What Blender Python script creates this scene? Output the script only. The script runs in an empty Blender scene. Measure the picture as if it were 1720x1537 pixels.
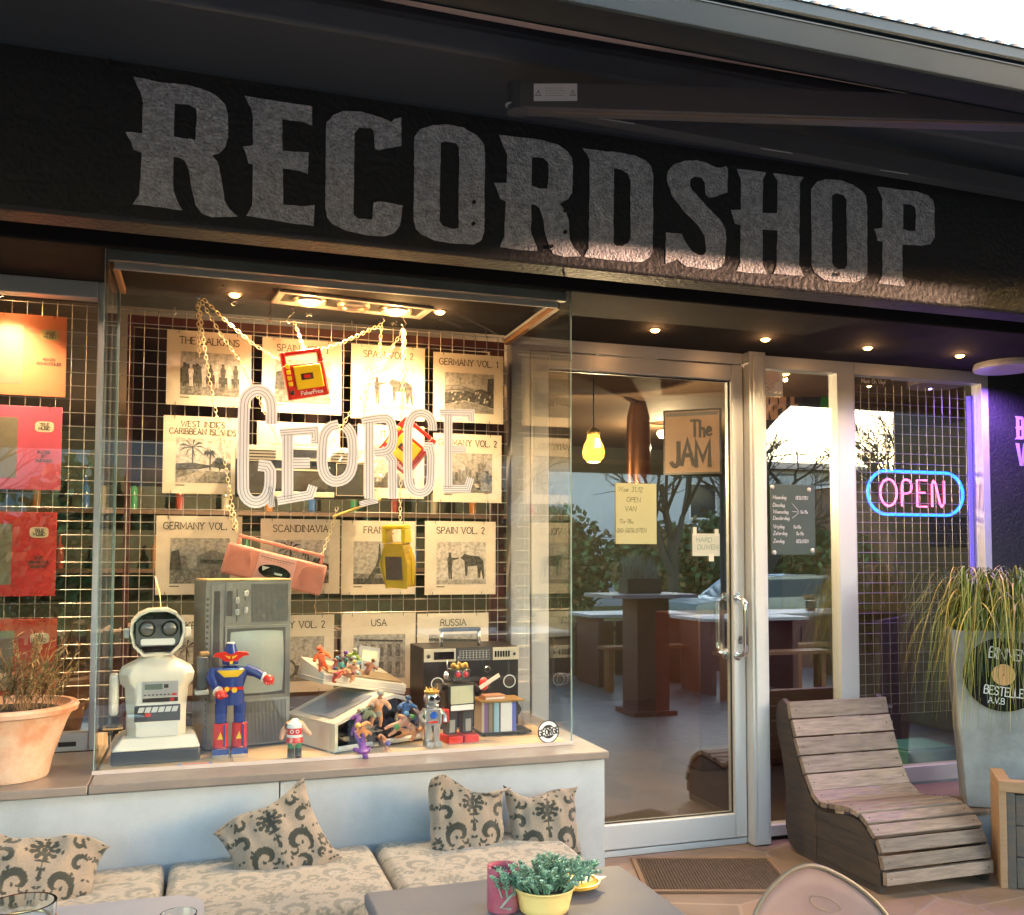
import bpy, bmesh, math, random
import numpy as np
from mathutils import Vector, Matrix
from mathutils.geometry import tessellate_polygon
R = math.radians
random.seed(7)
sc = bpy.context.scene
col = sc.collection

# ------------------------------------------------------------------ camera, sky, sun, exposure
CAMF, YAW, PIT, ROL, CX, CY, CH = 1584.0, R(17.968), R(2.854), R(0.07), 860.0, 859.7, 1.33
_cy, _sy, _cp, _sp = math.cos(YAW), math.sin(YAW), math.cos(PIT), math.sin(PIT)
_w = Vector((_sy*_cp, _cy*_cp, _sp)); _r = Vector((_cy, -_sy, 0)); _u = _r.cross(_w)
_R = _r*math.cos(ROL) + _u*math.sin(ROL); _U = -_r*math.sin(ROL) + _u*math.cos(ROL)
cd = bpy.data.cameras.new('camera'); cam = bpy.data.objects.new('camera', cd); col.objects.link(cam)
m = Matrix((( _R.x, _U.x, -_w.x, 0), (_R.y, _U.y, -_w.y, 0), (_R.z, _U.z, -_w.z, CH), (0, 0, 0, 1)))
cam.matrix_world = m
cd.sensor_width = 36; cd.lens = CAMF/1720*36; cd.shift_y = (CY-768.5)/1720; cd.clip_end = 500; cd.clip_start = .02
sc.camera = cam
world = bpy.data.worlds.new("World"); sc.world = world; world.use_nodes = True
nt = world.node_tree; bg = nt.nodes['Background']; sky = nt.nodes.new('ShaderNodeTexSky')
SUN_EL, SUN_AZ = 4.2, 118.0      # azimuth clockwise from +Y
sky.sky_type = 'NISHITA'; sky.sun_disc = False; sky.sun_elevation = R(SUN_EL); sky.sun_rotation = R(SUN_AZ)
sky.air_density = 1.0; sky.dust_density = 1.2; sky.ozone_density = 1.2
nt.links.new(sky.outputs[0], bg.inputs[0]); bg.inputs[1].default_value = 0.15
sl = bpy.data.lights.new('sun', 'SUN'); sl.energy = .55; sl.angle = R(2.5); sl.color = (1, .6, .42)
so = bpy.data.objects.new('sun', sl); col.objects.link(so)
_sd = Vector((math.sin(R(SUN_AZ))*math.cos(R(SUN_EL)), math.cos(R(SUN_AZ))*math.cos(R(SUN_EL)), math.sin(R(SUN_EL))))
so.rotation_euler = _sd.to_track_quat('Z', 'Y').to_euler(); so.location = (0, -5, 12)
sc.view_settings.view_transform = 'Standard'; sc.view_settings.look = 'None'; sc.view_settings.gamma = 1
sc.view_settings.exposure = 4.95
sc.cycles.max_bounces = 8; sc.cycles.transparent_max_bounces = 16; sc.cycles.glossy_bounces = 4; sc.cycles.diffuse_bounces = 3
sc.cycles.caustics_reflective = False; sc.cycles.caustics_refractive = False
sc.cycles.sample_clamp_indirect = 4

# ------------------------------------------------------------------ pixel of the photograph -> point on a real plane
def ray(px, py):
    return _w + _R*((px-CX)/CAMF) - _U*((py-CY)/CAMF)
def at(px, py, Y):
    d = ray(px, py); t = Y/d.y; return Vector((d.x*t, Y, CH+d.z*t))
def atz(px, py, Z):
    d = ray(px, py); t = (Z-CH)/d.z; return Vector((d.x*t, d.y*t, Z))
def atx(px, py, X):
    d = ray(px, py); t = X/d.x; return Vector((X, d.y*t, CH+d.z*t))

# ------------------------------------------------------------------ materials
MATS = {}
def glassmat(name, tint=(.93, .97, .95), base=.07, rough=0.0):
    mt = bpy.data.materials.new(name); mt.use_nodes = True; n = mt.node_tree; n.nodes.clear()
    out = n.nodes.new('ShaderNodeOutputMaterial'); mx = n.nodes.new('ShaderNodeMixShader')
    tr = n.nodes.new('ShaderNodeBsdfTransparent'); gl = n.nodes.new('ShaderNodeBsdfGlossy')
    geo = n.nodes.new('ShaderNodeNewGeometry'); dt = n.nodes.new('ShaderNodeVectorMath'); dt.operation = 'DOT_PRODUCT'
    n.links.new(geo.outputs['Incoming'], dt.inputs[0]); n.links.new(geo.outputs['Normal'], dt.inputs[1])
    def mth(op, a, b=None):
        k = n.nodes.new('ShaderNodeMath'); k.operation = op
        for i, v in enumerate((a, b)):
            if v is None: continue
            if isinstance(v, (int, float)): k.inputs[i].default_value = v
            else: n.links.new(v, k.inputs[i])
        return k.outputs[0]
    c = mth('ABSOLUTE', dt.outputs['Value']); c = mth('SUBTRACT', 1.0, c); c = mth('POWER', c, 5.0)
    c = mth('MULTIPLY', c, 1-base); c = mth('ADD', c, base)
    n.links.new(c, mx.inputs[0]); n.links.new(tr.outputs[0], mx.inputs[1]); n.links.new(gl.outputs[0], mx.inputs[2])
    tr.inputs[0].default_value = (*tint, 1); gl.inputs['Roughness'].default_value = rough; gl.inputs[0].default_value = (1, 1, 1, 1)
    n.links.new(mx.outputs[0], out.inputs[0]); MATS[name] = mt; return mt
def mat(name, c, rough=.6, metal=0, spec=.5, var=0, vs=8, bump=0, bs=60, emit=None, es=0, c2=None, stretch=None, coat=0, island=0, thr=None, det=4, trans=0, bd=.01):
    """c base colour; c2 second colour mixed by noise (scale vs, amount var); bump noise (bs); stretch = axis scaling; island = random value per piece"""
    if name in MATS: return MATS[name]
    mt = bpy.data.materials.new(name); mt.use_nodes = True; n = mt.node_tree; b = n.nodes['Principled BSDF']
    b.inputs['Roughness'].default_value = rough; b.inputs['Metallic'].default_value = metal
    b.inputs['Specular IOR Level'].default_value = spec; b.inputs['Coat Weight'].default_value = coat
    b.inputs['Base Color'].default_value = (*c, 1)
    if trans: b.inputs['Transmission Weight'].default_value = trans
    tc = n.nodes.new('ShaderNodeTexCoord'); src = tc.outputs['Object']
    if stretch:
        mp = n.nodes.new('ShaderNodeMapping'); mp.inputs['Scale'].default_value = stretch; n.links.new(src, mp.inputs[0]); src = mp.outputs[0]
    last = None
    if var:
        nz = n.nodes.new('ShaderNodeTexNoise'); nz.inputs['Scale'].default_value = vs; nz.inputs['Detail'].default_value = det; nz.inputs['Roughness'].default_value = .65
        n.links.new(src, nz.inputs[0])
        rp = n.nodes.new('ShaderNodeMapRange'); a, z = thr or (.3, .7); rp.inputs[1].default_value = a; rp.inputs[2].default_value = z
        rp.inputs[3].default_value = 0; rp.inputs[4].default_value = var; n.links.new(nz.outputs[0], rp.inputs[0])
        mx = n.nodes.new('ShaderNodeMix'); mx.data_type = 'RGBA'; mx.inputs[6].default_value = (*c, 1)
        mx.inputs[7].default_value = (*(c2 or tuple(v*.45 for v in c)), 1); n.links.new(rp.outputs[0], mx.inputs[0]); last = mx.outputs[2]
        rr = n.nodes.new('ShaderNodeMapRange'); rr.inputs[3].default_value = max(0, rough-.12*var); rr.inputs[4].default_value = min(1, rough+.15*var)
        n.links.new(nz.outputs[0], rr.inputs[0]); n.links.new(rr.outputs[0], b.inputs['Roughness'])
    if island:
        g = n.nodes.new('ShaderNodeNewGeometry'); hs = n.nodes.new('ShaderNodeHueSaturation')
        mr = n.nodes.new('ShaderNodeMapRange'); mr.inputs[3].default_value = 1-island; mr.inputs[4].default_value = 1+island
        n.links.new(g.outputs['Random Per Island'], mr.inputs[0]); n.links.new(mr.outputs[0], hs.inputs['Value'])
        if last: n.links.new(last, hs.inputs['Color'])
        else: hs.inputs['Color'].default_value = (*c, 1)
        last = hs.outputs[0]
    if last: n.links.new(last, b.inputs['Base Color'])
    if bump:
        nb = n.nodes.new('ShaderNodeTexNoise'); nb.inputs['Scale'].default_value = bs; nb.inputs['Detail'].default_value = 5; n.links.new(src, nb.inputs[0])
        bp = n.nodes.new('ShaderNodeBump'); bp.inputs['Strength'].default_value = bump; bp.inputs['Distance'].default_value = bd
        n.links.new(nb.outputs[0], bp.inputs['Height']); n.links.new(bp.outputs[0], b.inputs['Normal'])
    if emit: b.inputs['Emission Color'].default_value = (*emit, 1); b.inputs['Emission Strength'].default_value = es
    MATS[name] = mt; return mt
def vcmat(name, rough=.85, bump=.3, bs=300):
    mt = mat(name, (.5, .5, .5), rough, bump=bump, bs=bs, spec=.3); n = mt.node_tree
    a = n.nodes.new('ShaderNodeVertexColor'); a.layer_name = 'Col'; n.links.new(a.outputs[0], n.nodes['Principled BSDF'].inputs['Base Color']); 
    n.nodes['Principled BSDF'].inputs['Sheen Weight'].default_value = .3
    return mt

# ------------------------------------------------------------------ mesh builder
class MB:
    def __init__(s): s.v = []; s.f = []; s.m = []; s.mats = []; s.M = [Matrix.Identity(4)]; s.cur = 0
    def use(s, mt):
        if mt not in s.mats: s.mats.append(mt)
        s.cur = s.mats.index(mt); return s
    def push(s, M): s.M.append(s.M[-1] @ M)
    def pop(s): s.M.pop()
    def add(s, vs, fs):
        b = len(s.v); M = s.M[-1]; s.v += [tuple(M @ Vector(p)) for p in vs]
        s.f += [tuple(b+i for i in f) for f in fs]; s.m += [s.cur]*len(fs)
    def box(s, a, b):
        x0, y0, z0 = a; x1, y1, z1 = b
        x0, x1 = min(x0, x1), max(x0, x1); y0, y1 = min(y0, y1), max(y0, y1); z0, z1 = min(z0, z1), max(z0, z1)
        s.add([(x0,y0,z0),(x1,y0,z0),(x1,y1,z0),(x0,y1,z0),(x0,y0,z1),(x1,y0,z1),(x1,y1,z1),(x0,y1,z1)],
              [(0,3,2,1),(4,5,6,7),(0,1,5,4),(1,2,6,5),(2,3,7,6),(3,0,4,7)])
    def frame(s, x0, z0, x1, z1, wl, wr, wb, wt, y0, y1):   # four butted bars of a rectangular frame in the XZ plane
        s.box((x0,y0,z0),(x0+wl,y1,z1)); s.box((x1-wr,y0,z0),(x1,y1,z1))
        s.box((x0+wl,y0,z0),(x1-wr,y1,z0+wb)); s.box((x0+wl,y0,z1-wt),(x1-wr,y1,z1))
    def tube(s, pts, r, n=8, closed=False, cap=True):
        pts = [Vector(p) for p in pts]; N = len(pts); rs = r if isinstance(r, (list, tuple)) else [r]*N
        up = Vector((0,0,1)); rings = []; prev = None
        for i, p in enumerate(pts):
            if closed: t = pts[(i+1)%N]-pts[i-1]
            else: t = pts[min(i+1,N-1)]-pts[max(i-1,0)]
            if t.length < 1e-9: t = Vector((0,0,1))
            t.normalize()
            if prev is None: a = t.orthogonal().normalized()
            else:
                a = prev - t*prev.dot(t)
                a = a.normalized() if a.length > 1e-6 else t.orthogonal().normalized()
            prev = a; b = t.cross(a)
            rings.append([p+a*math.cos(2*math.pi*k/n)*rs[i]+b*math.sin(2*math.pi*k/n)*rs[i] for k in range(n)])
        vs = [q for g in rings for q in g]; fs = []
        for i in range(N if closed else N-1):
            j = (i+1) % N
            for k in range(n): fs.append((i*n+k, i*n+(k+1)%n, j*n+(k+1)%n, j*n+k))
        if cap and not closed: fs += [tuple(range(n-1,-1,-1)), tuple((N-1)*n+k for k in range(n))]
        s.add(vs, fs)
    def lathe(s, prof, c=(0,0,0), n=24, sx=1, sy=1):        # profile (r,z) about Z
        vs = []; fs = []; K = len(prof)
        for r, z in prof:
            for k in range(n): a = 2*math.pi*k/n; vs.append((c[0]+r*math.cos(a)*sx, c[1]+r*math.sin(a)*sy, c[2]+z))
        for i in range(K-1):
            for k in range(n): fs.append((i*n+k, i*n+(k+1)%n, (i+1)*n+(k+1)%n, (i+1)*n+k))
        if prof[0][0] > 1e-6: fs.append(tuple(range(n-1,-1,-1)))
        if prof[-1][0] > 1e-6: fs.append(tuple((K-1)*n+k for k in range(n)))
        s.add(vs, fs)
    def cyl(s, p0, p1, r, r1=None, n=16):
        s.tube([p0, p1], [r, r if r1 is None else r1], n)
    def ball(s, c, r, n=12, k=8):
        rx, ry, rz = r if isinstance(r, (tuple, list)) else (r, r, r)
        vs = [(c[0], c[1], c[2]-rz)]; fs = []
        for i in range(1, k):
            a = -math.pi/2+math.pi*i/k
            for j in range(n): b = 2*math.pi*j/n; vs.append((c[0]+rx*math.cos(a)*math.cos(b), c[1]+ry*math.cos(a)*math.sin(b), c[2]+rz*math.sin(a)))
        vs.append((c[0], c[1], c[2]+rz)); T = len(vs)-1
        for j in range(n):
            fs.append((0, 1+(j+1)%n, 1+j)); fs.append((T, T-n+j, T-n+(j+1)%n))
            for i in range(k-2): a = 1+i*n; fs.append((a+j, a+(j+1)%n, a+n+(j+1)%n, a+n+j))
        s.add(vs, fs)
    def prism(s, poly, y0, y1, holes=()):                  # polygon in XZ extruded along Y (y0 = front)
        rings = [list(poly)]+[list(h) for h in holes]
        flat = [p for r in rings for p in r]; n = len(flat)
        tri = tessellate_polygon([[Vector((p[0], p[1], 0)) for p in r] for r in rings])
        vs = [(p[0], y0, p[1]) for p in flat]+[(p[0], y1, p[1]) for p in flat]; fs = []
        for t in tri:
            a, b, c = [Vector((flat[i][0], flat[i][1], 0)) for i in t]
            if (b-a).cross(c-a).z < 0: t = t[::-1]
            fs.append(tuple(t)); fs.append(tuple(i+n for i in t[::-1]))
        o = 0
        for ri, r in enumerate(rings):
            k = len(r); ar = sum(r[i][0]*r[(i+1)%k][1]-r[(i+1)%k][0]*r[i][1] for i in range(k))
            fl = (ar > 0) != (ri > 0)
            for i in range(k):
                a, b = o+i, o+(i+1)%k
                fs.append((a, a+n, b+n, b) if not fl else (a, b, b+n, a+n)) if True else None
            o += k
        s.add(vs, fs)
    def ribbon(s, pts, a, b, y, closed=False, cap=0):      # flat strip between offsets a..b of a polyline in XZ at depth y
        P = [Vector((p[0], p[1])) for p in pts]; N = len(P); vs = []
        for i in range(N):
            d0 = (P[i]-P[i-1]) if (i > 0 or closed) else (P[1]-P[0])
            d1 = (P[(i+1)%N]-P[i]) if (i < N-1 or closed) else d0
            if d0.length < 1e-9: d0 = d1
            if d1.length < 1e-9: d1 = d0
            d0 = d0.normalized(); d1 = d1.normalized(); n0 = Vector((-d0.y, d0.x)); n1 = Vector((-d1.y, d1.x)); nn = n0+n1
            if nn.length < .3: nn = n0
            nn.normalize(); k = 1/max(.45, nn.dot(n0)); e = Vector((0,0))
            if cap and not closed and i == 0: e = -d1*cap
            if cap and not closed and i == N-1: e = d0*cap
            for o in (a, b): q = P[i]+nn*o*k+e; vs.append((q.x, y, q.y))
        fs = []
        for i in range(N if closed else N-1):
            j = (i+1) % N; fs.append((2*i, 2*j, 2*j+1, 2*i+1)[::-1])
        s.add(vs, fs)
    def build(s, name, parent=None, mt=None, bevel=0, smooth=35, loc=None, seg=2):
        me = bpy.data.meshes.new(name); me.from_pydata(s.v, [], s.f); me.validate()
        for q in (s.mats or [mt]): me.materials.append(q)
        if s.mats and len(me.polygons) == len(s.m): me.polygons.foreach_set('material_index', s.m)
        me.polygons.foreach_set('use_smooth', [True]*len(me.polygons))
        me.set_sharp_from_angle(angle=R(smooth)); me.update()
        o = bpy.data.objects.new(name, me); col.objects.link(o)
        if parent: o.parent = parent
        if loc is not None: o.location = loc
        if bevel:
            md = o.modifiers.new('bevel', 'BEVEL'); md.width = bevel; md.segments = seg; md.limit_method = 'ANGLE'; md.angle_limit = R(40)
        return o
def bm(mt): b = MB(); b.use(mt); return b
def thing(name, label, cat, loc=(0,0,0), rz=0, group=None, rot=None):
    o = bpy.data.objects.new(name, None); col.objects.link(o); o.empty_display_size = .05
    o.location = loc; o.rotation_euler = rot or (0,0,rz); return tag(o, label, cat, group)
def tag(o, label, cat, group=None, kind=None):
    if label: o['label'] = label
    if cat: o['category'] = cat
    if group: o['group'] = group
    if kind: o['kind'] = kind
    return o
def struct(o, label=None, cat=None, kind='structure'):
    o['kind'] = kind
    if label: o['label'] = label
    if cat: o['category'] = cat
    return o
def dup(root, loc=None, rz=None, label=None):
    r = root.copy(); col.objects.link(r)
    if loc is not None: r.location = loc
    if rz is not None: r.rotation_euler = (0,0,rz)
    if label: r['label'] = label
    def rec(src, dst):
        for ch in src.children:
            c = ch.copy(); col.objects.link(c); c.parent = dst; rec(ch, c)
    rec(root, r); return r

# ------------------------------------------------------------------ stroke lettering
GL = {'A':(.8,"0,0 .4,1 .8,0|.15,.38 .65,.38"),'B':(.68,"0,0 0,1 .42,1 .58,.92 .58,.6 .42,.53 0,.53|.42,.53 .66,.42 .66,.1 .48,0 0,0"),
'C':(.78,".76,.78 .64,.94 .4,1 .16,.92 0,.65 0,.35 .16,.08 .4,0 .64,.06 .76,.22"),'D':(.76,"0,0 0,1 .4,1 .66,.86 .76,.5 .66,.14 .4,0 0,0"),
'E':(.6,".6,1 0,1 0,0 .6,0|0,.52 .48,.52"),'F':(.58,".58,1 0,1 0,0|0,.52 .46,.52"),'G':(.8,".76,.8 .62,.95 .4,1 .16,.92 0,.65 0,.35 .16,.08 .42,0 .66,.06 .78,.2 .78,.46 .48,.46"),
'H':(.74,"0,0 0,1|.74,0 .74,1|0,.52 .74,.52"),'I':(.1,".05,0 .05,1"),'J':(.5,".48,1 .48,.2 .36,.02 .16,0 0,.14"),'K':(.68,"0,0 0,1|.64,1 0,.42|.2,.6 .68,0"),
'L':(.56,"0,1 0,0 .56,0"),'M':(.9,"0,0 0,1 .45,.25 .9,1 .9,0"),'N':(.76,"0,0 0,1 .76,0 .76,1"),'O':(.84,".42,1 .7,.9 .84,.5 .7,.1 .42,0 .14,.1 0,.5 .14,.9 .42,1"),
'P':(.62,"0,0 0,1 .42,1 .6,.88 .6,.6 .42,.48 0,.48"),'Q':(.84,".42,1 .7,.9 .84,.5 .7,.1 .42,0 .14,.1 0,.5 .14,.9 .42,1|.5,.25 .84,-.08"),
'R':(.68,"0,0 0,1 .42,1 .6,.88 .6,.62 .42,.5 0,.5|.36,.5 .68,0"),'S':(.62,".58,.84 .44,.98 .18,1 .02,.84 .04,.64 .3,.52 .56,.4 .62,.2 .46,.02 .18,0 0,.16"),
'T':(.7,"0,1 .7,1|.35,1 .35,0"),'U':(.74,"0,1 0,.25 .14,.03 .37,0 .6,.03 .74,.25 .74,1"),'V':(.76,"0,1 .38,0 .76,1"),'W':(1.1,"0,1 .27,0 .55,.9 .83,0 1.1,1"),
'X':(.7,"0,0 .7,1|0,1 .7,0"),'Y':(.72,"0,1 .36,.5 .72,1|.36,.5 .36,0"),'Z':(.66,"0,1 .66,1 0,0 .66,0"),
'0':(.6,".3,1 .52,.88 .6,.5 .52,.12 .3,0 .08,.12 0,.5 .08,.88 .3,1"),'1':(.3,"0,.75 .25,1 .25,0"),'2':(.58,".02,.78 .14,.96 .36,1 .54,.86 .54,.66 0,0 .58,0"),
'3':(.56,".02,.9 .3,1 .52,.86 .5,.62 .24,.53 .52,.42 .56,.18 .34,0 0,.1"),'4':(.6,".45,0 .45,1 0,.3 .6,.3"),'8':(.56,".28,.53 .06,.66 .06,.88 .28,1 .5,.88 .5,.66 .28,.53 0,.36 .02,.1 .28,0 .54,.1 .56,.36 .28,.53"),
'9':(.56,".52,.66 .3,.5 .08,.58 .04,.86 .28,1 .5,.9 .52,.6 .4,.1 .14,0"),'-':(.35,"0,.45 .35,.45"),'.':(.1,"0,0 .08,0 .08,.08 0,.08 0,0"),'/':(.4,"0,0 .4,1"),'>':(.4,"0,1 .4,.5 0,0"),
'a':(.5,".45,.5 .25,.55 .05,.4 .03,.15 .2,0 .4,.1 .47,.5 .5,0"),'b':(.5,"0,1 0,0 .3,0 .5,.2 .45,.45 .2,.55 0,.4"),'c':(.45,".43,.45 .25,.55 .03,.4 .03,.12 .22,0 .43,.08"),'d':(.5,".48,1 .48,0 .2,0 .02,.2 .05,.45 .25,.55 .47,.4"),
'e':(.48,".05,.28 .46,.3 .38,.5 .2,.55 .03,.38 .05,.1 .25,0 .45,.08"),'f':(.35,".35,.95 .2,1 .12,.85 .12,0|0,.55 .3,.55"),'g':(.5,".46,.5 .2,.55 .03,.4 .05,.12 .25,.03 .46,.2 .46,.5 .44,-.25 .25,-.35 .03,-.25"),
'h':(.48,"0,1 0,0|0,.4 .22,.55 .44,.45 .46,0"),'i':(.1,".05,.5 .05,0|.05,.7 .05,.76"),'j':(.3,".22,.5 .2,-.25 0,-.3|.22,.7 .22,.76"),'k':(.42,"0,1 0,0|.38,.52 0,.22|.12,.3 .42,0"),'l':(.1,".05,1 .05,0"),
'm':(.75,"0,.52 0,0|0,.4 .2,.55 .36,.45 .37,0|.37,.4 .55,.55 .72,.45 .74,0"),'n':(.46,"0,.52 0,0|0,.4 .22,.55 .42,.45 .45,0"),'o':(.48,".24,.55 .05,.42 .03,.15 .24,0 .45,.15 .43,.42 .24,.55"),'p':(.48,"0,.52 0,-.35|0,.4 .25,.55 .46,.4 .44,.12 .22,0 0,.12"),
'r':(.35,"0,.52 0,0|0,.35 .15,.53 .34,.5"),'s':(.4,".38,.45 .18,.55 .04,.42 .35,.15 .2,0 .02,.08"),'t':(.35,".14,.9 .14,.1 .3,0|0,.6 .32,.6"),'u':(.46,"0,.52 .02,.1 .2,0 .42,.15 .45,.52|.45,.52 .46,0"),'v':(.42,"0,.52 .2,0 .42,.52"),
'w':(.6,"0,.52 .15,0 .3,.45 .45,0 .6,.52"),'y':(.44,"0,.52 .2,.05|.44,.52 .1,-.35"),'z':(.42,"0,.52 .4,.52 0,0 .42,0"),' ':(.4,""),"'":(.1,".05,1 .05,.8"),'&':(.6,"0,.5 .6,.5"),'x':(.4,"0,.52 .4,0|0,0 .4,.52")}
def glyph(ch):
    w, s = GL.get(ch, GL['O']); 
    return w, [[tuple(map(float, q.split(','))) for q in st.split()] for st in s.split('|') if st.strip()]
def smoothpl(P, it=1):
    for _ in range(it):
        if len(P) < 4: return P
        Q = [P[0]]
        for a, b in zip(P[:-1], P[1:]): Q += [(a[0]*.75+b[0]*.25, a[1]*.75+b[1]*.25), (a[0]*.25+b[0]*.75, a[1]*.25+b[1]*.75)]
        P = Q+[P[-1]]
    return P
def textw(t, h, sp=.22, xs=1): return sum((glyph(c)[0]*xs+sp)*h for c in t)-sp*h
def text(mb, t, x, z, h, y, sw=.1, align='c', sp=.22, serif=0, slant=0, jit=0, xs=1, rnd=True):
    """stroke text in the XZ plane; sw = stroke width as share of the height h"""
    W = textw(t, h, sp, xs); cx = x-W/2 if align == 'c' else (x if align == 'l' else x-W); k = 0
    for c in t:
        w, st = glyph(c); dz = random.uniform(-jit, jit)*h
        for P in st:
            Q = [(p[0]*xs, p[1]) for p in P]
            if rnd and c in 'CGOSBDPRQJU0236789abcdeghmnopqrsuy': Q = [Q[0]]+smoothpl(Q, 1)[1:-1]+[Q[-1]] if len(Q) > 3 else Q
            Q = [(cx+p[0]*h+slant*p[1]*h, z+p[1]*h+dz) for p in Q]
            mb.ribbon(Q, -sw*h/2, sw*h/2, y-k*.00004, cap=sw*h/2*(0 if serif else .8)); k += 1
            if serif and c not in ' .-':
                for e in (P[0], P[-1]):
                    if (abs(e[1]) < .01 or abs(e[1]-1) < .01) and c not in 'COSQ0238GUBD' or (c in 'BDPR' and e == P[0]):
                        if c in 'EFLTZ' and abs(e[0]) > .01 and not (c == 'T' and abs(e[1]) < .01): continue
                        X = cx+e[0]*xs*h; Z = z+e[1]*h+(sw*h*.3 if e[1] < .5 else -sw*h*.3)+dz
                        mb.ribbon([(X-.17*h, Z), (X+.17*h, Z)], -sw*h*.3, sw*h*.3, y-k*.00004); k += 1
        cx += (w*xs+sp)*h

# ------------------------------------------------------------------ the materials of the place
alu = mat('brushed aluminium', (.55, .56, .58), .42, .35, var=.2, vs=3, c2=(.48, .48, .49), bump=.03, bs=200)
alud = mat('dull aluminium', (.3, .3, .29), .45, .5, var=.3, vs=5)
chrome = mat('polished steel', (.75, .75, .76), .12, 1.0)
wallblk = mat('black textured paint', (.018, .018, .02), .55, spec=.5, var=.6, vs=5, c2=(.03, .028, .027), bump=.8, bs=55, bd=.008)
soffitm = mat('dark soffit paint', (.022, .019, .018), .85, spec=.2, var=.6, vs=4, c2=(.015, .013, .013), bump=.5, bs=90, bd=.003)
silver = mat('silver letter paint', (.96, .96, .98), .36, .1, spec=.7, var=.9, vs=55, c2=(.34, .34, .38), bump=1.0, bs=105, bd=.02)
stonegrey = mat('blue grey stone panel', (.42, .455, .50), .6, var=1, vs=2.6, c2=(.28, .31, .345), bump=.15, bs=150, bd=.003, det=8)
ledgem = mat('weathered ledge stone', (.27, .22, .19), .3, var=1, vs=3, c2=(.15, .125, .115), bump=.1, bs=60, bd=.003, det=8)
board = mat('pale plywood board', (.52, .38, .22), .6, var=.6, vs=4, c2=(.42, .28, .16), stretch=(1, 8, 1), bump=.1, bs=80, bd=.002)
blackm = mat('black plastic', (.02, .02, .022), .4, var=.3, vs=20, c2=(.035, .035, .035))
awnfab = mat('grey awning fabric', (.5, .43, .44), .85, spec=.2, var=.5, vs=1.6, c2=(.58, .48, .47), bump=.3, bs=500, bd=.001)
awnmet = mat('anthracite powder coat', (.02, .031, .04), .6, spec=.25, var=.5, vs=3, c2=(.014, .023, .031), bump=.2, bs=400, bd=.001)
awndark = mat('dark blue cassette metal', (.07, .085, .10), .45, var=.3, vs=4, c2=(.07, .08, .09))
paneglass = glassmat('window glass', (.9, .93, .92), .17)
caseglass = glassmat('display case glass', (.97, .985, .98), .055)
glassedge = mat('green glass edge', (.28, .4, .4), .2, var=.3, vs=10)
paper = mat('cream card', (.60, .53, .43), .75, var=.6, vs=9, c2=(.50, .42, .32), bump=.1, bs=90, bd=.001)
ink = mat('dark ink', (.06, .055, .05), .8)
white = mat('white print', (.75, .75, .75), .6)
wire = mat('galvanised wire', (.5, .46, .42), .35, .85)
warm = (1, .68, .36)
def glow(name, c, s): return mat(name, c, .4, emit=c, es=s*.36)
bulbm = glow('lit warm bulb', (1, .5, .14), 2.2)
ringbulb = glow('lit ring lamp', (1, .62, .25), 3.0)

# ------------------------------------------------------------------ ground
def slabmat():
    mt = mat('irregular brown stone slabs', (.2, .13, .09), .5, bump=.25, bs=25, bd=.004); n = mt.node_tree; b = n.nodes['Principled BSDF']
    tc = n.nodes.new('ShaderNodeTexCoord'); mp = n.nodes.new('ShaderNodeMapping'); mp.inputs['Rotation'].default_value = (0,0,.5); n.links.new(tc.outputs['Object'], mp.inputs[0])
    vo = n.nodes.new('ShaderNodeTexVoronoi'); vo.feature = 'DISTANCE_TO_EDGE'; vo.inputs['Scale'].default_value = 2.1; vo.inputs['Randomness'].default_value = 1
    vc = n.nodes.new('ShaderNodeTexVoronoi'); vc.inputs['Scale'].default_value = 2.1; vc.inputs['Randomness'].default_value = 1
    for v in (vo, vc): n.links.new(mp.outputs[0], v.inputs['Vector'])
    nz = n.nodes.new('ShaderNodeTexNoise'); nz.inputs['Scale'].default_value = 5; nz.inputs['Detail'].default_value = 8; n.links.new(tc.outputs['Object'], nz.inputs[0])
    bw = n.nodes.new('ShaderNodeSeparateColor'); n.links.new(vc.outputs['Color'], bw.inputs[0])
    cr = n.nodes.new('ShaderNodeValToRGB'); e = cr.color_ramp.elements; e[0].color = (.075, .06, .052, 1); e[1].color = (.25, .165, .11, 1)
    ad = n.nodes.new('ShaderNodeMath'); ad.operation = 'MULTIPLY_ADD'; ad.inputs[1].default_value = .55; n.links.new(bw.outputs[0], ad.inputs[0])
    s2 = n.nodes.new('ShaderNodeMath'); s2.operation = 'MULTIPLY'; s2.inputs[1].default_value = .6; n.links.new(nz.outputs[0], s2.inputs[0]); n.links.new(s2.outputs[0], ad.inputs[2])
    n.links.new(ad.outputs[0], cr.inputs[0])
    mr = n.nodes.new('ShaderNodeMapRange'); mr.inputs[1].default_value = .004; mr.inputs[2].default_value = .018; n.links.new(vo.outputs[0], mr.inputs[0])
    mx = n.nodes.new('ShaderNodeMix'); mx.data_type = 'RGBA'; mx.inputs[6].default_value = (.22, .17, .135, 1); n.links.new(mr.outputs[0], mx.inputs[0]); n.links.new(cr.outputs[0], mx.inputs[7])
    n.links.new(mx.outputs[2], b.inputs['Base Color']); return mt
slabs = slabmat()
clinker = mat('clinker paving', (.13, .11, .12), .5, bump=.4, bs=40, bd=.004)
_n = clinker.node_tree; _k = _n.nodes.new('ShaderNodeTexBrick'); _c = _n.nodes.new('ShaderNodeTexCoord'); _n.links.new(_c.outputs['Object'], _k.inputs['Vector']); _n.links.new(_k.outputs[0], _n.nodes['Principled BSDF'].inputs['Base Color'])
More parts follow.
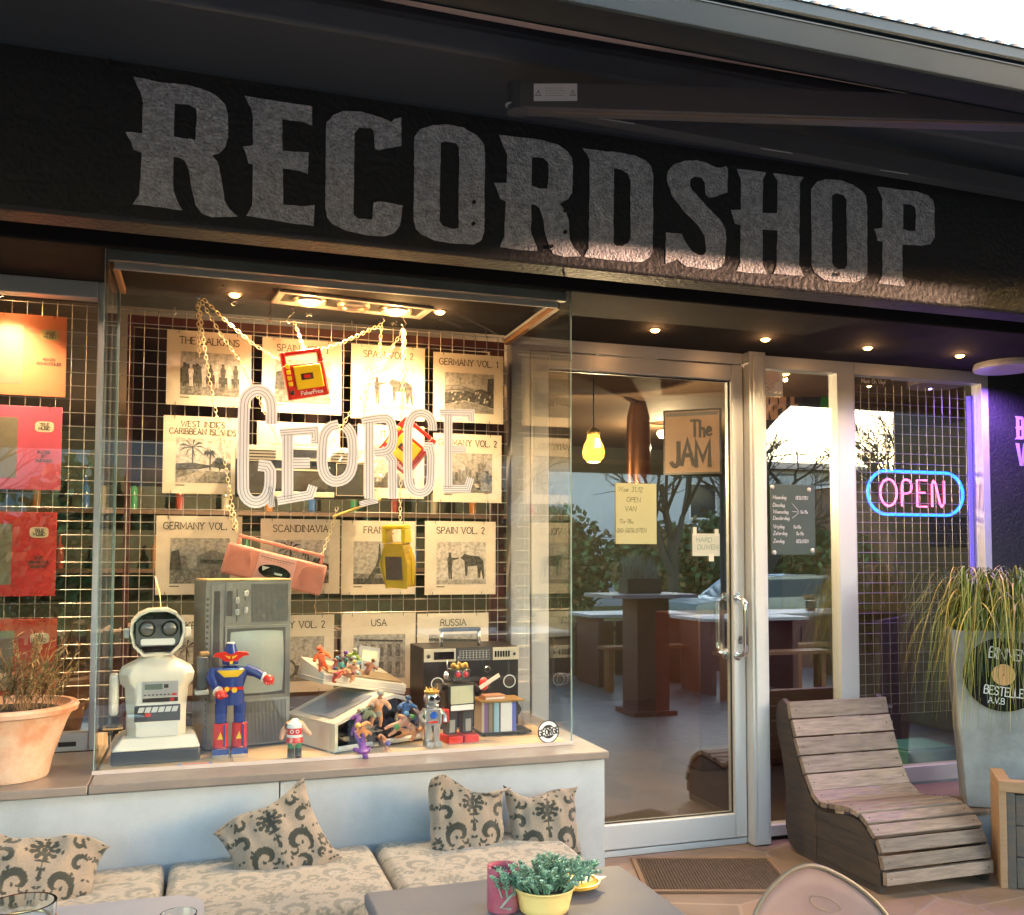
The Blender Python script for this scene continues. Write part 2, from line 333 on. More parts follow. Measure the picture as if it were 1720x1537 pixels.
_k.inputs['Color1'].default_value = (.10,.075,.08,1); _k.inputs['Color2'].default_value = (.17,.13,.135,1); _k.inputs['Mortar'].default_value = (.05,.045,.045,1); _k.inputs['Scale'].default_value = 4.6; _k.inputs['Mortar Size'].default_value = .018
grassm = mat('winter lawn', (.06, .08, .025), .95, spec=.1, var=1, vs=1.2, c2=(.15, .115, .055), det=10, bump=1, bs=20, bd=.05)
b = bm(slabs); b.box((-6, 1.9, -.2), (9, 9, 0)); struct(b.build('terrace_paving'))
b = bm(clinker); b.box((-6, -2.2, -.2), (9, 1.9, -.001)); struct(b.build('clinker_path'))
b = bm(mat('gravel bed', (.2, .15, .14), .9, var=1, vs=60, c2=(.06, .05, .05), bump=1, bs=50, bd=.02)); b.box((-14, -4.2, -.25), (22, -2.2, -.03)); struct(b.build('gravel_bed'))
b = bm(grassm); b.add([(-300,-300,-.45),(300,-300,-.45),(300,300,-.45),(-300,300,-.45)], [(0,1,2,3)]); struct(b.build('lawn'))
b = bm(mat('asphalt', (.03, .03, .031), .9, var=.5, vs=20, bump=.3, bs=150, bd=.003)); b.box((-60, -14, -.5), (60, -8.5, -.43)); struct(b.build('road'))

# ------------------------------------------------------------------ the building
SHOP = thing('shop_building', 'black painted single storey record shop with silver RECORDSHOP lettering', 'shop', (0, 3.2, 0))
def W(mb, name, **k):            # a part of the shop, modelled in world coordinates
    o = mb.build(name, SHOP, **k); o.location = (0, -3.2, 0); return o
YF = 2.85
b = bm(wallblk); b.box((-3, YF, 2.29), (5.5, 2.97, 3.02)); fascia = W(b, 'fascia', bevel=.012)
b = bm(wallblk); b.box((-3, 2.972, 2.52), (5.5, 3.2, 3.02)); b.box((-3, 3.202, 2.40), (5.5, 8.2, 3.06)); W(b, 'upper_wall')
b = bm(soffitm); b.box((-3, 3.2, 2.318), (5.5, 3.95, 2.398)); W(b, 'soffit', bevel=.008)
# the ten painted letters, traced outlines on the fascia plane
LT = [
 (4.095,200,110,[(100,80),(290,120),(460,135),(560,160),(660,205),(730,270),(750,340),(750,500),(730,565),(690,605),(640,620),(680,670),(700,760),(725,930),(760,990),(815,1040),(640,1045),(570,1020),(525,960),(500,850),(480,720),(450,655),(415,635),(375,630),(375,860),(400,930),(435,997),(280,975),(95,955),(140,890),(155,600),(100,580),(80,520),(45,460),(160,470),(165,260),(150,190),(120,130)],[(382,262),(480,270),(530,300),(535,350),(525,515),(378,492)]),
 (4.095,200,110,[(862,210),(1000,235),(1180,262),(1310,280),(1328,285),(1328,415),(1270,390),(1120,370),(1125,590),(1290,600),(1305,600),(1298,750),(1240,725),(1125,710),(1130,960),(1280,970),(1345,962),(1338,1105),(1180,1085),(1040,1060),(875,1035),(915,965),(920,680),(890,675),(875,620),(852,560),(920,550),(922,370),(905,290)],None),
 (4.095,520,160,[(115,190),(160,140),(230,110),(350,115),(440,140),(500,160),(560,190),(580,165),(632,155),(630,350),(540,365),(480,380),(450,370),(440,250),(425,228),(340,222),(310,260),(302,820),(330,850),(430,858),(440,740),(480,733),(560,745),(640,760),(620,900),(580,950),(520,970),(400,965),(260,935),(160,890),(120,840),(108,780)],None),
 (4.095,520,160,[(720,290),(760,235),(850,208),(940,203),(1060,225),(1150,280),(1200,340),(1205,400),(1200,940),(1180,1000),(1130,1028),(1000,1022),(860,1000),(770,960),(730,920),(715,860)],[(900,330),(930,318),(1005,330),(1028,360),(1025,915),(980,922),(915,900),(893,870)]),
 (4.095,820,210,[(75,72),(240,90),(380,108),(480,140),(540,180),(575,230),(582,290),(575,470),(550,510),(490,545),(530,590),(550,650),(560,790),(590,850),(637,905),(520,908),(450,890),(420,850),(395,760),(375,640),(350,570),(325,550),(295,545),(293,740),(320,810),(338,868),(200,858),(80,840),(110,770),(120,525),(85,510),(65,460),(40,400),(128,400),(130,200),(100,140)],[(300,222),(380,228),(412,260),(413,380),(405,440),(350,440),(297,420)]),
 (4.095,820,210,[(648,160),(780,180),(900,192),(1010,212),(1080,245),(1120,290),(1132,340),(1130,860),(1110,910),(1060,942),(950,942),(800,925),(658,908),(690,850),(697,240),(680,200)],[(862,298),(920,310),(960,335),(978,380),(978,780),(960,810),(920,832),(880,835),(860,815)]),
 (4.095,820,210,[(1228,380),(1235,320),(1280,270),(1350,248),(1430,245),(1500,262),(1570,295),(1600,295),(1630,285),(1645,300),(1643,465),(1560,495),(1520,500),(1495,480),(1490,400),(1470,365),(1420,355),(1390,375),(1385,420),(1400,450),(1500,560),(1590,650),(1630,720),(1635,780),(1625,940),(1600,975),(1560,995),(1450,988),(1360,975),(1300,925),(1218,955),(1222,740),(1328,750),(1350,800),(1400,870),(1450,898),(1480,895),(1498,870),(1490,770),(1450,700),(1340,590),(1260,480)],None),
 (4.526,1220,260,[(80,110),(200,122),(300,135),(275,190),(272,445),(385,445),(390,200),(355,143),(480,160),(585,172),(555,220),(550,840),(585,922),(450,912),(355,905),(380,840),(388,575),(272,568),(272,830),(303,908),(180,900),(75,885),(105,820),(108,535),(65,525),(50,470),(35,420),(110,420),(108,180)],None),
 (4.526,1220,260,[(645,260),(690,205),(760,187),(860,195),(960,230),(1030,280),(1058,320),(1068,400),(1068,900),(1040,945),(970,972),(860,970),(740,950),(670,900),(648,850)],[(800,310),(840,293),(890,308),(912,340),(918,840),(895,870),(850,873),(815,850),(800,820)]),
 (4.526,1220,260,[(1145,245),(1300,265),(1440,280),(1530,310),(1570,350),(1578,400),(1580,630),(1550,680),(1480,693),(1335,683),(1335,920),(1362,1002),(1250,990),(1152,978),(1185,920),(1187,660),(1150,655),(1140,610),(1122,565),(1185,555),(1185,330)],[(1340,375),(1400,378),(1435,400),(1442,470),(1435,580),(1380,580),(1340,565)])]
for sc_, ox, oy, out, hole in LT:
    def cv(L):
        Q = []; 
        for i, p in enumerate(L):       # a little hand-cut wobble between the traced corners
            q = L[(i+1) % len(L)]; Q.append(p); d = math.hypot(q[0]-p[0], q[1]-p[1]); k = int(d/45)
            for j in range(1, k+1): t = j/(k+1); Q.append((p[0]+(q[0]-p[0])*t+random.uniform(-2.5, 2.5), p[1]+(q[1]-p[1])*t+random.uniform(-2.5, 2.5)))
        return [(lambda w: (w.x, w.z))(at(ox+p[0]/sc_, oy+p[1]/sc_, YF)) for p in Q]
    b = bm(silver); b.prism(cv(out), YF-.003, YF-.0005, [cv(hole)] if hole else ())
    o = b.build('letter', fascia, smooth=20)
# bolts and rings left in the lettering
b = bm(mat('rusty bolt', (.05, .045, .04), .5, .6))
for px, py in ((795,341),(794,377),(948,355),(948,391),(1405,462),(925,415),(185,105)):
    b = bm(MATS['rusty bolt']); p = at(px, py, YF); b.cyl((p.x, YF-.012, p.z), (p.x, YF, p.z), .006, n=10); b.build('bolt', fascia)

# wing wall to the right, wall over the doors, room behind
b = bm(wallblk); b.box((3.92, 3.93, 0), (5.5, 4.1, 2.318)); W(b, 'side_wall')
for q in (5.5, -3.2): b = bm(wallblk); b.box((q, 1.38, 0), (q+.2, 8.2, 3.06)); W(b, 'wing_wall')
roomw = mat('dark green room wall', (.04, .05, .038), .8, var=.6, vs=2, c2=(.06, .05, .035)); 
b = bm(roomw); b.box((-3, 8.0, 0), (5.5, 8.2, 2.398)); b.box((5.38, 4.101, 0), (5.5, 8.0, 2.398)); b.box((-3, 4.3, 0), (-2.9, 8, 2.398)); W(b, 'room_wall')
b = bm(mat('ochre room ceiling', (.16, .1, .06), .8, var=.5, vs=2)); b.box((-2.9, 3.952, 2.36), (5.38, 8.0, 2.397)); W(b, 'room_ceiling')
b = bm(mat('room floor', (.045, .035, .035), .35, var=.6, vs=3)); b.box((-2.9, 3.97, .002), (5.38, 8, .03)); W(b, 'room_floor')

# door frame, door, side light and right-hand window
def xz(px, py, Y=3.95): p = at(px, py, Y); return p.x, p.z
FR0, FR1 = 3.93, 4.0
b = bm(alu); b.box((1.27, FR0, .02), (1.36, FR1, 2.318)); b.box((1.36, FR0, 2.262), (2.437, FR1, 2.318)); b.box((1.36, FR0, .0), (2.437, FR1, .028)); W(b, 'door_frame', bevel=.003)
b = bm(alu); b.box((2.437, 3.87, .004), (2.527, 4.0, 2.317)); b.box((2.452, 3.862, .02), (2.512, 3.87, 2.3)); W(b, 'door_post', bevel=.004)
b = bm(alu); b.frame(1.364, .034, 2.433, 2.256, .08, .062, .11, .075, 3.922, 3.985); door = W(b, 'door', bevel=.004)
b = bm(paneglass); b.box((1.444, 3.95, .144), (2.371, 3.956, 2.181)); b.build('glass_pane', door)
b = bm(mat('rubber seal', (.02,.02,.02), .6)); b.frame(1.4441, .1441, 2.3709, 2.1809, .006, .006, .006, .006, 3.944, 3.949); b.build('glazing_seal', door)
b = bm(chrome)
for yy in (3.90, 4.01):
    sgn = -1 if yy < 3.95 else 1; x = 2.388 if sgn < 0 else 2.36; y1 = yy+sgn*.045; zt, zb = 1.15, .875
    P = [(x, 3.95+sgn*.02, zt)]+[(x, 3.95+sgn*(.02+.085*math.sin(a)), zt-.0+.0-(1-math.cos(a))*.03) for a in (.5, 1.0, 1.57)]
    P += [(x, 3.95+sgn*.105, zt-.06), (x, 3.95+sgn*.105, zb+.06)]+[(x, 3.95+sgn*(.02+.085*math.sin(a)), zb+(1-math.cos(a))*.03) for a in (1.57, 1.0, .5)]+[(x, 3.95+sgn*.02, zb)]
    b.tube(P, .0125, 14)
    for z in (zt, zb): b.cyl((x, 3.95+sgn*.027, z), (x, 3.95+sgn*.035, z), .02, n=20)
b.build('handle', door)
b = bm(chrome); b.prism([(2.402+.012*math.cos(a*.3927), .95+.02*math.sin(a*.3927)) for a in range(16)], 3.916, 3.9215); b.use(blackm); b.cyl((2.402, 3.914, .953), (2.402, 3.9158, .953), .005); b.build('lock', door)
b = bm(alu); b.frame(2.528, .02, 3.075, 2.317, .004, .1, .05, .062, FR0, FR1); W(b, 'side_light_frame', bevel=.003)
b = bm(paneglass); b.box((2.532, 3.956, .07), (2.975, 3.962, 2.255)); W(b, 'side_light_glass')
b = bm(alu); b.frame(3.076, .215, 3.92, 2.317, .003, .045, .075, .062, FR0, FR1); W(b, 'window_frame', bevel=.003)
b = bm(paneglass); b.box((3.079, 3.956, .29), (3.875, 3.962, 2.255)); W(b, 'window_glass')
b = bm(stonegrey); b.box((3.076, 3.935, 0), (3.92, 4.05, .214)); W(b, 'window_plinth')
# left-hand window (stands 30 cm further out)
b = bm(alu); b.frame(-2.9, .66, -.335, 2.317, .05, .045, .062, .06, 3.62, 3.68); lw = W(b, 'left_window_frame', bevel=.003)
b.v = []; b = bm(blackm); p = atx(0, 0, 1); b.box((-.475, 3.617, .678), (-.418, 3.6195, .694)); b.build('drain_slot', lw)
b = bm(paneglass); b.box((-2.85, 3.645, .722), (-.38, 3.651, 2.257)); W(b, 'left_window_glass')
b = bm(wallblk); b.box((-3, 3.3, 2.25), (-.337, 3.62, 2.3175)); b.v = b.v; W(b, 'left_lintel') if False else None
maroon = mat('maroon painted frame', (.1, .025, .025), .5, var=.4, vs=4)
b = bm(maroon); x0, z0 = xz(216, 522, 4.02); b.box((x0, 4.0, .66), (x0+.022, 4.03, 2.3)); b.box((x0+.022, 4.0, 2.26), (1.26, 4.03, 2.3)); b.box((1.2, 4.0, .66), (1.26, 4.03, 2.26)); W(b, 'inner_frame')
b = bm(mat('maroon board', (.035, .012, .014), .7, var=.5, vs=3)); b.box((x0+.022, 4.05, 1.62), (1.2, 4.06, 2.26)); b.box((-2.9, 4.1, .1), (1.26, 4.12, .7)); W(b, 'back_board')

# ------------------------------------------------------------------ plinth with ledge, display case
PL = thing('plinth_wall', 'blue grey stone plinth with a weathered ledge under the display window', 'wall', (0, 3.4, 0))
def Pt(mb, name, **k): o = mb.build(name, PL, **k); o.location = (0, -3.4, 0); return o
xj = at(148, 1325, 3.07).x; xp = at(470, 1320, 3.08).x
b = bm(stonegrey)
for a, c in ((-3, xp-.002), (xp+.002, 1.343)): b.box((a, 3.085, 0), (c, 3.2, .628))
b.box((1.2, 3.2005, 0), (1.3429, 3.925, .628)); Pt(b, 'stone_panel', bevel=.002)
b = bm(ledgem)
b.box((-3, 3.062, .634), (xj-.0015, 3.617, .66)); b.box((xj+.0015, 3.062, .634), (1.35, 3.93, .66)); Pt(b, 'ledge', bevel=.003)
CASE = thing('display_case', 'glass display case with grey metal top rails standing on the stone ledge', 'display case', (.47, 3.5, .66))
def Cs(mb, name, **k): o = mb.build(name, CASE, **k); o.location = (-.47, -3.5, -.66); return o
XL, XR, YG = -.318, 1.270, 3.215
b = bm(caseglass); b.box((XL, YG, .664), (XR, YG+.008, 2.317)); 
gp = Cs(b, 'front_pane')
b = bm(caseglass); b.box((XR-.008, YG+.0085, .664), (XR, 3.925, 2.317)); Cs(b, 'side_pane')
b = bm(caseglass); b.box((XL, YG+.0085, .664), (XL+.008, 3.617, 2.317)); Cs(b, 'side_pane')
b = bm(glassedge); b.box((XR+.0003, YG-.0006, .664), (XR+.003, YG+.0086, 2.317)); Cs(b, 'glass_edge')
b = bm(glassedge); b.box((XL-.003, YG-.0006, .664), (XL-.0003, YG+.0086, 2.317)); Cs(b, 'glass_edge')
b = bm(glassedge); b.box((XL+.0005, 3.60, .68), (XL+.012, 3.6165, 2.31)); Cs(b, 'glass_edge')
b = bm(alud); b.box((XL+.004, YG+.010, 2.285), (XR-.012, YG+.035, 2.3175)); b.use(alu); b.box((XL+.02, YG+.05, 2.268), (XR-.03, YG+.062, 2.286)); b.box((XL+.02, YG+.05, 2.2861), (XR-.03, YG+.075, 2.292))
b.use(mat('warm brown rail', (.35, .2, .1), .45)); b.box((XR-.035, YG+.08, 2.272), (XR-.012, 3.925, 2.3)); b.use(alu); b.box((XR-.045, YG+.08, 2.288), (XR-.036, 3.925, 2.3))
b.use(mat('warm brown rail', (.35, .2, .1), .45)); b.box((XL+.012, YG+.08, 2.275), (XL+.03, 3.6, 2.298)); Cs(b, 'top_rail', bevel=.0015)
b = bm(mat('bottom channel', (.6, .5, .46), .4, .3)); b.box((XL-.006, YG-.008, .6605), (XR+.006, YG-.0008, .672)); Cs(b, 'bottom_rail')
b = bm(board); xs = [XL+.012, .095, .62, XR-.012]
for a, c in zip(xs[:-1], xs[1:]): b.box((a+.001, YG+.02, .6605), (c-.001, 3.93, .669))
Cs(b, 'floor_board', bevel=.001)
for px, py in ((375,480),(452,475),(388,508),(395,512),(780,505),(890,510),(730,548),(795,565)):
    b = bm(blackm); p = atz(px, py, 2.317); b.ball((p.x, p.y, 2.316), .004, 6, 4); Cs(b, 'ceiling_screw')

# GEORGE in white film on the front pane
film = mat('white window film', (.85,.83,.86), .6); _n = film.node_tree; _t = _n.nodes.new('ShaderNodeBsdfTranslucent'); _t.inputs[0].default_value = (.9,.85,.85,1); _m = _n.nodes.new('ShaderNodeMixShader'); _m.inputs[0].default_value = .05
_n.links.new(_n.nodes['Principled BSDF'].outputs[0], _m.inputs[1]); _n.links.new(_t.outputs[0], _m.inputs[2]); _n.links.new(_m.outputs[0], _n.nodes['Material Output'].inputs[0])

def trace(path, o, s): return [(lambda w: (w.x, w.z))(at(o[0]+x/s, o[1]+y/s, YG)) for x, y in path]
GS = []
A = ((380,630),6.404); B_ = ((590,670),7.686)
for path, ref, wd in [
 ([(488,530),(488,330),(470,250),(420,185),(340,155),(260,185),(205,250),(188,340),(178,1200),(195,1290),(250,1355),(330,1375),(410,1340),(455,1270),(475,1180),(475,985),(345,970)], A, 118),
 ([(470,1200),(490,1390),(450,1400)], A, 60),
 ([(575,625),(950,595),(955,700),(910,700)], A, 88), ([(660,640),(660,1330)], A, 118), ([(715,945),(900,945)], A, 110), ([(550,1350),(900,1290),(935,1190)], A, 96),
 ([(1210,535),(1110,560),(1050,640),(1035,760),(1030,980),(1060,1080),(1130,1140),(1210,1145),(1290,1110),(1345,1030),(1365,900),(1362,700),(1330,600),(1280,550)], A, 112),
 ([(135,290),(440,240),(510,290),(535,400),(540,540),(510,640),(440,690),(300,700)], B_, 120), ([(232,300),(232,1290)], B_, 128), ([(105,1360),(340,1310)], B_, 70), ([(470,720),(530,800),(535,1290)], B_, 120),
 ([(1050,410),(1050,320),(1020,240),(960,195),(880,180),(800,215),(750,290),(728,400),(728,1050),(760,1150),(830,1210),(920,1215),(990,1170),(1030,1080),(1035,620),(935,615)], B_, 118),
 ([(1140,180),(1545,185),(1545,300)], B_, 100), ([(1250,200),(1250,1150)], B_, 116), ([(1300,650),(1480,650)], B_, 100), ([(1180,1160),(1500,1160),(1540,1020)], B_, 100)]:
    GS.append((trace(path, *ref), wd/(ref[1]*490)))
b = bm(film); b.v = []
for k, (P, wd) in enumerate(GS):
    P = [P[0]]+smoothpl(P, 1)[1:-1]+[P[-1]] if len(P) > 5 else P
    h = wd/2; y = YG-.0008-k*.00003
    b.use(film); b.ribbon(P, -h, h, y)
b.use(mat('dark inline', (.10,.09,.09), .7))
for k, (P, wd) in enumerate(GS):
    P = [P[0]]+smoothpl(P, 1)[1:-1]+[P[-1]] if len(P) > 5 else P
    h = wd/2
    for o_ in (-.55, .05, .6): b.ribbon(P, h*o_-.0007, h*o_+.0007, YG-.0016)
dec = b.build('window_lettering', None); tag(dec, 'white shadowed GEORGE lettering stuck on the display case glass', 'lettering'); dec.location = (0,0,0)
# round sticker
s = thing('round_sticker', 'round black and white GEORGE sticker low on the display case glass', 'sticker', at(921, 1229, YG-.001))
def disc(mb, r, y, n=40, cx=0, cz=0): mb.add([(cx, y, cz)]+[(cx+r*math.cos(2*math.pi*k/n), y, cz+r*math.sin(2*math.pi*k/n)) for k in range(n)], [(0, 1+(k+1)%n, 1+k) for k in range(n)])
b = bm(blackm); disc(b, .041, 0); b.use(white); disc(b, .037, -.0003); b.use(blackm); disc(b, .0245, -.0006)
b.use(white); b.push(Matrix.Rotation(R(-8), 4, 'Y')); b.box((-.036, -.0012, -.0135), (.036, -.0009, .0135)); b.use(blackm); text(b, 'GEORGE', 0, -.011, .022, -.0014, .22, sp=.16, xs=.62)
b.pop(); b.build('print', s)

# ------------------------------------------------------------------ awning
AW = thing('awning', 'half extended dark grey folding arm awning over the shop front', 'awning', (0, 2.8, 2.8))
def Aw(mb, name, **k): o = mb.build(name, AW, **k); o.location = (0, -2.8, -2.8); return o
XY = Matrix(((0,1,0,0),(1,0,0,0),(0,0,1,0),(0,0,0,1)))
def xprism(mb, poly, x0, x1): mb.push(XY); mb.prism(poly, x0, x1); mb.pop()
b = bm(awndark); xprism(b, [(2.847,2.76),(2.6,2.81),(2.57,2.87),(2.6,2.95),(2.847,2.99)], -3, 5.45); Aw(b, 'cassette', bevel=.01)
b = bm(awnfab); N = 60; vs = []; M_ = 24
for i in range(N+1):
    x = -3+8.45*i/N
    for j in range(M_+1):
        t = j/M_; sag = .045*math.sin(math.pi*t)*(1+.25*math.sin(x*2.1)) ; vs.append((x, 1.93+(2.6-1.93)*t, 2.63+(2.935-2.63)*t-sag))
fs = [(i*(M_+1)+j, (i+1)*(M_+1)+j, (i+1)*(M_+1)+j+1, i*(M_+1)+j+1) for i in range(N) for j in range(M_)]
b.add(vs, fs); o = Aw(b, 'fabric'); md = o.modifiers.new('thick', 'SOLIDIFY'); md.thickness = .003
b = bm(awnmet); xprism(b, [(1.85,2.535),(1.835,2.59),(1.848,2.594),(1.848,2.603),(1.836,2.607),(1.84,2.64),(1.87,2.648),(1.95,2.645),(1.965,2.60),(1.955,2.54),(1.9,2.528)], -3.05, 5.5); Aw(b, 'front_bar', bevel=.004)
b = bm(mat('sunlit valance beads', (.35, .3, .3), .7, var=.8, vs=40, c2=(.2,.2,.2)))  # sunlit look of the scalloped edge put into the pale bead colour
for k in range(170):
    x = -3+k*.05; b.ball((x, 1.843, 2.646), (.017, .007, .0065), 8, 4)
Aw(b, 'valance_edge')
armm = mat('awning arm paint', (.11, .11, .12), .4, var=.4, vs=6, c2=(.08, .08, .09))
E0, E1, WB = Vector((.84, 2.54, 2.665)), Vector((2.55, 1.97, 2.60)), Vector((3.3, 2.74, 2.72))
def beam(mb, p, q, w, h):
    d = (q-p).normalized(); sdv = d.cross(Vector((0,0,1))).normalized(); up = sdv.cross(d)
    Mx = Matrix(((d.x, sdv.x, up.x, p.x), (d.y, sdv.y, up.y, p.y), (d.z, sdv.z, up.z, p.z), (0,0,0,1)))
    mb.push(Mx); mb.box((0, -w/2, -h/2), ((q-p).length, w/2, h/2)); mb.pop()
b = bm(armm); beam(b, E0, E1, .06, .075); b.use(awndark); b.cyl(E0-Vector((0,0,.042)), E0+Vector((0,0,.042)), .031, n=20); b.use(alu); b.cyl(E0-Vector((.02,.0,.02)), E0+Vector((-.02,-.0,-.026)), .018); b.use(mat('bronze strip', (.3,.2,.13), .4, .5))
b.push(Matrix.Translation((0,0,0))); beam(b, E0+Vector((.1,-.034,-.04)), E1+Vector((0,-.034,-.04)), .003, .006); b.pop(); Aw(b, 'forearm', bevel=.008)
b = bm(awndark); beam(b, E0+Vector((0,.05,.035)), WB, .05, .065); b.use(armm); b.box((3.22, 2.7, 2.64), (3.4, 2.846, 2.79)); b.use(alu)
for xx, yy, zz in ((1.1, 2.6, 2.655), (1.7, 2.66, 2.67), (2.2, 2.7, 2.68)): b.box((xx, yy-.045, zz-.004), (xx+.12, yy-.043, zz))
Aw(b, 'upper_arm', bevel=.006)
lb = at(908, 174, 2.478); ang = math.atan2(E1.y-E0.y, E1.x-E0.x)
b = bm(mat('white label', (.85,.86,.9), .5)); b.push(Matrix.Translation((E0.x+.092, E0.y-.0655, E0.z+.0)) @ Matrix.Rotation(ang, 4, 'Z') @ Matrix.Diagonal((.76,1,.9,1))); b.box((-.082, -.002, -.027), (.082, 0, .029)); b.use(ink)
for x in (-.065, .065):
    b.ribbon([(x-.01,-.01),(x,.008),(x+.01,-.01)], -.0008, .0008, -.0024, closed=True); b.ribbon([(x,.003),(x,-.005)], -.0007, .0007, -.0024)
for z in (.014, .006, -.002, -.01): b.ribbon([(-.04, z),(.04-abs(z), z)], -.0004, .0004, -.0024)
b.pop(); Aw(b, 'warning_label')

# ------------------------------------------------------------------ ceiling lights
def spotlight(parent, loc, power, size=R(120), blend=.9, c=warm, rad=.02, rot=(0,0,0), name='bulb_light'):
    l = bpy.data.lights.new(name, 'SPOT'); l.energy = power*.38; l.spot_size = size; l.spot_blend = blend; l.color = c; l.shadow_soft_size = rad
    o = bpy.data.objects.new(name, l); col.objects.link(o); o.parent = parent; o.location = loc; o.rotation_euler = rot; return o
def pointlight(parent, loc, power, c=warm, rad=.01, name='bulb_light'):
    rad = min(rad, .012); l = bpy.data.lights.new(name, 'POINT'); l.energy = power*.34; l.color = c; l.shadow_soft_size = rad
    o = bpy.data.objects.new(name, l); col.objects.link(o); o.parent = parent; o.location = loc; return o
def downlight(x, y, label, p):
    t = thing('downlight', label, 'ceiling light', (x, y, 2.318), group='small recessed ceiling spots')
    b = bm(mat('steel bezel', (.5, .4, .3), .3, .9)); b.lathe([(.020,-.0045),(.027,-.004),(.030,-.001),(.030,0)], n=28); b.build('bezel', t)
    b = bm(bulbm); b.lathe([(0.0001,-.014),(.014,-.012),(.0195,-.007),(.0195,-.0005)], n=20); b.build('bulb', t)
    spotlight(t, (0,0,-.03), p); pointlight(t, (0,0,-.035), p*.02, (1,.5,.2)); return t
DL = [(395,487,'small lit spot in the display case ceiling, left of the twin ring light',4),(740,522,'small lit spot in the display case ceiling, right of the twin ring light',4),
      (1098,555,'lit spot in the soffit above the middle of the shop door',3.2),(1284,570,'lit spot in the soffit above the door post',3.2),(1457,584,'lit spot in the soffit above the left side of the neon window',2.8),(1619,595,'lit spot in the soffit beside the round white ceiling lamp',2.2)]
for px, py, lb_, pw in DL:
    p = atz(px, py, 2.316); downlight(p.x, 3.63, lb_, pw)
# twin ring fixture
p0 = atz(593, 513, 2.316)
t = thing('ring_light_fixture', 'rectangular recessed fixture with two lit ring spots and one dark one', 'ceiling light', (p0.x, 3.63, 2.318), rz=R(6))
b = bm(mat('fixture silver', (.5, .45, .38), .4, .4)); 
b.box((-.3,-.085,-.01),(.3,-.065,0)); b.box((-.3,.065,-.01),(.3,.085,0)); b.box((-.3,-.065,-.01),(-.275,.065,0)); b.box((.275,-.065,-.01),(.3,.065,0)); b.use(blackm); b.box((-.275,-.065,-.003),(.275,.065,-.0005)); b.build('housing', t, bevel=.002)
for i, x in enumerate((-.17, 0.0, .17)):
    b = bm(mat('ring metal', (.5,.42,.3), .3, .8)); b.lathe([(.045,-.006),(.05,-.016),(.06,-.018),(.064,-.008),(.064,-.004)], (x,0,0), 32); ro = b.build('ring', t)
    b = bm(ringbulb if i != 1 else mat('dark lamp face', (.2,.19,.18), .3, .5)); b.lathe([(.0001,-.014),(.03,-.013),(.044,-.007)], (x,0,0), 28); b.build('lamp_face', ro)
    if i != 1: spotlight(t, (x,0,-.04), 8.5, R(150), 1, rad=.04); pointlight(t, (x,0,-.06), .5, (1,.55,.2), .03)
downlight(-.72, 3.76, 'lit spot in the ceiling above the orange sleeve in the left window', 8)
# round opal lamp on the soffit at the right
p0 = atz(1698, 605, 2.28)
t = thing('round_ceiling_lamp', 'round white flush ceiling lamp tinted violet near the right edge', 'ceiling light', (3.83, 3.72, 2.318))
b = bm(mat('white lamp body', (.6,.57,.6), .4)); b.lathe([(.15,0),(.155,-.02),(.15,-.032),(.135,-.034)], n=40); b.build('rim', t)
b = bm(glow('opal glass violet', (.42,.22,.85), .8)); b.lathe([(.0001,-.026),(.06,-.028),(.12,-.031),(.1345,-.033)], n=40); b.build('diffuser', t); spotlight(t, (0,-.05,-.04), 9, R(165), .6, (.36,.16,1), .002)

# ------------------------------------------------------------------ wire grids
def grid(name, label, x0, x1, z0, z1, Y, step=.0515, r=.0017):
    t = thing(name, label, 'wire grid', ((x0+x1)/2, Y, z0)); b = bm(wire); X = (x0+x1)/2; x = x0
    while x <= x1+.001: b.cyl((x-X, 0, 0), (x-X, 0, z1-z0), r, n=6); x += step
    b.build('upright_wires', t); b = bm(wire); z = z0
    while z <= z1+.001: b.cyl((x0-X, -.0035, z-z0), (x1-X, -.0035, z-z0), r, n=6); z += step
    b.build('cross_wires', t); return t
YW = 3.90
grid('wire_grid', 'galvanised wire grid hung with record sleeves behind the display case', -.86, 1.245, .80, 2.30, YW)
grid('wire_grid', 'galvanised wire grid behind the glass of the neon sign window', 3.09, 3.885, .54, 2.235, 4.03)
for i, px in enumerate((293,454,591,816)):      # little hooks from the case ceiling that carry the grid
    x = at(px, 520+px*.06, YW).x; b = bm(wire); b.tube([(x, YW, 2.318), (x, YW, 2.30), (x+.006, YW-.006, 2.292), (x, YW-.008, 2.285)], .0018, 6)
    tag(b.build('ceiling_hook'), ['small wire hook above the BALKANS sleeve','small wire hook left of the S hook, above the SPAIN VOL. 1 sleeve','small wire hook under the twin ring light fixture','small wire hook above the GERMANY VOL. 1 sleeve'][i], 'hook')

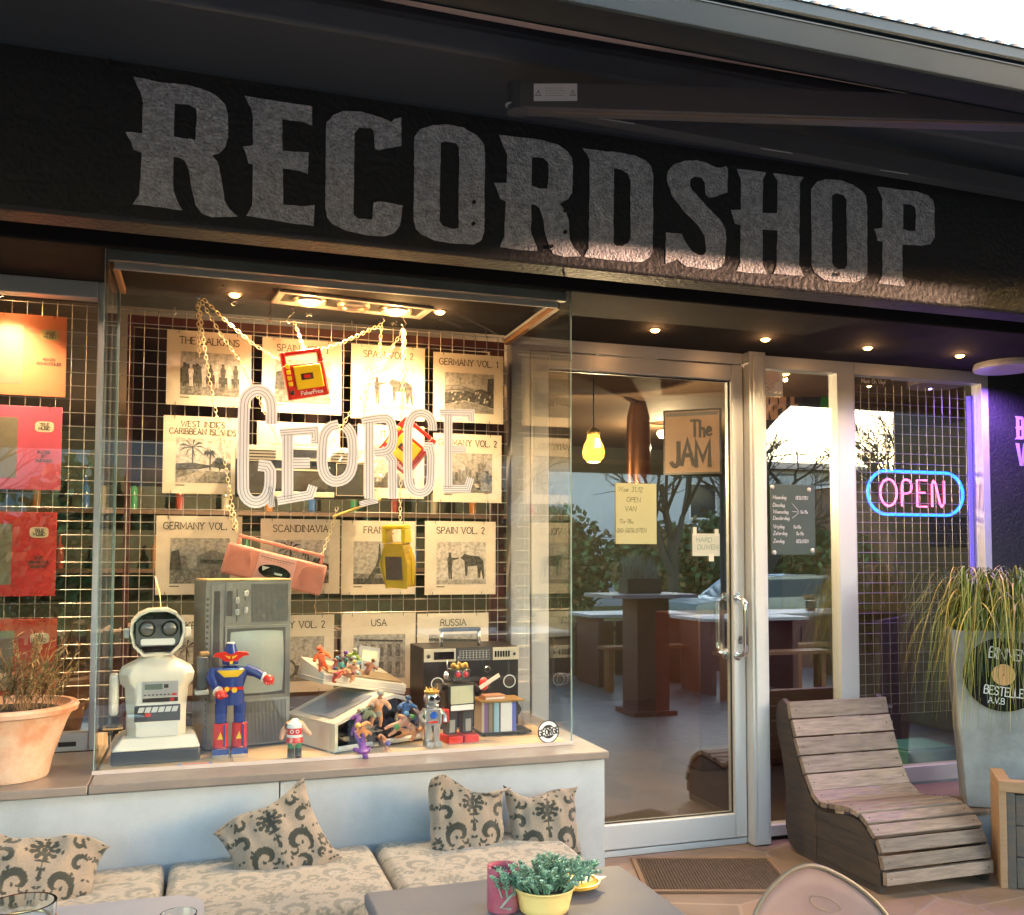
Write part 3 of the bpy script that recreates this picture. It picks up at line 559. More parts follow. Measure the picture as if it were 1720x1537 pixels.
# ------------------------------------------------------------------ record sleeves
pg = [mat('photo grey %d' % i, (c, c*.93, c*.82), .7, var=.9, vs=70, c2=(c*.5, c*.46, c*.4) if c > .15 else (c*2.6+.03, c*2.4+.03, c*2.1+.02), det=10, thr=(.42,.62)) for i, c in enumerate((.025, .09, .2, .36, .5))]
inkd = mat('title ink', (.03,.025,.02), .8)
def poly(mb, pts, y): mb.add([(p[0], y, p[1]) for p in pts], [tuple(range(len(pts)))])
def picture(b, kind, x0, z0, w, h, y):
    k = [0]
    def P(pts, c, l=1):
        k[0] += 1; b.use(pg[c]); b.prism([(x0+p[0]*w, z0+p[1]*h) for p in pts], y-k[0]*.00012, y)
    def man(x, s, c=0, z=.25):
        P([(x-.02*s, z),(x-.03*s, z+.2*s),(x-.045*s, z+.38*s),(x-.02*s, z+.43*s),(x-.025*s, z+.5*s),(x+.02*s, z+.5*s),(x+.02*s, z+.43*s),(x+.045*s, z+.37*s),(x+.03*s, z+.2*s),(x+.035*s, z),(x+.01*s, z),(x, z+.17*s),(x-.002*s, z)], c)
    P([(0,0),(1,0),(1,1),(0,1)], 4 if kind in ('bull','palm','usa') else 3)
    if kind == 'people':
        P([(0,0),(1,0),(1,.3),(0,.26)], 1); P([(0,.26),(1,.3),(1,.42),(.6,.45),(.3,.7),(.1,.72),(0,.6)], 0)
        for i in range(9): man(.07+i*.108, 1.0+.1*random.random(), 4 if i % 2 else 0, .2)
    elif kind == 'bull':
        P([(0,0),(1,0),(1,.12),(0,.1)], 3); man(.27, 1.25, 0, .12); P([(.3,.55),(.44,.6),(.44,.63),(.3,.62)], 0)
        P([(.48,.62),(.56,.55),(.58,.2),(.62,.2),(.63,.42),(.82,.44),(.84,.15),(.88,.15),(.9,.35),(.94,.12),(.97,.13),(.95,.55),(.86,.66),(.66,.68),(.56,.72),(.52,.66)], 0)
    elif kind == 'crowd':
        P([(0,0),(1,0),(1,.12),(.4,.3),(0,.2)], 2); P([(0,.2),(.4,.32),(1,.14),(1,.5),(.75,.62),(.5,.55),(0,.5)], 0)
        for i in range(26): x = random.random(); z = .2+random.random()*.35; P([(x,z),(x+.03,z+.01),(x+.035,z+.06),(x+.005,z+.06)], random.choice((2,3,4)))
        P([(.0,.55),(.3,.58),(.62,.5),(.6,.6),(.3,.7),(0,.66)], 1); P([(.28,.66),(.31,.66),(.305,.9),(.285,.9)], 1); P([(.86,.5),(.99,.5),(.98,.9),(.88,.88)], 0)
    elif kind == 'palm':
        P([(0,0),(1,0),(1,.25),(0,.3)], 1); P([(0,.1),(.2,.16),(.55,.33),(.6,.33),(.35,0),(0,0)], 3); P([(0,.28),(.4,.3),(.65,.36),(1,.3),(1,.45),(.7,.5),(.62,.4),(.3,.45),(0,.42)], 0)
        for cx, cz, s in ((.3,.8,.26),(.62,.68,.12),(.8,.52,.1)):
            P([(cx-.01,.3),(cx+.015,.3),(cx+.01,cz),(cx-.01,cz)], 0)
            for a in range(9): t = a*.7; P([(cx,cz),(cx+s*math.cos(t)*.6-.02,cz+s*math.sin(t)*.5+.03),(cx+s*math.cos(t),cz+s*math.sin(t)*.8-.04),(cx+s*math.cos(t)*.6,cz+s*math.sin(t)*.4)], 0)
    elif kind == 'tower':
        P([(0,0),(1,0),(1,.14),(0,.16)], 0); P([(0,.14),(1,.14),(1,.24),(.7,.2),(0,.26)], 1)
        P([(.28,.14),(.38,.14),(.43,.24),(.57,.24),(.62,.14),(.72,.14),(.58,.42),(.53,.6),(.51,.95),(.49,.95),(.47,.6),(.42,.42)], 0); P([(.4,.38),(.6,.38),(.6,.41),(.4,.41)], 2)
    elif kind == 'city':
        P([(0,0),(1,0),(1,.35),(0,.35)], 1)
        for i in range(14): x = i*.072; hh = .4+.25*random.random(); P([(x,.3),(x+.06,.3),(x+.06,hh),(x,hh)], random.choice((0,1,2)))
        P([(.7,.3),(.86,.3),(.86,.72),(.78,.8),(.7,.72)], 1)
        for i in range(12): x = random.random()*.9; z = random.random()*.3; P([(x,z),(x+.08,z),(x+.07,z+.04),(x+.01,z+.04)], random.choice((2,4,0)))
    elif kind == 'house':
        P([(0,0),(1,0),(1,.3),(0,.35)], 1); P([(.05,.3),(.3,.32),(.28,.6),(.06,.62)], 2); P([(.45,.3),(1,.3),(1,.6),(.7,.75),(.45,.6)], 2); P([(.5,.45),(.95,.42),(.95,.52),(.5,.53)], 0); P([(.0,.3),(.2,.3),(.15,.75),(.02,.7)], 0)
    elif kind == 'facade':
        P([(.1,0),(.95,0),(.95,.9),(.1,.94)], 3)
        for i in range(5):
            for j in range(2): P([(.17+i*.16,.1+j*.4),(.26+i*.16,.1+j*.4),(.26+i*.16,.38+j*.4),(.17+i*.16,.38+j*.4)], 1)
        P([(.1,.86),(.95,.82),(.95,.86),(.1,.9)], 0)
    elif kind == 'gun':
        P([(0,0),(1,0),(1,.1),(0,.1)], 2); P([(.1,.1),(.9,.2),(.9,.3),(.5,.36),(.1,.32)], 0); ring = [(.3+.16*math.cos(a), .28+.22*math.sin(a)) for a in np.linspace(0, 6.1, 18)]; P(ring, 0); P([(.3+.12*math.cos(a), .28+.16*math.sin(a)) for a in np.linspace(0, 6.1, 18)], 3)
    elif kind == 'train':
        P([(0,0),(.95,0),(.95,.85),(.15,.9),(0,.6)], 2)
        for i in range(5): P([(.05+i*.19,.3),(.2+i*.19,.3),(.2+i*.19,.68),(.05+i*.19,.68)], 0)
        P([(0,.86),(1,.8),(1,.86),(0,.92)], 0)
def sleeve(px0, py0, px1, py1, title, kind, label, pw=(.16,.86), ph=(.14,.72), tall=None):
    a = at(px0, py0, YW-.013); c = at(px1, py1, YW-.013); w = c.x-a.x; h = a.z-c.z
    t = thing('record_sleeve', label, 'record sleeve', ((a.x+c.x)/2, YW-.013, c.z), group='cream sleeves on the wire grid')
    b = bm(paper); b.box((-w/2, -.002, 0), (w/2, .0015, h)); b.build('cover', t)
    b = bm(inkd); lines = title if isinstance(title, list) else [title]; n = len(lines); hh = .027 if n == 1 else .022
    for i, s in enumerate(lines):
        xs = .9
        while textw(s, hh, .17, xs) > w*.86 and xs > .45: xs -= .04
        text(b, s, 0, h-.052-i*.029+(.010 if n > 1 else 0), hh, -.0024, .12, serif=1, sp=.17, xs=xs)
    b.build('title', t)
    b = MB(); picture(b, kind, -w/2+pw[0]*w, ph[0]*h, (pw[1]-pw[0])*w, (ph[1]-ph[0])*h, -.0022); b.build('photo', t)
    b = bm(ink); text(b, 'MUSEUM', -w/2+pw[0]*w, ph[0]*h-.014, .005, -.0024, .16, align='l') if False else b.box((-w/2+pw[0]*w, -.0023, ph[0]*h-.012), (-w/2+pw[0]*w+.035, -.0021, ph[0]*h-.008))
    b.build('small_print', t) if b.v else None
    for x in (-w*.36, w*.33):
        b = bm(blackm); b.tube([(x, -.003, h-.012), (x, -.004, h+.004), (x, .006, h+.012)], .0011, 5); b.build('wire_clip', t)
        b = bm(blackm); b.tube([(x-.01, -.003, .012), (x-.01, -.004, -.004), (x-.01, .006, -.006)], .0011, 5); b.build('wire_clip', t)
for a in [(281,553,421,686,'THE BALKANS','people','BALKANS sleeve with a photo of folk dancers, top row left'),(441,566,573,698,'SPAIN VOL. 1','house','SPAIN VOL. 1 sleeve half hidden by a red toy cassette player'),
 (590,577,713,708,'SPAIN VOL. 2','bull','SPAIN VOL. 2 sleeve with a bullfighter, top row under the ring light'),(728,591,845,713,'GERMANY VOL. 1','crowd','GERMANY VOL. 1 sleeve with a marching crowd, top row right'),
 (275,697,405,831,['WEST INDIES','CARIBBEAN ISLANDS'],'palm','WEST INDIES CARIBBEAN ISLANDS sleeve with a palm lined road'),(432,707,570,838,'','city','cream sleeve behind the hanging radio, between WEST INDIES and ITALY'),
 (601,712,712,838,'ITALY','tower','ITALY sleeve behind the lower red toy cassette player'),(728,727,842,845,'GERMANY VOL. 2','city','GERMANY VOL. 2 sleeve with a city square, at the right of the second row'),
 (263,866,405,998,'GERMANY VOL. 2','house','GERMANY VOL. 2 sleeve with a garden photo, left of the pink radio'),(438,871,570,997,'SCANDINAVIA','palm','SCANDINAVIA sleeve behind the pink radio'),
 (574,874,697,998,'FRANCE','tower','FRANCE sleeve with the tower photo behind the yellow player'),(714,875,832,998,'SPAIN VOL. 2','bull','SPAIN VOL. 2 sleeve with a bullfighter, at the right of the third row'),
 (262,1035,400,1165,'UKRAINE','palm','sleeve in the bottom row behind the white toy robot'),(440,1034,560,1160,'ITALY VOL. 2','gun','VOL. 2 sleeve in the bottom row beside the grey television'),
 (574,1031,697,1155,'USA','facade','USA sleeve with a street facade above the small screen'),(701,1031,820,1152,'RUSSIA','train','RUSSIA sleeve behind the handle of the black stereo')]: sleeve(*a)
# coloured sleeves in the left window
sunm = mat('silver sunburst print', (.42, .36, .25), .35, .5, var=.6, vs=4)
def csleeve(px1, py0, py1, c, words, label, badge, logo=('TELE','MUSIC')):
    a = at(px1, py0, YW-.013); cc = at(px1, py1, YW-.013); h = a.z-cc.z; w = h
    t = thing('record_sleeve', label, 'record sleeve', (a.x-w/2, YW-.013, cc.z), group='coloured sleeves in the left window')
    cm = mat('sleeve '+label[:10], c, .5, var=.3, vs=5); b = bm(cm); b.box((-w/2, -.002, 0), (w/2, .0015, h)); b.build('cover', t, bevel=.001)
    b = bm(sunm); x0, x1, z0, z1 = -w*.45, w*.02, h*.14, h*.86; b.box((x0, -.0024, z0), (x1, -.0021, z1))
    b.use(mat('sun ray', (.28,.23,.15), .5)); X, Z = (x0+x1)/2-.01, (z0+z1)/2
    for k in range(26):
        an = k*math.tau/26; d = [1e9]
        for q, lo, hi in ((math.cos(an), x0-X, x1-X), (math.sin(an), z0-Z, z1-Z)):
            if abs(q) > 1e-4: d.append((hi if q > 0 else lo)/q)
        L = min(d); b.ribbon([(X+.02*math.cos(an), Z+.02*math.sin(an)), (X+L*.97*math.cos(an), Z+L*.97*math.sin(an))], -.0005, .0005, -.0026)
    b.build('photo', t)
    b = bm(badge); bx, bz = w*.31, h*.76; e = [(bx+.032*math.copysign(abs(math.cos(q))**.5, math.cos(q)), bz+.02*math.copysign(abs(math.sin(q))**.5, math.sin(q))) for q in np.linspace(0, 6.0, 22)]; b.prism(e, -.0026, -.002)
    b.use(ink)
    for i, s in enumerate(logo): text(b, s, bx, bz+.002-i*.014, .0105, -.0028, .24, sp=.14)
    for i, s in enumerate(words): text(b, s, w*.31, h*.44-i*.016, .0095, -.0026, .24, sp=.12)
    b.build('print', t)
    for x in (w*.36, -w*.2): b = bm(blackm); b.tube([(x, -.003, h-.012), (x, -.004, h+.004), (x, .006, h+.012)], .0011, 5); b.build('wire_clip', t)
crm = mat('cream badge', (.75,.62,.42), .6)
csleeve(113, 533, 668, (.72,.22,.10), ['PIANOS','ROMANTIQUES'], 'orange sleeve PIANOS ROMANTIQUES at the top of the left window', mat('olive badge', (.4,.3,.1), .6), ('JAZZ','MUSIC'))
csleeve(105, 685, 824, (.68,.10,.17), ['FLUTES','ET','GUITARES'], 'pink sleeve FLUTES GUITARES, second in the left window', crm)
csleeve(96, 861, 1001, (.62,.04,.04), ['JAZZ','VIBRAPHONE','QUARTET'], 'red sleeve with a TELE MUSIC badge, third in the left window', crm)
csleeve(96, 1039, 1175, (.70,.06,.02), [], 'orange red sleeve behind the dried plant, lowest in the left window', crm)

# ------------------------------------------------------------------ chains
chm = mat('pale brass chain', (.85, .74, .48), .3, .75)
def chain(pts, Y, label, r=.0018, L=.021, Ws=.0062):
    P = [at(px, py, (Y[i] if isinstance(Y, (list, tuple)) else Y)) for i, (px, py) in enumerate(pts)]
    b = bm(chm); seg = []; acc = 0
    tot = sum((P[i+1]-P[i]).length for i in range(len(P)-1)); n = max(2, int(tot/(L-.0045)))
    def pos(d):
        for i in range(len(P)-1):
            l = (P[i+1]-P[i]).length
            if d <= l or i == len(P)-2: return P[i]+(P[i+1]-P[i])*(d/l), (P[i+1]-P[i]).normalized()
            d -= l
    for k in range(n):
        c, d = pos((k+.5)*tot/n); a = Vector((0,1,0)) if k % 2 else d.cross(Vector((0,1,0))).normalized(); a = (a-d*a.dot(d)).normalized()
        if k % 2 == 0: a = (a+Vector((0,.45,0))).normalized(); a = (a-d*a.dot(d)).normalized()
        ring = []
        for j in range(12):
            q = math.tau*j/12; ring.append(c+d*(math.copysign(max(0, L/2-Ws), math.cos(q))*(abs(math.cos(q)) > .2)+Ws*math.cos(q)*.9)+a*Ws*math.sin(q))
        b.tube(ring, r, 5, closed=True)
    tag(b.build('chain'), label, 'chain', 'brass chains hung in the display case')
chain([(334,508),(340,560),(352,640),(368,720),(380,790),(390,850),(399,890)], 3.72, 'long chain from the left hook down to the left end of the pink radio')
chain([(332,512),(334,560),(335,600)], 3.735, 'short loose chain end hanging from the left hook')
chain([(338,505),(370,560),(405,610),(435,670),(468,742)], [3.73,3.74,3.76,3.78,3.80], 'chain from the left hook to the hanging stereo behind the letter E')
chain([(342,502),(380,540),(425,578),(470,606)], [3.72,3.70,3.67,3.64], 'chain from the left hook to the left side of the upper red player')
chain([(494,540),(503,565),(512,590)], [3.74,3.70,3.64], 'short chain from the S hook down to the upper red player')
chain([(641,545),(605,562),(570,578),(528,592)], [3.78,3.72,3.67,3.63], 'chain from under the ring light to the right side of the upper red player')
chain([(641,548),(636,600),(618,655),(608,720)], [3.78,3.8,3.82,3.84], 'thin chain hanging straight below the ring light')
chain([(676,556),(645,605),(610,660),(578,710),(553,750)], [3.80,3.80,3.80,3.80,3.80], 'chain slanting from the right hook to the right end of the hanging stereo')
chain([(677,553),(676,640),(674,740),(673,820),(672,880)], 3.66, 'long vertical chain that carries the yellow player')
chain([(680,556),(681,600),(678,660),(676,688)], 3.63, 'short chain that carries the tilted red player')
chain([(566,852),(556,890),(540,935)], [3.82,3.80,3.77], 'chain down to the right end of the pink radio')
chain([(383,850),(390,875),(397,895)], 3.735, 'short doubled chain above the left end of the pink radio')
b = bm(chrome)
for px, py, Y in ((334,498,3.725),(641,540,3.78),(678,545,3.74)):
    p = at(px, py, Y); b = bm(chrome); b.tube([(p.x, Y, 2.318), (p.x, Y, p.z+.02), (p.x+.012, Y, p.z+.005), (p.x, Y, p.z-.01), (p.x-.01, Y, p.z)], .0022, 6)
    tag(b.build('ceiling_hook'), {334:'steel hook in the case ceiling that holds the left bunch of chains',641:'steel hook under the right end of the ring light fixture',678:'steel hook right of the ring light, above the vertical chain'}[px], 'hook')
p = at(488, 520, 3.76); b = bm(chrome); b.tube([(p.x, 3.76, 2.318), (p.x, 3.76, p.z+.012)]+[(p.x+.014*math.sin(q)*(1 if q < math.pi else 1), 3.76, p.z+.012-.0115*q/1.0) for q in np.linspace(0, 6, 14)], .0026, 8)
tag(b.build('ceiling_hook'), 'large S shaped hook above the upper red player', 'hook')

# ------------------------------------------------------------------ hanging toy cassette players
def pl(n, c): return mat(n, c, .32, spec=.5, var=.15, vs=6)
redp, yelp, darkp = pl('red toy plastic', (.62,.02,.012)), pl('yellow toy plastic', (.80,.58,.01)), pl('dark brown plastic', (.05,.03,.02))
def player(name, label, loc, rot, body, panel, words):
    t = thing(name, label, 'toy cassette player', loc, rot=rot)
    w, h, d = .155, .15, .05
    b = bm(body); b.box((-w/2,-d/2,0),(w/2,d/2,h*.86)); b.build('body', t, bevel=.008, seg=3)
    b = bm(body); b.box((-w/2,-d/2+.006,h*.86),(-w/2+.018,d/2-.006,h*1.2)); b.box((w/2-.018,-d/2+.006,h*.86),(w/2,d/2-.006,h*1.2)); b.box((-w/2+.018,-d/2+.006,h*1.1),(w/2-.018,d/2-.006,h*1.2)); b.build('handle', t, bevel=.004)
    b = bm(panel); b.box((-w*.26,-d/2-.005,.032),(w*.40,-d/2,h*.8)); dr = b.build('cassette_door', t, bevel=.003)
    b = bm(darkp); b.box((-.018,-d/2-.0065,.066),(.028,-d/2-.0052,.09)); b.use(body); b.box((-.007,-d/2-.0078,.072),(.017,-d/2-.0066,.084)); b.build('window', dr)
    b = bm(panel)
    for i in range(4): b.box((-w*.44,-d/2-.004,.05+i*.022),(-w*.34,-d/2,.066+i*.022))
    b.build('keys', t, bevel=.002)
    b = bm(white); text(b, words, .012, .011, .014, -d/2-.0008, .2, sp=.14); b.build('lettering', t)
    b = bm(darkp); b.ball((-w*.38,-d/2-.002,.025), (.009,.004,.009)); b.build('knob', t)
    return t
p = at(519, 668, 3.62); player('toy_cassette_player', 'red toy cassette player with yellow panel hanging tilted, the upper of the two red ones', (p.x, 3.62, p.z), (R(4), R(-12), 0), redp, yelp, 'FisherPrice')
p = at(650, 775, 3.63); player('toy_cassette_player', 'red toy cassette player turned on its corner behind the GEORGE letters', (p.x+.02, 3.63, p.z-.01), (0, R(40), R(-25)), redp, yelp, 'FisherPrice')
# yellow player seen edge-on
p = at(672, 985, 3.64); t = thing('toy_cassette_player', 'yellow toy cassette player hanging edge on below the long vertical chain', 'toy cassette player', (p.x-.005, 3.64, p.z), rot=(0, R(-6), R(52)))
yel2 = pl('ochre toy plastic', (.55,.36,.02)); b = bm(yel2)
b.push(XY); b.prism([(-.05,0),(.035,0),(.06,.09),(.035,.165),(-.035,.165),(-.06,.09)], -.035, .035); b.pop(); b.build('body', t, bevel=.005)
b = bm(yelp); b.box((-.03,-.05,.17),(.03,-.032,.225)); b.box((-.03,.032,.17),(.03,.05,.225)); b.box((-.03,-.05,.225),(.03,.05,.24)); b.build('handle', t, bevel=.004)
b = bm(mat('smoked window', (.10,.07,.06), .2)); b.box((-.0375,-.035,.03),(-.0355,.035,.12)); b.box((.0355,-.035,.03),(.0375,.035,.12)); b.build('cassette_door', t)
b = bm(yelp); b.box((-.003,-.0625,.01),(.003,-.056,.15)); b.build('seam', t)

# pink radio, hanging tilted
pinkp, pink2, black2 = pl('salmon pink plastic', (.50,.20,.16)), pl('pale pink plastic', (.55,.30,.29)), mat('gloss black', (.012,.012,.014), .12)
a = at(377, 935, 3.76); c = at(543, 975, 3.76); w = (c-a).length; an = math.atan2(a.z-c.z, c.x-a.x)
t = thing('pink_radio', 'salmon pink radio cassette player with two round speakers hanging tilted on chains', 'radio', ((a.x+c.x)/2, 3.76, (a.z+c.z)/2), rot=(0, an, 0))
b = bm(pinkp); b.box((-w/2,-.035,-.062),(w/2,.035,.058)); b.build('body', t, bevel=.01, seg=3)
b = bm(pink2); b.box((-.072,-.039,-.056),(.072,-.0355,.05)); b.build('front_panel', t, bevel=.001)
b = bm(black2); b.prism([(.062*math.cos(q), -.014+.027*math.sin(q)) for q in np.linspace(0, 6.2, 40)], -.043, -.0392); b.use(mat('tape sticker', (.35,.42,.4), .4)); b.box((.0,-.0442,-.022),(.03,-.0432,-.014)); b.prism([(-.05,-.0),(-.022,-.0),(-.045,-.018)], -.0442, -.0432); b.build('cassette_window', t)
b = bm(ink); b.box((-.066,-.0396,.034),(.066,-.0391,.036)); 
for i in range(9): b.box((-.05+i*.012,-.0396,.026),(-.045+i*.012,-.0391,.028))
text(b, 'Radio', -.066, .014, .006, -.0396, .14, align='l') if False else None
b.build('tuning_scale', t)
for sx in (-1, 1):
    b = bm(pinkp); X = sx*(w/2-.053); 
    for k in range(9): r = .008+k*.0048; b.tube([(X+r*math.cos(q), -.0362, -.002+r*math.sin(q)) for q in np.linspace(0, math.tau, 30)[:-1]], .0012, 5, closed=True)
    b.build('speaker_grille', t)
b = bm(pinkp); b.box((-w/2+.03,-.008,.085),(w/2-.02,.008,.098)); b.box((-w/2+.03,-.008,.058),(-w/2+.042,.008,.085)); b.box((w/2-.032,-.008,.058),(w/2-.02,.008,.085)); b.build('handle', t, bevel=.003)

# hanging black and silver stereo behind the lettering
a = at(396, 748, 3.80); c = at(612, 838, 3.80)
t = thing('hanging_stereo', 'black and silver portable stereo hanging behind the GEORGE lettering', 'stereo', ((a.x+c.x)/2, 3.80, c.z)); w = c.x-a.x; h = a.z-c.z
b = bm(blackm); b.box((-w/2,-.03,0),(w/2,.05,h*.97)); b.build('body', t, bevel=.004)
silv = mat('champagne silver panel', (.72,.63,.48), .35, .25, var=.2, vs=10); b = bm(silv); b.box((-w/2,-.036,h*.72),(w/2,-.0302,h)); b.box((-w*.25,-.036,0),(w*.25,-.0302,.02)); b.build('tuner_panel', t, bevel=.001)
b = bm(blackm)
for i in range(3): b.box((-w*.44,-.0375,h*.76+i*.012),(-w*.2,-.0362,h*.76+.005+i*.012)); b.box((w*.22,-.0375,h*.76+i*.012),(w*.44,-.0362,h*.76+.005+i*.012))
b.box((-w*.15,-.0375,h*.78),(w*.15,-.0362,h*.94)); b.build('dial', t)
for sx in (-1, 1):
    b = bm(mat('speaker cloth', (.03,.028,.025), .8, bump=.6, bs=400, bd=.002)); b.box((sx*w*.48,-.034,.012),(sx*w*.27,-.0302,h*.68)); b.use(silv); b.frame(min(sx*w*.485,sx*w*.265), .009, max(sx*w*.485,sx*w*.265), h*.7, .002, .002, .002, .002, -.0352, -.0342); b.build('speaker', t)
b = bm(mat('tape window', (.06,.05,.04), .2)); b.box((-w*.2,-.035,.03),(w*.2,-.0302,h*.5)); b.use(silv); b.box((-w*.2,-.036,h*.52),(w*.2,-.0302,h*.55)); b.build('tape_deck', t)
a = at(560, 868, 3.78); c = at(640, 838, 3.78)
t = thing('antenna_bar', 'slanting brass coloured carrying bar below the hanging stereo', 'handle bar', a); b = bm(mat('brass bar', (.6,.45,.15), .35, .6)); b.tube([(0,0,0), tuple(c-a)], .006, 8); b.build('bar', t)

# ------------------------------------------------------------------ white toy robot with tape deck
Fz = .669
def onf(px, py): return atz(px, py, Fz)
ivory = mat('ivory plastic', (.72,.70,.62), .38, spec=.5, var=.35, vs=5, c2=(.66,.6,.46)); ivory2 = mat('grey white plastic', (.62,.64,.62), .45)
p = onf(258, 1284); k = .000475
t = thing('toy_robot', 'large ivory toy robot with a tape deck in its chest and round goggle eyes', 'toy robot', (p.x, p.y+.1, Fz), rz=R(4))
def q_(x, z): return ((x-330)*k, (1380-z)*k)
b = bm(blackm); b.box((-.135,-.1,.002),(.135,.1,.045)); b.build('base', t, bevel=.006)
b = bm(ivory)
b.add([(-.137,-.102,.045),(.137,-.102,.045),(.137,.102,.045),(-.137,.102,.045),(-.105,-.078,.085),(.12,-.078,.085),(.12,.09,.085),(-.105,.09,.085)], [(0,3,2,1),(4,5,6,7),(0,1,5,4),(1,2,6,5),(2,3,7,6),(3,0,4,7)]); b.build('skirt', t, bevel=.008, seg=3)
b = bm(ivory)
def oct_(w, d, z, c=.03): return [(-w+c,-d,z),(w-c,-d,z),(w,-d+c,z),(w,d-c,z),(w-c,d,z),(-w+c,d,z),(-w,d-c,z),(-w,-d+c,z)]
rings = [oct_(.092,.07,.08), oct_(.092,.07,.16), oct_(.098,.075,.24), oct_(.112,.078,.258), oct_(.116,.08,.285), oct_(.108,.075,.302), oct_(.064,.055,.325,.02), oct_(.052,.045,.335,.02)]
vs = [q for r_ in rings for q in r_]; fs = [(i*8+j, i*8+(j+1)%8, (i+1)*8+(j+1)%8, (i+1)*8+j) for i in range(len(rings)-1) for j in range(8)]+[tuple(range(7,-1,-1)), tuple(range(56,64))]
b.add(vs, fs); b.build('torso', t, bevel=.005, seg=3)
b = bm(ivory2); b.box((-.062,-.0785,.085),(.066,-.071,.262)); 
b.use(mat('silver face plate', (.45,.45,.46), .35, .5)); b.box((-.044,-.0815,.212),(.064,-.0787,.262)); b.use(mat('lcd grey', (.14,.19,.17), .2)); b.box((-.038,-.083,.236),(.016,-.0817,.254)); b.use(blackm); b.box((.02,-.083,.24),(.034,-.0817,.252)); b.box((-.044,-.083,.196),(.064,-.0787,.209)); b.box((-.068,-.083,.134),(.072,-.0787,.186)); b.use(ivory); b.box((-.068,-.0822,.13),(.072,-.0787,.1338))
b.use(redp); b.box((-.036,-.087,.15),(-.018,-.0832,.162)); b.box((.044,-.0842,.216),(.06,-.0817,.222)); b.box((.04,-.0842,.198),(.052,-.0832,.207)); b.use(ink)
for i in range(7): b.box((-.04+i*.012,-.0822,.217),(-.033+i*.012,-.0817,.221))
b.use(mat('key grey', (.55,.56,.55), .3))
for i in range(6): b.prism([(-.058+i*.0205,.164),(-.042+i*.0205,.164),(-.037+i*.0205,.18),(-.053+i*.0205,.18)], -.088, -.0832)
b.build('tape_deck', t, bevel=.0008)
b = bm(ivory); b.cyl((.0,0,.33),(0,0,.352),.05,.045,24); b.build('neck', t)
hz = .418
hp = [(-.045,-.075),(.045,-.075),(.075,-.045),(.086,0),(.083,.035),(.06,.062),(.03,.075),(-.03,.075),(-.06,.062),(-.083,.035),(-.086,0),(-.075,-.045)]
b = bm(ivory); b.prism([(x, hz+z) for x, z in hp], -.03, .07); b.prism([(x*1.0, hz+z) for x, z in hp], -.055, -.0302, [[(x*.9, hz+z*.9) for x, z in hp]]); head = b.build('head', t, bevel=.006, seg=3)
b = bm(black2); b.prism([(x*.87, hz+z*.87) for x, z in hp], -.043, -.0303); b.build('visor', head)
b = bm(mat('mask grey', (.07,.07,.085), .35)); b.prism([(-.055,hz-.045),(.055,hz-.045),(.068,hz-.03),(.068,hz+.03),(.055,hz+.042),(-.055,hz+.042),(-.068,hz+.03),(-.068,hz-.03)], -.052, -.0432); b.build('mask', head, bevel=.003)
for x in (-.034, .036):
    b = bm(black2); b.tube([(x+.024*math.cos(q), -.053, hz+.012+.024*math.sin(q)) for q in np.linspace(0, math.tau, 25)[:-1]], .0026, 6, closed=True); b.use(mat('lens', (.15,.14,.15), .08, .4)); b.ball((x,-.05,hz+.012), (.022,.009,.022), 20, 10); b.build('eye', head)
b = bm(white); b.prism([(-.052,hz-.038),(-.048,hz-.041),(.048,hz-.041),(.053,hz-.036),(.053,hz-.024),(.048,hz-.02),(-.048,hz-.02),(-.053,hz-.024)], -.0545, -.0522); b.build('mouth', head)
b = bm(ivory2); b.box((-.103,-.012,hz-.02),(-.087,.012,hz+.012)); b.box((.087,-.012,hz-.02),(.105,.012,hz+.012)); b.build('ear_knob', head, bevel=.003)
b = bm(ivory); b.box((-.145,-.045,.15),(-.115,.03,.285)); b.build('arm', t, bevel=.012, seg=3)
b = bm(mat('amber plastic', (.4,.25,.1), .3)); b.box((-.16,-.11,.118),(-.10,-.035,.124)); b.use(blackm); b.box((-.15,-.105,.1245),(-.115,-.05,.131)); b.box((-.145,-.1,.1),(-.13,-.08,.1175)); b.build('gripper', t, bevel=.003)
b = bm(mat('dark arm grey', (.12,.12,.11), .35)); b.box((.125,-.03,.22),(.16,.03,.33)); b.use(ivory); b.box((.118,-.04,.205),(.165,.03,.219)); b.use(mat('amber plastic', (.4,.25,.1), .3)); b.box((.135,-.02,.33),(.165,.03,.345)); b.build('arm', t, bevel=.004)
b = bm(chm); b.tube([(.01,.03,.49),(.004,.03,.55),(-.012,.03,.6)], .0009, 5); b.build('antenna', t)

# ------------------------------------------------------------------ upright grey television and stereo tower
a = onf(341, 1264); c = onf(486, 1249); ang = math.atan2(c.y-a.y, c.x-a.x)
t = thing('television_tower', 'tall grey television with its screen between two ribbed speakers', 'television', a, rz=ang); w = (c-a).length; h = at(347, 976, a.y).z-Fz
tvg = mat('silver grey television plastic', (.22,.23,.225), .45, .15, var=.4, vs=8, c2=(.17,.18,.175)); tvd = mat('tv dark panel', (.07,.07,.075), .35)
def uv(u, v): return (u*w, h*(1-v))
def pb(mb, u0, v0, u1, v1, d0, d1): x0, z0 = uv(u0, v1); x1, z1 = uv(u1, v0); mb.box((x0, -d1, z0), (x1, -d0, z1))
b = bm(tvg); b.box((0, 0, .012), (w, .17, h)); b.use(mat('amber top edge', (.6,.45,.2), .4)); b.box((.002, -.004, h+.0005), (w-.002, .16, h+.006)); b.build('cabinet', t, bevel=.004)
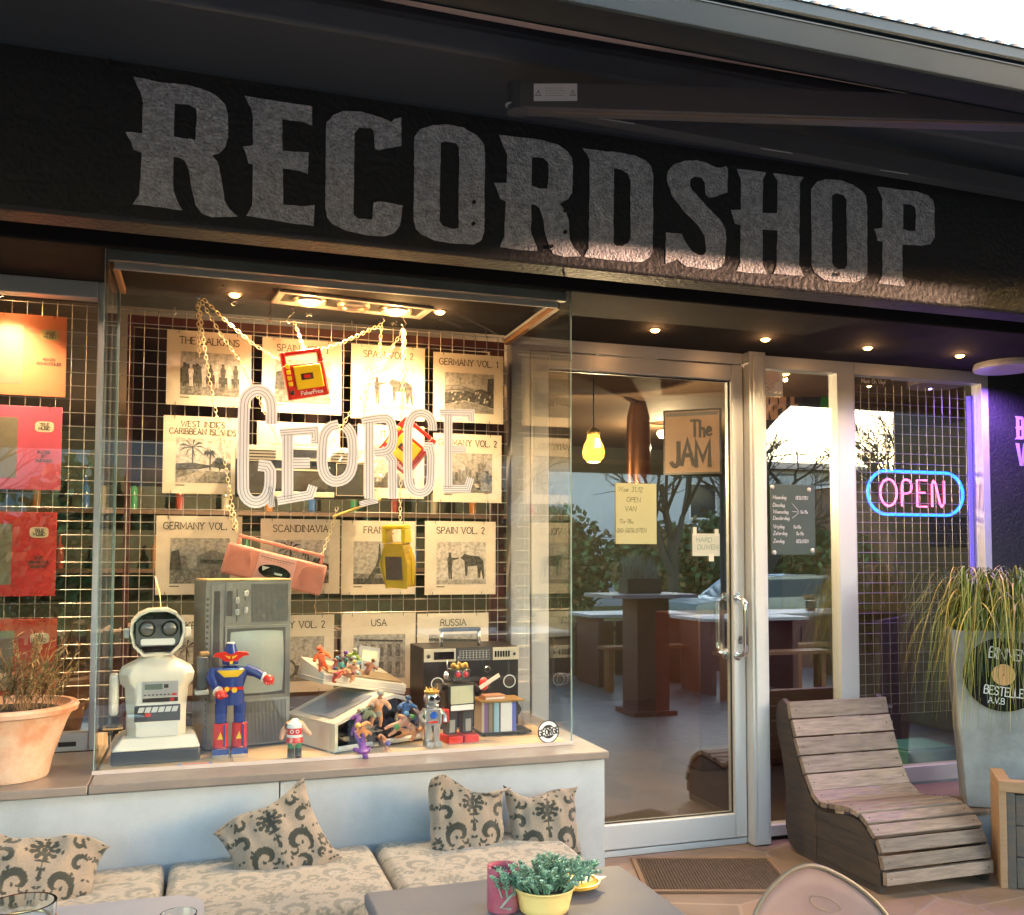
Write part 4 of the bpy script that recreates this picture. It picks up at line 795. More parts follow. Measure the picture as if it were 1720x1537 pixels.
b = bm(tvg); pb(b, .22, 0.01, .97, .255, 0, .003); pb(b, .22, .27, .96, .70, 0, .006); pb(b, .46, .715, .965, .985, 0, .003); pb(b, .06, .01, .2, .70, 0, .004); pb(b, .02, .71, .44, .985, 0, .006)
b.use(tvd); pb(b, .09, .06, .16, .66, .0045, .006); pb(b, .235, .06, .30, .21, .0035, .006); pb(b, .13, .8, .16, .86, .0065, .008); pb(b, .345, .14, .36, .245, .0035, .0045); pb(b, .44, .05, .455, .12, .0035, .0045); pb(b, .345, .05, .36, .12, .0035, .0045)
for i in range(24): pb(b, .01, .1+i*.0325, .035, .115+i*.0325, 0, .003)
b.build('control_panel', t, bevel=.0008)
b = bm(mat('slider chrome', (.6,.6,.58), .25, .8))
for u, v in ((.345,.10),(.345,.17),(.445,.06),(.445,.16)): pb(b, u-.015, v, u+.03, v+.035, .004, .012)
b.build('slider', t, bevel=.001)
for u0, v0, u1, v1 in ((.52,.02,.96,.25),(.475,.725,.955,.975)):
    b = bm(tvg); n = 30
    for i in range(n): x = u0+(u1-u0)*(i+.25)/n; pb(b, x, v0, x+(u1-u0)/n*.5, v1, .003, .0065)
    b.use(tvd); pb(b, u0, v0, u1, v1, .003, .0034); b.build('speaker_grille', t)
b = bm(tvd); pb(b, .245, .285, .93, .69, .006, .008); scr = b.build('screen_surround', t, bevel=.003)
sx0, sz0 = uv(.27, .675); sx1, sz1 = uv(.905, .30); b = bm(mat('tube glass', (.36,.42,.40), .2, var=.3, vs=3)); N = 14; vs = []; fs = []
for i in range(N+1):
    for j in range(N+1):
        u, v = i/N*2-1, j/N*2-1; e = .06*(1-v*v)*u*.5; vs.append(((sx0+sx1)/2+(sx1-sx0)/2*u*(1-.04*v*v), -.0085-.014*(1-u*u*.8)*(1-v*v*.8), (sz0+sz1)/2+(sz1-sz0)/2*v*(1-.04*u*u)))
for i in range(N):
    for j in range(N): fs.append((i*(N+1)+j, (i+1)*(N+1)+j, (i+1)*(N+1)+j+1, i*(N+1)+j+1))
b.add(vs, fs); b.build('screen', t)
b = bm(blackm); b.box((.01,.01,0),(w-.01,.15,.0118)); b.build('foot', t)

# ------------------------------------------------------------------ small figures: one continuous skinned body each
def figure_mesh(key, J, E, rad):
    me = bpy.data.meshes.new(key); me.from_pydata(J, E, []); o = bpy.data.objects.new(key, me); col.objects.link(o)
    sk = o.modifiers.new('skin', 'SKIN'); sk.use_smooth_shade = True
    for i, r in enumerate(rad): me.skin_vertices[0].data[i].radius = (r, r)
    me.skin_vertices[0].data[0].use_root = True
    o.modifiers.new('sub', 'SUBSURF').levels = 1; o.modifiers['sub'].render_levels = 1
    dg = bpy.context.evaluated_depsgraph_get(); m2 = bpy.data.meshes.new_from_object(o.evaluated_get(dg)); bpy.data.objects.remove(o); return m2
def muscle(pose=0):
    s = 1; a = pose*.35
    J = [(0,0,.04),(0,0,.055),(0,0,.075),(0,0,.083),(0,-.001,.094),(.016,0,.074),(.030,-.008,.062+a*.03),(.028,-.022,.058+a*.04),(-.016,0,.074),(-.031,-.004,.06),(-.026,-.02,.066+a*.02),(.009,0,.035),(.013,-.004,.018),(.014,0,.002),(.014,-.008,0),(-.009,0,.035),(-.014,-.002,.018),(-.014,0,.002),(-.014,-.008,0)]
    E = [(0,1),(1,2),(2,3),(3,4),(2,5),(5,6),(6,7),(2,8),(8,9),(9,10),(0,11),(11,12),(12,13),(13,14),(0,15),(15,16),(16,17),(17,18)]
    r = [.010,.011,.014,.006,.010,.009,.0065,.0055,.009,.0065,.0055,.008,.0065,.005,.004,.008,.0065,.005,.004]
    return figure_mesh('figure_body', J, E, r)
figA, figB = muscle(0), muscle(1)
def fig(label, loc, rot, c, s=1, me=None, c2=None, name='toy_figure', extra=True):
    t = thing(name, label, 'toy figure', loc, rot=rot); t.scale = (s,s,s); m2 = (me or random.choice((figA, figB))).copy(); m2.materials.clear(); m2.materials.append(pl('figure '+'%.2f%.2f%.2f' % c, c)); 
    o = bpy.data.objects.new('body', m2); col.objects.link(o); o.parent = t
    if c2 and extra:
        b = bm(pl('trim '+'%.2f%.2f%.2f' % c2, c2)); b.lathe([(.0125,.030),(.0135,.038),(.0125,.046)], n=14, sy=.95); b.build('trunks', t)
        b = bm(pl('trim '+'%.2f%.2f%.2f' % c2, c2)); b.ball((0,.001,.099), (.0105,.0105,.008), 12, 8); b.build('hair', t)
        b = bm(ink)
        for x in (-.004,.004): b.ball((x,-.0105,.095), .0013, 6, 4)
        b.build('eyes', t)
    return t

# blue and red tin robot (generic)
p = onf(385, 1272); t = thing('tin_robot', 'blue tin robot with red shins, red fists and a flared red visor', 'toy robot', (p.x, p.y+.03, Fz), rz=R(2)); k = .00047
blu, redm, ylw = mat('glossy blue tin', (.02,.05,.24), .18, coat=.5), mat('glossy red tin', (.65,.03,.02), .2, coat=.5), mat('glossy yellow', (.8,.5,.03), .25)
for x in (-.028, .032):
    b = bm(blu); b.box((x-.028,-.045,0),(x+.026,.03,.03)); b.use(chrome); b.box((x-.028,-.0465,.0),(x+.026,-.0452,.012)); b.build('foot', t, bevel=.007, seg=3)
    b = bm(redm); b.cyl((x,0,.031),(x,0,.11),.026,.024,20); b.use(ylw); b.prism([(x-.012,.06),(x+.006,.06),(x-.002,.085)], -.0285, -.0245); b.use(blu); b.box((x+.008,-.0275,.035),(x+.013,-.02,.108)); b.build('shin', t)
    b = bm(blu); b.cyl((x,0,.111),(x,0,.175),.019,.021,20); b.build('thigh', t)
b = bm(blu); b.push(Matrix.Diagonal((1,.62,1,1))); b.lathe([(.046,.17),(.048,.2),(.042,.225),(.05,.25),(.06,.28),(.055,.295),(.02,.3)], n=28); b.pop()
b.use(redm); b.box((-.04,-.034,.222),(.042,-.028,.232)); b.use(ylw); b.prism([(-.045,.288),(.045,.288),(.022,.266),(-.022,.266)], -.04, -.03); b.cyl((.012,-.038,.222),(.012,-.032,.222),.009); b.cyl((-.012,-.038,.226),(-.012,-.032,.226),.008); b.build('torso', t)
b = bm(blu); b.tube([(-.05,0,.285),(-.062,-.01,.26),(-.045,-.045,.225)], [.02,.018,.015], 12); b.tube([(.05,0,.285),(.085,-.01,.275),(.105,-.03,.262)], [.02,.017,.014], 12); b.build('arm', t)
b = bm(redm); b.ball((-.032,-.06,.212), (.019,.016,.016)); b.ball((.122,-.04,.252), (.019,.016,.018))
for i in range(4): b.ball((-.04+i*.008,-.074,.208), .0052, 8, 5); b.ball((.112+i*.007,-.052,.242), .0052, 8, 5)
b.use(white); b.tube([(-.044,-.046,.224),(-.041,-.05,.221)], .0175, 14); b.tube([(.104,-.03,.262),(.109,-.032,.26)], .0165, 14); b.build('fist', t)
b = bm(blu); b.lathe([(.026,.305),(.029,.325),(.026,.34),(.016,.372),(.012,.374)], n=24); b.use(white); b.lathe([(.014,.374),(.0135,.378)], n=24)
b.use(redm); b.prism([(-.058,.334),(-.05,.345),(-.02,.348),(0,.34),(.02,.348),(.05,.347),(.06,.337),(.04,.334),(.018,.318),(-.018,.318),(-.04,.333)], -.036, -.02)
b.use(ylw); b.prism([(-.017,.336),(-.004,.333),(-.005,.327)], -.0385, -.0362); b.prism([(.017,.336),(.004,.333),(.005,.327)], -.0385, -.0362); b.box((-.005,-.039,.308),(.005,-.03,.318)); b.build('head', t, bevel=.0015)

# headless figure in red shorts
p = onf(495, 1273); t = thing('headless_doll', 'small headless toy figure with white collar, red tunic, green tights and black boots', 'toy figure', (p.x, p.y+.01, Fz), rz=R(-5))
bodym = figure_mesh('doll', [(0,0,.062),(0,0,.085),(0,0,.108),(0,0,.125),(.022,0,.108),(.038,-.004,.082),(.054,-.016,.076),(-.022,0,.108),(-.038,0,.085),(-.044,-.008,.058),(.011,0,.045),(.012,0,.02),(-.011,0,.045),(-.012,0,.02)], [(0,1),(1,2),(2,3),(2,4),(4,5),(5,6),(2,7),(7,8),(8,9),(0,10),(10,11),(0,12),(12,13)], [.02,.017,.018,.009,.012,.011,.006,.012,.011,.007,.01,.008,.01,.008])
bodym.materials.append(pl('doll skin', (.72,.38,.25))); o = bpy.data.objects.new('body', bodym); col.objects.link(o); o.parent = t
b = bm(white); b.lathe([(.028,.098),(.026,.112),(.012,.124),(.008,.128)], n=16, sy=.75); b.build('collar', t)
b = bm(redm); b.lathe([(.029,.05),(.026,.066),(.023,.08),(.025,.099)], n=18, sy=.8); b.use(white); b.lathe([(.0262,.068),(.0262,.076)], n=18, sy=.82)
for x in (-.009,.009): b.tube([(x+.005*math.cos(q), -.0215, .088+.005*math.sin(q)) for q in np.linspace(0, math.tau, 12)[:-1]], .0012, 5, closed=True)
b.build('tunic', t)
b = bm(mat('doll green', (.03,.2,.07), .5))
for x in (-.012,.012): b.cyl((x,0,.03),(x,0,.055),.0105,n=14)
b.build('tights', t); b = bm(blackm)
for x in (-.012,.012): b.cyl((x,0,.0),(x,0,.031),.0118,.0112,14); b.ball((x,-.008,.005),(.0115,.016,.0055),10,6)
b.build('boots', t)
# price card on the floor
p = onf(329, 1285); b = bm(mat('blue card', (.08,.25,.6), .5)); b.box((-.055,-.015,0),(.05,.014,.001)); b.use(mat('orange card print', (.8,.25,.12), .5)); b.box((-.045,-.007,.0011),(.04,.01,.0016)); o = b.build('price_card'); o.location = (p.x, p.y+.01, Fz+.001); tag(o, 'small blue and orange card lying at the front of the display case', 'card')

# ------------------------------------------------------------------ two white cash register parts with toy figures in them
ivw = mat('aged white plastic', (.66,.62,.54), .42, var=.5, vs=4, c2=(.6,.5,.38)); ivg = mat('grey lid plastic', (.22,.24,.28), .4)
c0 = onf(562, 1267); RG = R(25)
t = thing('cash_register', 'white cash register shell lying open at the front, filled with muscle figures', 'cash register', c0, rz=RG)
prof = [(0,0),(0,.10),(.02,.108),(.19,.17),(.25,.178),(.30,.165),(.365,.10),(.372,.055),(.37,0)]
b = bm(ivw); inn = [(.012,.012),(.012,.095),(.03,.1),(.19,.158),(.25,.165),(.29,.154),(.352,.094),(.358,.05),(.355,.012)]
b.prism(prof, 0, .03, [inn]); b.prism([(x, z) for x, z in prof], .0305, .32); b.build('shell', t, bevel=.003)
b = bm(black2); b.prism([(x*.99+.002, z*.99+.001) for x, z in inn], .024, .0303); b.box((.02,-.002,.055),(.35,.001,.06)); b.build('dark_interior', t)
b = bm(blackm); b.box((.0,-.004,-.0005),(.37,.3,.006)); b.build('underside', t); b = bm(white); b.box((.012,-.006,.012),(.15,-.0005,.024)); b.box((.2,-.006,.014),(.36,-.0005,.026)); b.build('front_strip', t)
b = bm(ivg); b.add([(.02,.05,.1115),(.19,.05,.173),(.19,.28,.173),(.02,.28,.1115)], [(0,1,2,3)]); b.build('lid', t)
MR = Matrix.Translation(c0) @ Matrix.Rotation(RG, 4, 'Z')
def inreg(x, y, z): return MR @ Vector((x, y, z))
for lb_, x, y, z, rot, c, s, c2 in [
 ('purple spiny toy figure hanging over the front edge of the register shell', .07,-.03,.085,(R(150),0,R(20)),(.16,.05,.28),.95,(.08,.03,.2)),
 ('purple toy figure with red arms at the left of the register opening', .075,.0,.06,(R(-10),R(15),R(10)),(.2,.06,.3),.85,(.5,.05,.05)),
 ('orange blond toy figure lying in the middle of the register opening', .125,-.005,.05,(R(30),R(-50),R(20)),(.75,.3,.1),.95,(.8,.45,.08)),
 ('big tan toy figure in a grey vest at the top of the register opening', .16,.0,.085,(R(10),R(5),R(10)),(.62,.3,.15),1.15,(.3,.3,.28)),
 ('tan toy figure with a green shield in the register opening', .20,-.01,.06,(R(20),R(60),R(20)),(.65,.32,.2),1.0,(.06,.3,.06)),
 ('orange toy figure reaching right in the register opening', .235,-.01,.05,(R(20),R(80),R(0)),(.7,.3,.14),.9,(.7,.3,.1)),
 ('blue toy figure in a helmet at the right of the register opening', .275,-.002,.07,(R(5),R(10),R(10)),(.05,.15,.4),1.0,(.05,.12,.25)) ,('grey green toy figure crouching behind the blond one in the register opening', .10,.02,.085,(R(20),R(30),R(0)),(.25,.3,.2),.9,(.1,.1,.1)),
 ('brown toy figure lying under the tan one in the register opening', .17,-.005,.035,(R(80),R(70),R(0)),(.4,.18,.1),.9,(.1,.1,.35)),
 ('dark blue toy figure bent forward at the right end of the register opening', .30,.0,.05,(R(35),R(-20),R(10)),(.04,.08,.3),.9,(.1,.3,.5))]:
    fig(lb_, inreg(x, y-.008, z-.008), rot, c, s*1.05, c2=c2)
# upper wedge with screen
c1 = at(563, 1152, 3.40); t = thing('register_top', 'white wedge shaped register top with a small green screen, tilted on the open shell', 'cash register top', c1, rot=(R(2), R(11), R(22)))
b = bm(ivw); b.push(Matrix(((0,0,1,0),(0,1,0,0),(1,0,0,0),(0,0,0,1)))); b.pop()
b.add([(-.05,0,.0),(.30,0,-.0),(.30,.2,0),(-.05,.2,0),(-.05,.0,.036),(.30,.0,.036),(.30,.2,.075),(-.05,.2,.075),(-.06,.01,.03)], [(0,3,2,1),(4,5,6,7),(0,1,5,4),(1,2,6,5),(2,3,7,6),(3,0,4,7)]); b.box((-.052,-.003,.012),(.302,.2,.016)); b.build('wedge_body', t, bevel=.004)
b = bm(mat('tan key cover', (.36,.27,.15), .5, var=.5, vs=30)); b.push(Matrix.Rotation(math.atan2(.039,.2),4,'X')); b.box((-.03,.02,.0375),(.285,.12,.041)); b.pop(); b.build('key_cover', t)
b = bm(ivg); b.push(Matrix.Translation((.20,.13,.06)) @ Matrix.Rotation(R(-12),4,'X')); b.box((-.047,-.006,.02),(.047,.012,.092)); b.box((-.03,-.004,0),(.03,.01,.022)); b.use(mat('green lcd', (.16,.28,.18), .25)); b.box((-.034,-.0075,.036),(.034,-.0062,.076)); b.pop(); b.build('screen', t, bevel=.003)
Mt = Matrix.Translation(c1) @ Matrix.Rotation(R(22),4,'Z') @ Matrix.Rotation(R(11),4,'Y')
for lb_, x, y, z, rot, c, s, c2 in [
 ('bright orange toy figure at the left end on top of the register', -.03,.05,.05,(R(10),R(-15),R(10)),(.75,.14,.03),.95,(.7,.1,.03)),
 ('brown and purple toy figure behind the orange one on the register', .005,.07,.045,(R(0),R(40),R(30)),(.35,.12,.1),.8,(.1,.05,.2)),
 ('tan toy figure lying on top of the register between orange and green ones', .04,.05,.045,(R(60),R(60),0),(.6,.3,.15),.8,(.3,.1,.1)),
 ('pale blue toy figure sitting in front of the small green screen', .105,.04,.04,(R(-10),R(-10),R(-10)),(.25,.42,.5),.85,(.5,.5,.5)),
 ('dark toy figure with purple hair on top of the register', .06,.08,.05,(R(10),R(5),R(30)),(.1,.06,.05),.85,(.15,.06,.3)),
 ('green toy figure standing left of the small green screen', .10,.09,.055,(R(5),R(12),R(-20)),(.3,.45,.06),.95,(.35,.35,.3)),
 ('brown toy figure leaning against the small green screen', .14,.06,.045,(R(5),R(30),R(20)),(.35,.14,.08),.8,(.2,.1,.05)), ('red toy figure lying at the left rim of the register top', .02,.03,.045,(R(70),R(-50),0),(.6,.08,.05),.8,(.3,.05,.05)),
 ('orange toy figure with raised arm at the back of the register top', -.01,.10,.055,(R(0),R(-8),R(40)),(.7,.22,.06),.9,(.2,.08,.04)),
 ('teal toy figure leaning over its blue neighbour on the register top', .085,.07,.05,(R(5),R(-35),R(10)),(.05,.3,.3),.85,(.05,.2,.25)),
 ('yellow haired tan toy figure kneeling on the register top', .065,.02,.04,(R(20),R(15),R(-20)),(.65,.35,.2),.75,(.75,.5,.1))]:
    fig(lb_, Mt @ Vector((x, y-.01, z-.012)), rot, c, s, c2=c2)

# ------------------------------------------------------------------ black stereo
a = at(712, 1088, 3.60); c = at(871, 1075, 3.60); w = c.x-a.x; h = a.z-Fz-.004
stb = mat('stereo black', (.008,.008,.009), .4)
t = thing('boombox', 'large black stereo with champagne panels, round tuners and a chrome handle', 'stereo', (a.x, 3.60, Fz))
b = bm(stb); b.box((0,0,.004),(w,.26,h+.0)); b.build('body', t, bevel=.004)
b = bm(silv); b.box((.0,-.004,h-.052),(w*.33,-.0004,h-.002)); b.box((w*.72,-.004,h-.052),(w,-.0004,h-.002)); b.use(black2); b.box((w*.1,-.006,h-.044),(w*.31,-.0042,h-.014)); 
for i in range(6): b.box((w*.74+i*.011,-.006,h-.04),(w*.74+i*.011+.007,-.0042,h-.016))
b.build('champagne_panel', t, bevel=.0008)
b = bm(tvd); b.box((w*.345,-.003,h-.052),(w*.71,-.0004,h-.002)); b.use(white)
for i in range(5): b.box((w*.37,-.0036,h-.048+i*.009),(w*.69,-.0031,h-.0474+i*.009))
for i in range(9): b.box((w*.37+i*w*.035,-.0036,h-.044),(w*.373+i*w*.035,-.0031,h-.012))
b.build('tuning_scale', t)
def ringm(b, x, z, r, y=-.002, tr=.0022): b.tube([(x+r*math.cos(q), y, z+r*math.sin(q)) for q in np.linspace(0, math.tau, 30)[:-1]], tr, 6, closed=True)
for x in (w*.14, w*.90):
    b = bm(white); ringm(b, x, h*.56, .024); b.use(mat('speaker cone', (.03,.028,.026), .7)); b.prism([(x+.022*math.cos(q), h*.56+.022*math.sin(q)) for q in np.linspace(0, 6.1, 26)], -.0016, -.0003); b.build('tweeter', t)
    b = bm(mat('speaker cone', (.03,.028,.026), .7)); b.prism([(x+.05*math.cos(q), h*.2+.035*math.sin(q)) for q in np.linspace(0, 6.1, 26)], -.0016, -.0003); b.build('woofer', t)
for z in (h*.72, h*.52, h*.34):
    b = bm(chrome); ringm(b, w*.66, z, .011, -.006, .002); b.use(blackm); b.cyl((w*.66,-.012,z),(w*.66,0,z),.010); b.build('knob', t)
b = bm(chrome); b.cyl((w*.045,-.006,h-.03),(w*.045,-.001,h-.03),.008); b.cyl((w*.95,-.006,h-.03),(w*.95,-.001,h-.03),.006); b.build('small_knob', t)
b = bm(chrome); b.box((w*.20,.05,h),(w*.23,.075,h+.06)); b.box((w*.60,.05,h),(w*.63,.075,h+.06)); b.use(mat('black grip', (.03,.03,.035), .3)); b.box((w*.2,.045,h+.06),(w*.63,.08,h+.075)); b.build('handle', t, bevel=.004)

# ------------------------------------------------------------------ silver robot, red eyed robot, disc rack
tin = mat('silver tin', (.55,.55,.55), .22, .8, var=.2, vs=10)
p = onf(727, 1256); t = thing('silver_robot', 'small silver robot with a blue chest disc and a gold crown', 'toy robot', (p.x, p.y+.02, Fz), rz=R(8))
b = bm(tin)
for x in (-.016,.016): b.box((x-.013,-.03,0),(x+.013,.012,.022)); b.box((x-.011,-.012,.022),(x+.011,.01,.075))
b.build('legs', t, bevel=.002)
b = bm(tin); b.box((-.032,-.018,.075),(.032,.016,.135)); b.box((-.022,-.014,.135),(.022,.012,.15)); tor = b.build('torso', t, bevel=.004)
b = bm(mat('robot blue', (.02,.12,.6), .2)); b.cyl((0,-.022,.112),(0,-.0185,.112),.012); b.use(redm); b.box((-.018,-.0205,.085),(.016,-.0185,.092)); b.build('chest_disc', tor)
b = bm(tin); b.tube([(-.034,0,.125),(-.046,-.008,.11),(-.04,-.025,.088)], .008, 8); b.tube([(.034,0,.125),(.046,-.008,.108),(.043,-.02,.085)], .008, 8); b.build('arm', t)
b = bm(tin); b.lathe([(.018,.15),(.028,.158),(.03,.17),(.026,.184),(.012,.19)], n=18); b.use(black2)
for x in (-.011,.011): b.cyl((x,-.031,.172),(x,-.024,.172),.008)
b.build('head', t); b = bm(mat('gold plastic', (.6,.35,.08), .3, .4)); b.lathe([(.024,.186),(.028,.195),(.018,.2),(.008,.203)], n=14)
for i in range(5): q = math.pi+math.pi*i/4; b.cyl((.018*math.cos(q),.018*math.sin(q),.195),(.022*math.cos(q),.022*math.sin(q),.212),.005,.0008,8)
b.build('crown', t)
p = onf(773, 1247); t = thing('black_robot', 'black toy robot with red eyes, pale chest plate, red feet and red claws', 'toy robot', (p.x, p.y+.03, Fz), rz=R(10))
redr = mat('red robot plastic', (.6,.03,.025), .35)
for x in (-.032,.032):
    b = bm(redr); b.box((x-.03,-.055,0),(x+.027,.03,.028)); b.build('foot', t, bevel=.004)
    b = bm(blackm); b.box((x-.02,-.015,.0285),(x+.02,.018,.11)); b.use(alud); b.box((x-.01,-.0175,.035),(x+.012,-.0155,.08)); b.build('leg', t, bevel=.002)
b = bm(blackm); b.box((-.055,-.03,.11),(.055,.03,.21)); tor = b.build('torso', t, bevel=.004)
b = bm(mat('pale green plate', (.5,.5,.36), .5)); b.box((-.045,-.034,.138),(.045,-.0305,.202)); b.use(white); b.box((-.045,-.036,.115),(.045,-.0305,.134)); b.build('chest_plate', tor, bevel=.001)
b = bm(blackm); b.tube([(-.06,0,.195),(-.085,-.01,.2),(-.09,-.02,.185)], .014, 10); b.tube([(.06,0,.195),(.08,-.015,.17),(.082,-.035,.19)], .014, 10)
b.use(redr); b.ball((.084,-.04,.205), (.018,.016,.024)); b.box((-.085,-.05,.08),(-.058,-.015,.125)); b.build('arm', t, bevel=.002)
b = bm(blackm); b.box((-.035,-.028,.218),(.035,.024,.262)); b.cyl((0,0,.208),(0,0,.22),.02); hd = b.build('head', t, bevel=.003)
for x in (-.015,.015):
    b = bm(chrome); ringm(b, x, .243, .0125, -.03, .002); b.use(mat('red eye', (.55,.02,.04), .1)); b.ball((x,-.029,.243), (.0115,.006,.0115)); b.build('eye', hd)
b = bm(mat('gold plastic', (.6,.35,.08), .3, .4))
for i in range(9): a_ = i*.7; b.ball((.03*math.cos(a_)*.9,.012*math.sin(a_)-.01,.268+.004*(i%3)), .009, 8, 6)
b.use(chrome); b.tube([(-.04,0,.26),(-.046,0,.28),(-.042,0,.292)], .0018, 5); b.ball((-.052,-.01,.24),(.012,.008,.016)); b.tube([(.0,0,.275),(0,0,.3)], .0015, 5); b.ball((0,0,.302), .004, 6, 4); b.build('brain_coil', hd)
b = bm(mat('paper ticket', (.72,.6,.5), .7)); b.push(Matrix.Translation((.1,-.055,.215)) @ Matrix.Rotation(R(-28),4,'Y')); b.box((-.045,-.002,-.007),(.045,.002,.007)); b.pop(); tk = b.build('ticket'); tk.parent = None
tk.location = t.location; tk.rotation_euler = t.rotation_euler; tag(tk, 'strip of pale card held in the red claw of the black robot', 'card')
a = onf(808, 1238); c = onf(893, 1233); w = c.x-a.x; t = thing('disc_rack', 'wooden topped rack holding a row of discs beside the black robot', 'disc rack', (a.x, a.y, Fz)); h = .125
b = bm(blackm); b.box((0,0,.006),(w,.12,.014)); b.box((.01,.01,0),(.02,.11,.006)); b.box((w*.75,.01,0),(w*.78,.11,.006)); b.use(mat('rack wood', (.3,.18,.06), .4)); b.box((-.003,-.003,h),(w*.86,.125,h+.006)); b.use(caseglass); b.box((w*.86,-.002,.014),(w*.99,.12,h-.002)); b.build('frame', t)
x = .004; i = 0
for cc, ww in (((.45,.4,.3),.01),((.2,.1,.3),.012),((.12,.1,.1),.008),((.25,.2,.12),.01),((.1,.12,.1),.009),((.25,.45,.6),.01),((.3,.5,.6),.009),((.1,.05,.1),.006),((.62,.64,.66),.045),((.1,.13,.45),.016)):
    b = bm(mat('disc spine %d' % i, cc, .3)); b.box((x,.004,.0145),(x+ww-.0008,.11,.0145+h*.86)); o = b.build('disc_case'); o.location = t.location; x += ww; i += 1
    tag(o, ['beige','violet','dark slim','brown','dark green','light blue','pale cyan','thin black','wide white','blue'][i-1]+' disc case in the rack, '+['first from the left','second from the left','third from the left','fourth from the left','fifth from the left','left of the pale cyan one','right of the light blue one','left of the wide white one','the widest of the row','at the right end with a barcode'][i-1], 'disc case', 'disc cases in the rack')
b = bm(mat('cassette box', (.5,.25,.15), .4)); b.push(Matrix.Rotation(R(8),4,'Z')); b.box((0,0,0),(.085,.06,.016)); b.use(white); b.box((.004,-.001,.003),(.08,-.0002,.009)); b.pop(); o = b.build('cassette_box'); o.location = (a.x+.02, a.y+.015, Fz+h+.0065); tag(o, 'small orange cassette box lying on the disc rack', 'cassette box')

# ------------------------------------------------------------------ damask cloth pattern, drawn once as a tile and sampled into colour attributes
def damask():
    S = 240; M = np.zeros((S, S)); yy, xx = np.mgrid[0:S, 0:S]/S
    def stamp(x, z, r):
        for dx in (-1, 0, 1):
            for dz in (-1, 0, 1):
                X, Z = x+dx, z+dz
                if -.1 < X < 1.1 and -.1 < Z < 1.1: M[(xx-X)**2+(yy-Z)**2 < r*r] = 1
    def spiral(cx, cz, r0, turns, a0, sgn, w):
        for m_ in (1, -1):
            for i in range(70):
                t = i/69; a = a0+sgn*turns*math.tau*t; r = r0*(1-t*.82); stamp(.5+m_*(cx-.5+r*math.cos(a)), cz+r*math.sin(a), w*(.35+.9*math.sin(math.pi*min(1, t*1.1))**.6))
    spiral(.70, .36, .17, .85, -.9, 1, .034); spiral(.66, .12, .10, .8, 1.8, -1, .028); spiral(.88, .62, .10, .8, .5, 1, .026); spiral(.84, .86, .08, .8, 2.5, 1, .022); spiral(.92, .12, .07, .8, 4, -1, .02); spiral(.60, .30, .06, .6, 0, -1, .014)
    for a in np.linspace(0, math.tau, 10)[:-1]:
        for r, w in ((.075,.03),(.13,.03)): stamp(.5+r*math.cos(a), .74+r*math.sin(a)*.8, w)
        for q in np.linspace(.07, .16, 10): 
            X, Z = .5+q*math.cos(a+.35), .74+q*math.sin(a+.35)*.8; M[(xx-X)**2+(yy-Z)**2 < .006**2] = 0
    stamp(.5, .74, .035)
    rl = random.Random(5)
    for _ in range(34):
        x, z, a = rl.random()*.5, rl.random(), rl.random()*6.28
        if M[int(z*239), int(x*239)] > 0: continue
        for sx_ in (1, -1):
            for i in range(10): t = i/9; stamp(.5+sx_*(x-.5+.05*t*math.cos(a)), z+.05*t*math.sin(a), .015*math.sin(math.pi*t)+.001)
    for i in range(30): t = i/29; stamp(.5, .42+.16*t, .02*(1-t)+.006); stamp(.5+.12*t, .02+.05*t, .012); stamp(.5-.12*t, .02+.05*t, .012)
    for a in (-.8, -.4, 0, .4, .8):
        for i in range(14): t = i/13; stamp(.5+math.sin(a)*.11*t, .58-.1*t*math.cos(a)*.2+.03, .014*math.sin(math.pi*t)+.002)
    for sx in (0, 1):
        for a in np.linspace(0, math.tau, 8)[:-1]: stamp(sx+.06*math.cos(a), .25+.06*math.sin(a), .025)
    return M
DM = damask(); rngN = np.random.default_rng(3); DN = rngN.random((240, 240))
def cloth_cols(o, UV, base, fig_, sc, faded=1.0):
    me = o.data; ca = me.color_attributes.new('Col', 'FLOAT_COLOR', 'POINT'); out = np.ones((len(me.vertices), 4), dtype=np.float32)
    for i, (u, v) in enumerate(UV):
        U, V = int((u*sc % 1)*239), int((v*sc % 1)*239); k = DM[V, U]*faded; n_ = .88+.24*DN[(V*7) % 240, (U*3) % 240]
        for c in range(3): out[i, c] = (base[c]*(1-k)+fig_[c]*k)*n_
    ca.data.foreach_set('color', out.ravel())
clothm = vcmat('damask cloth', .9)
BEIGE, OLIVE = (.235,.19,.15), (.032,.034,.028)
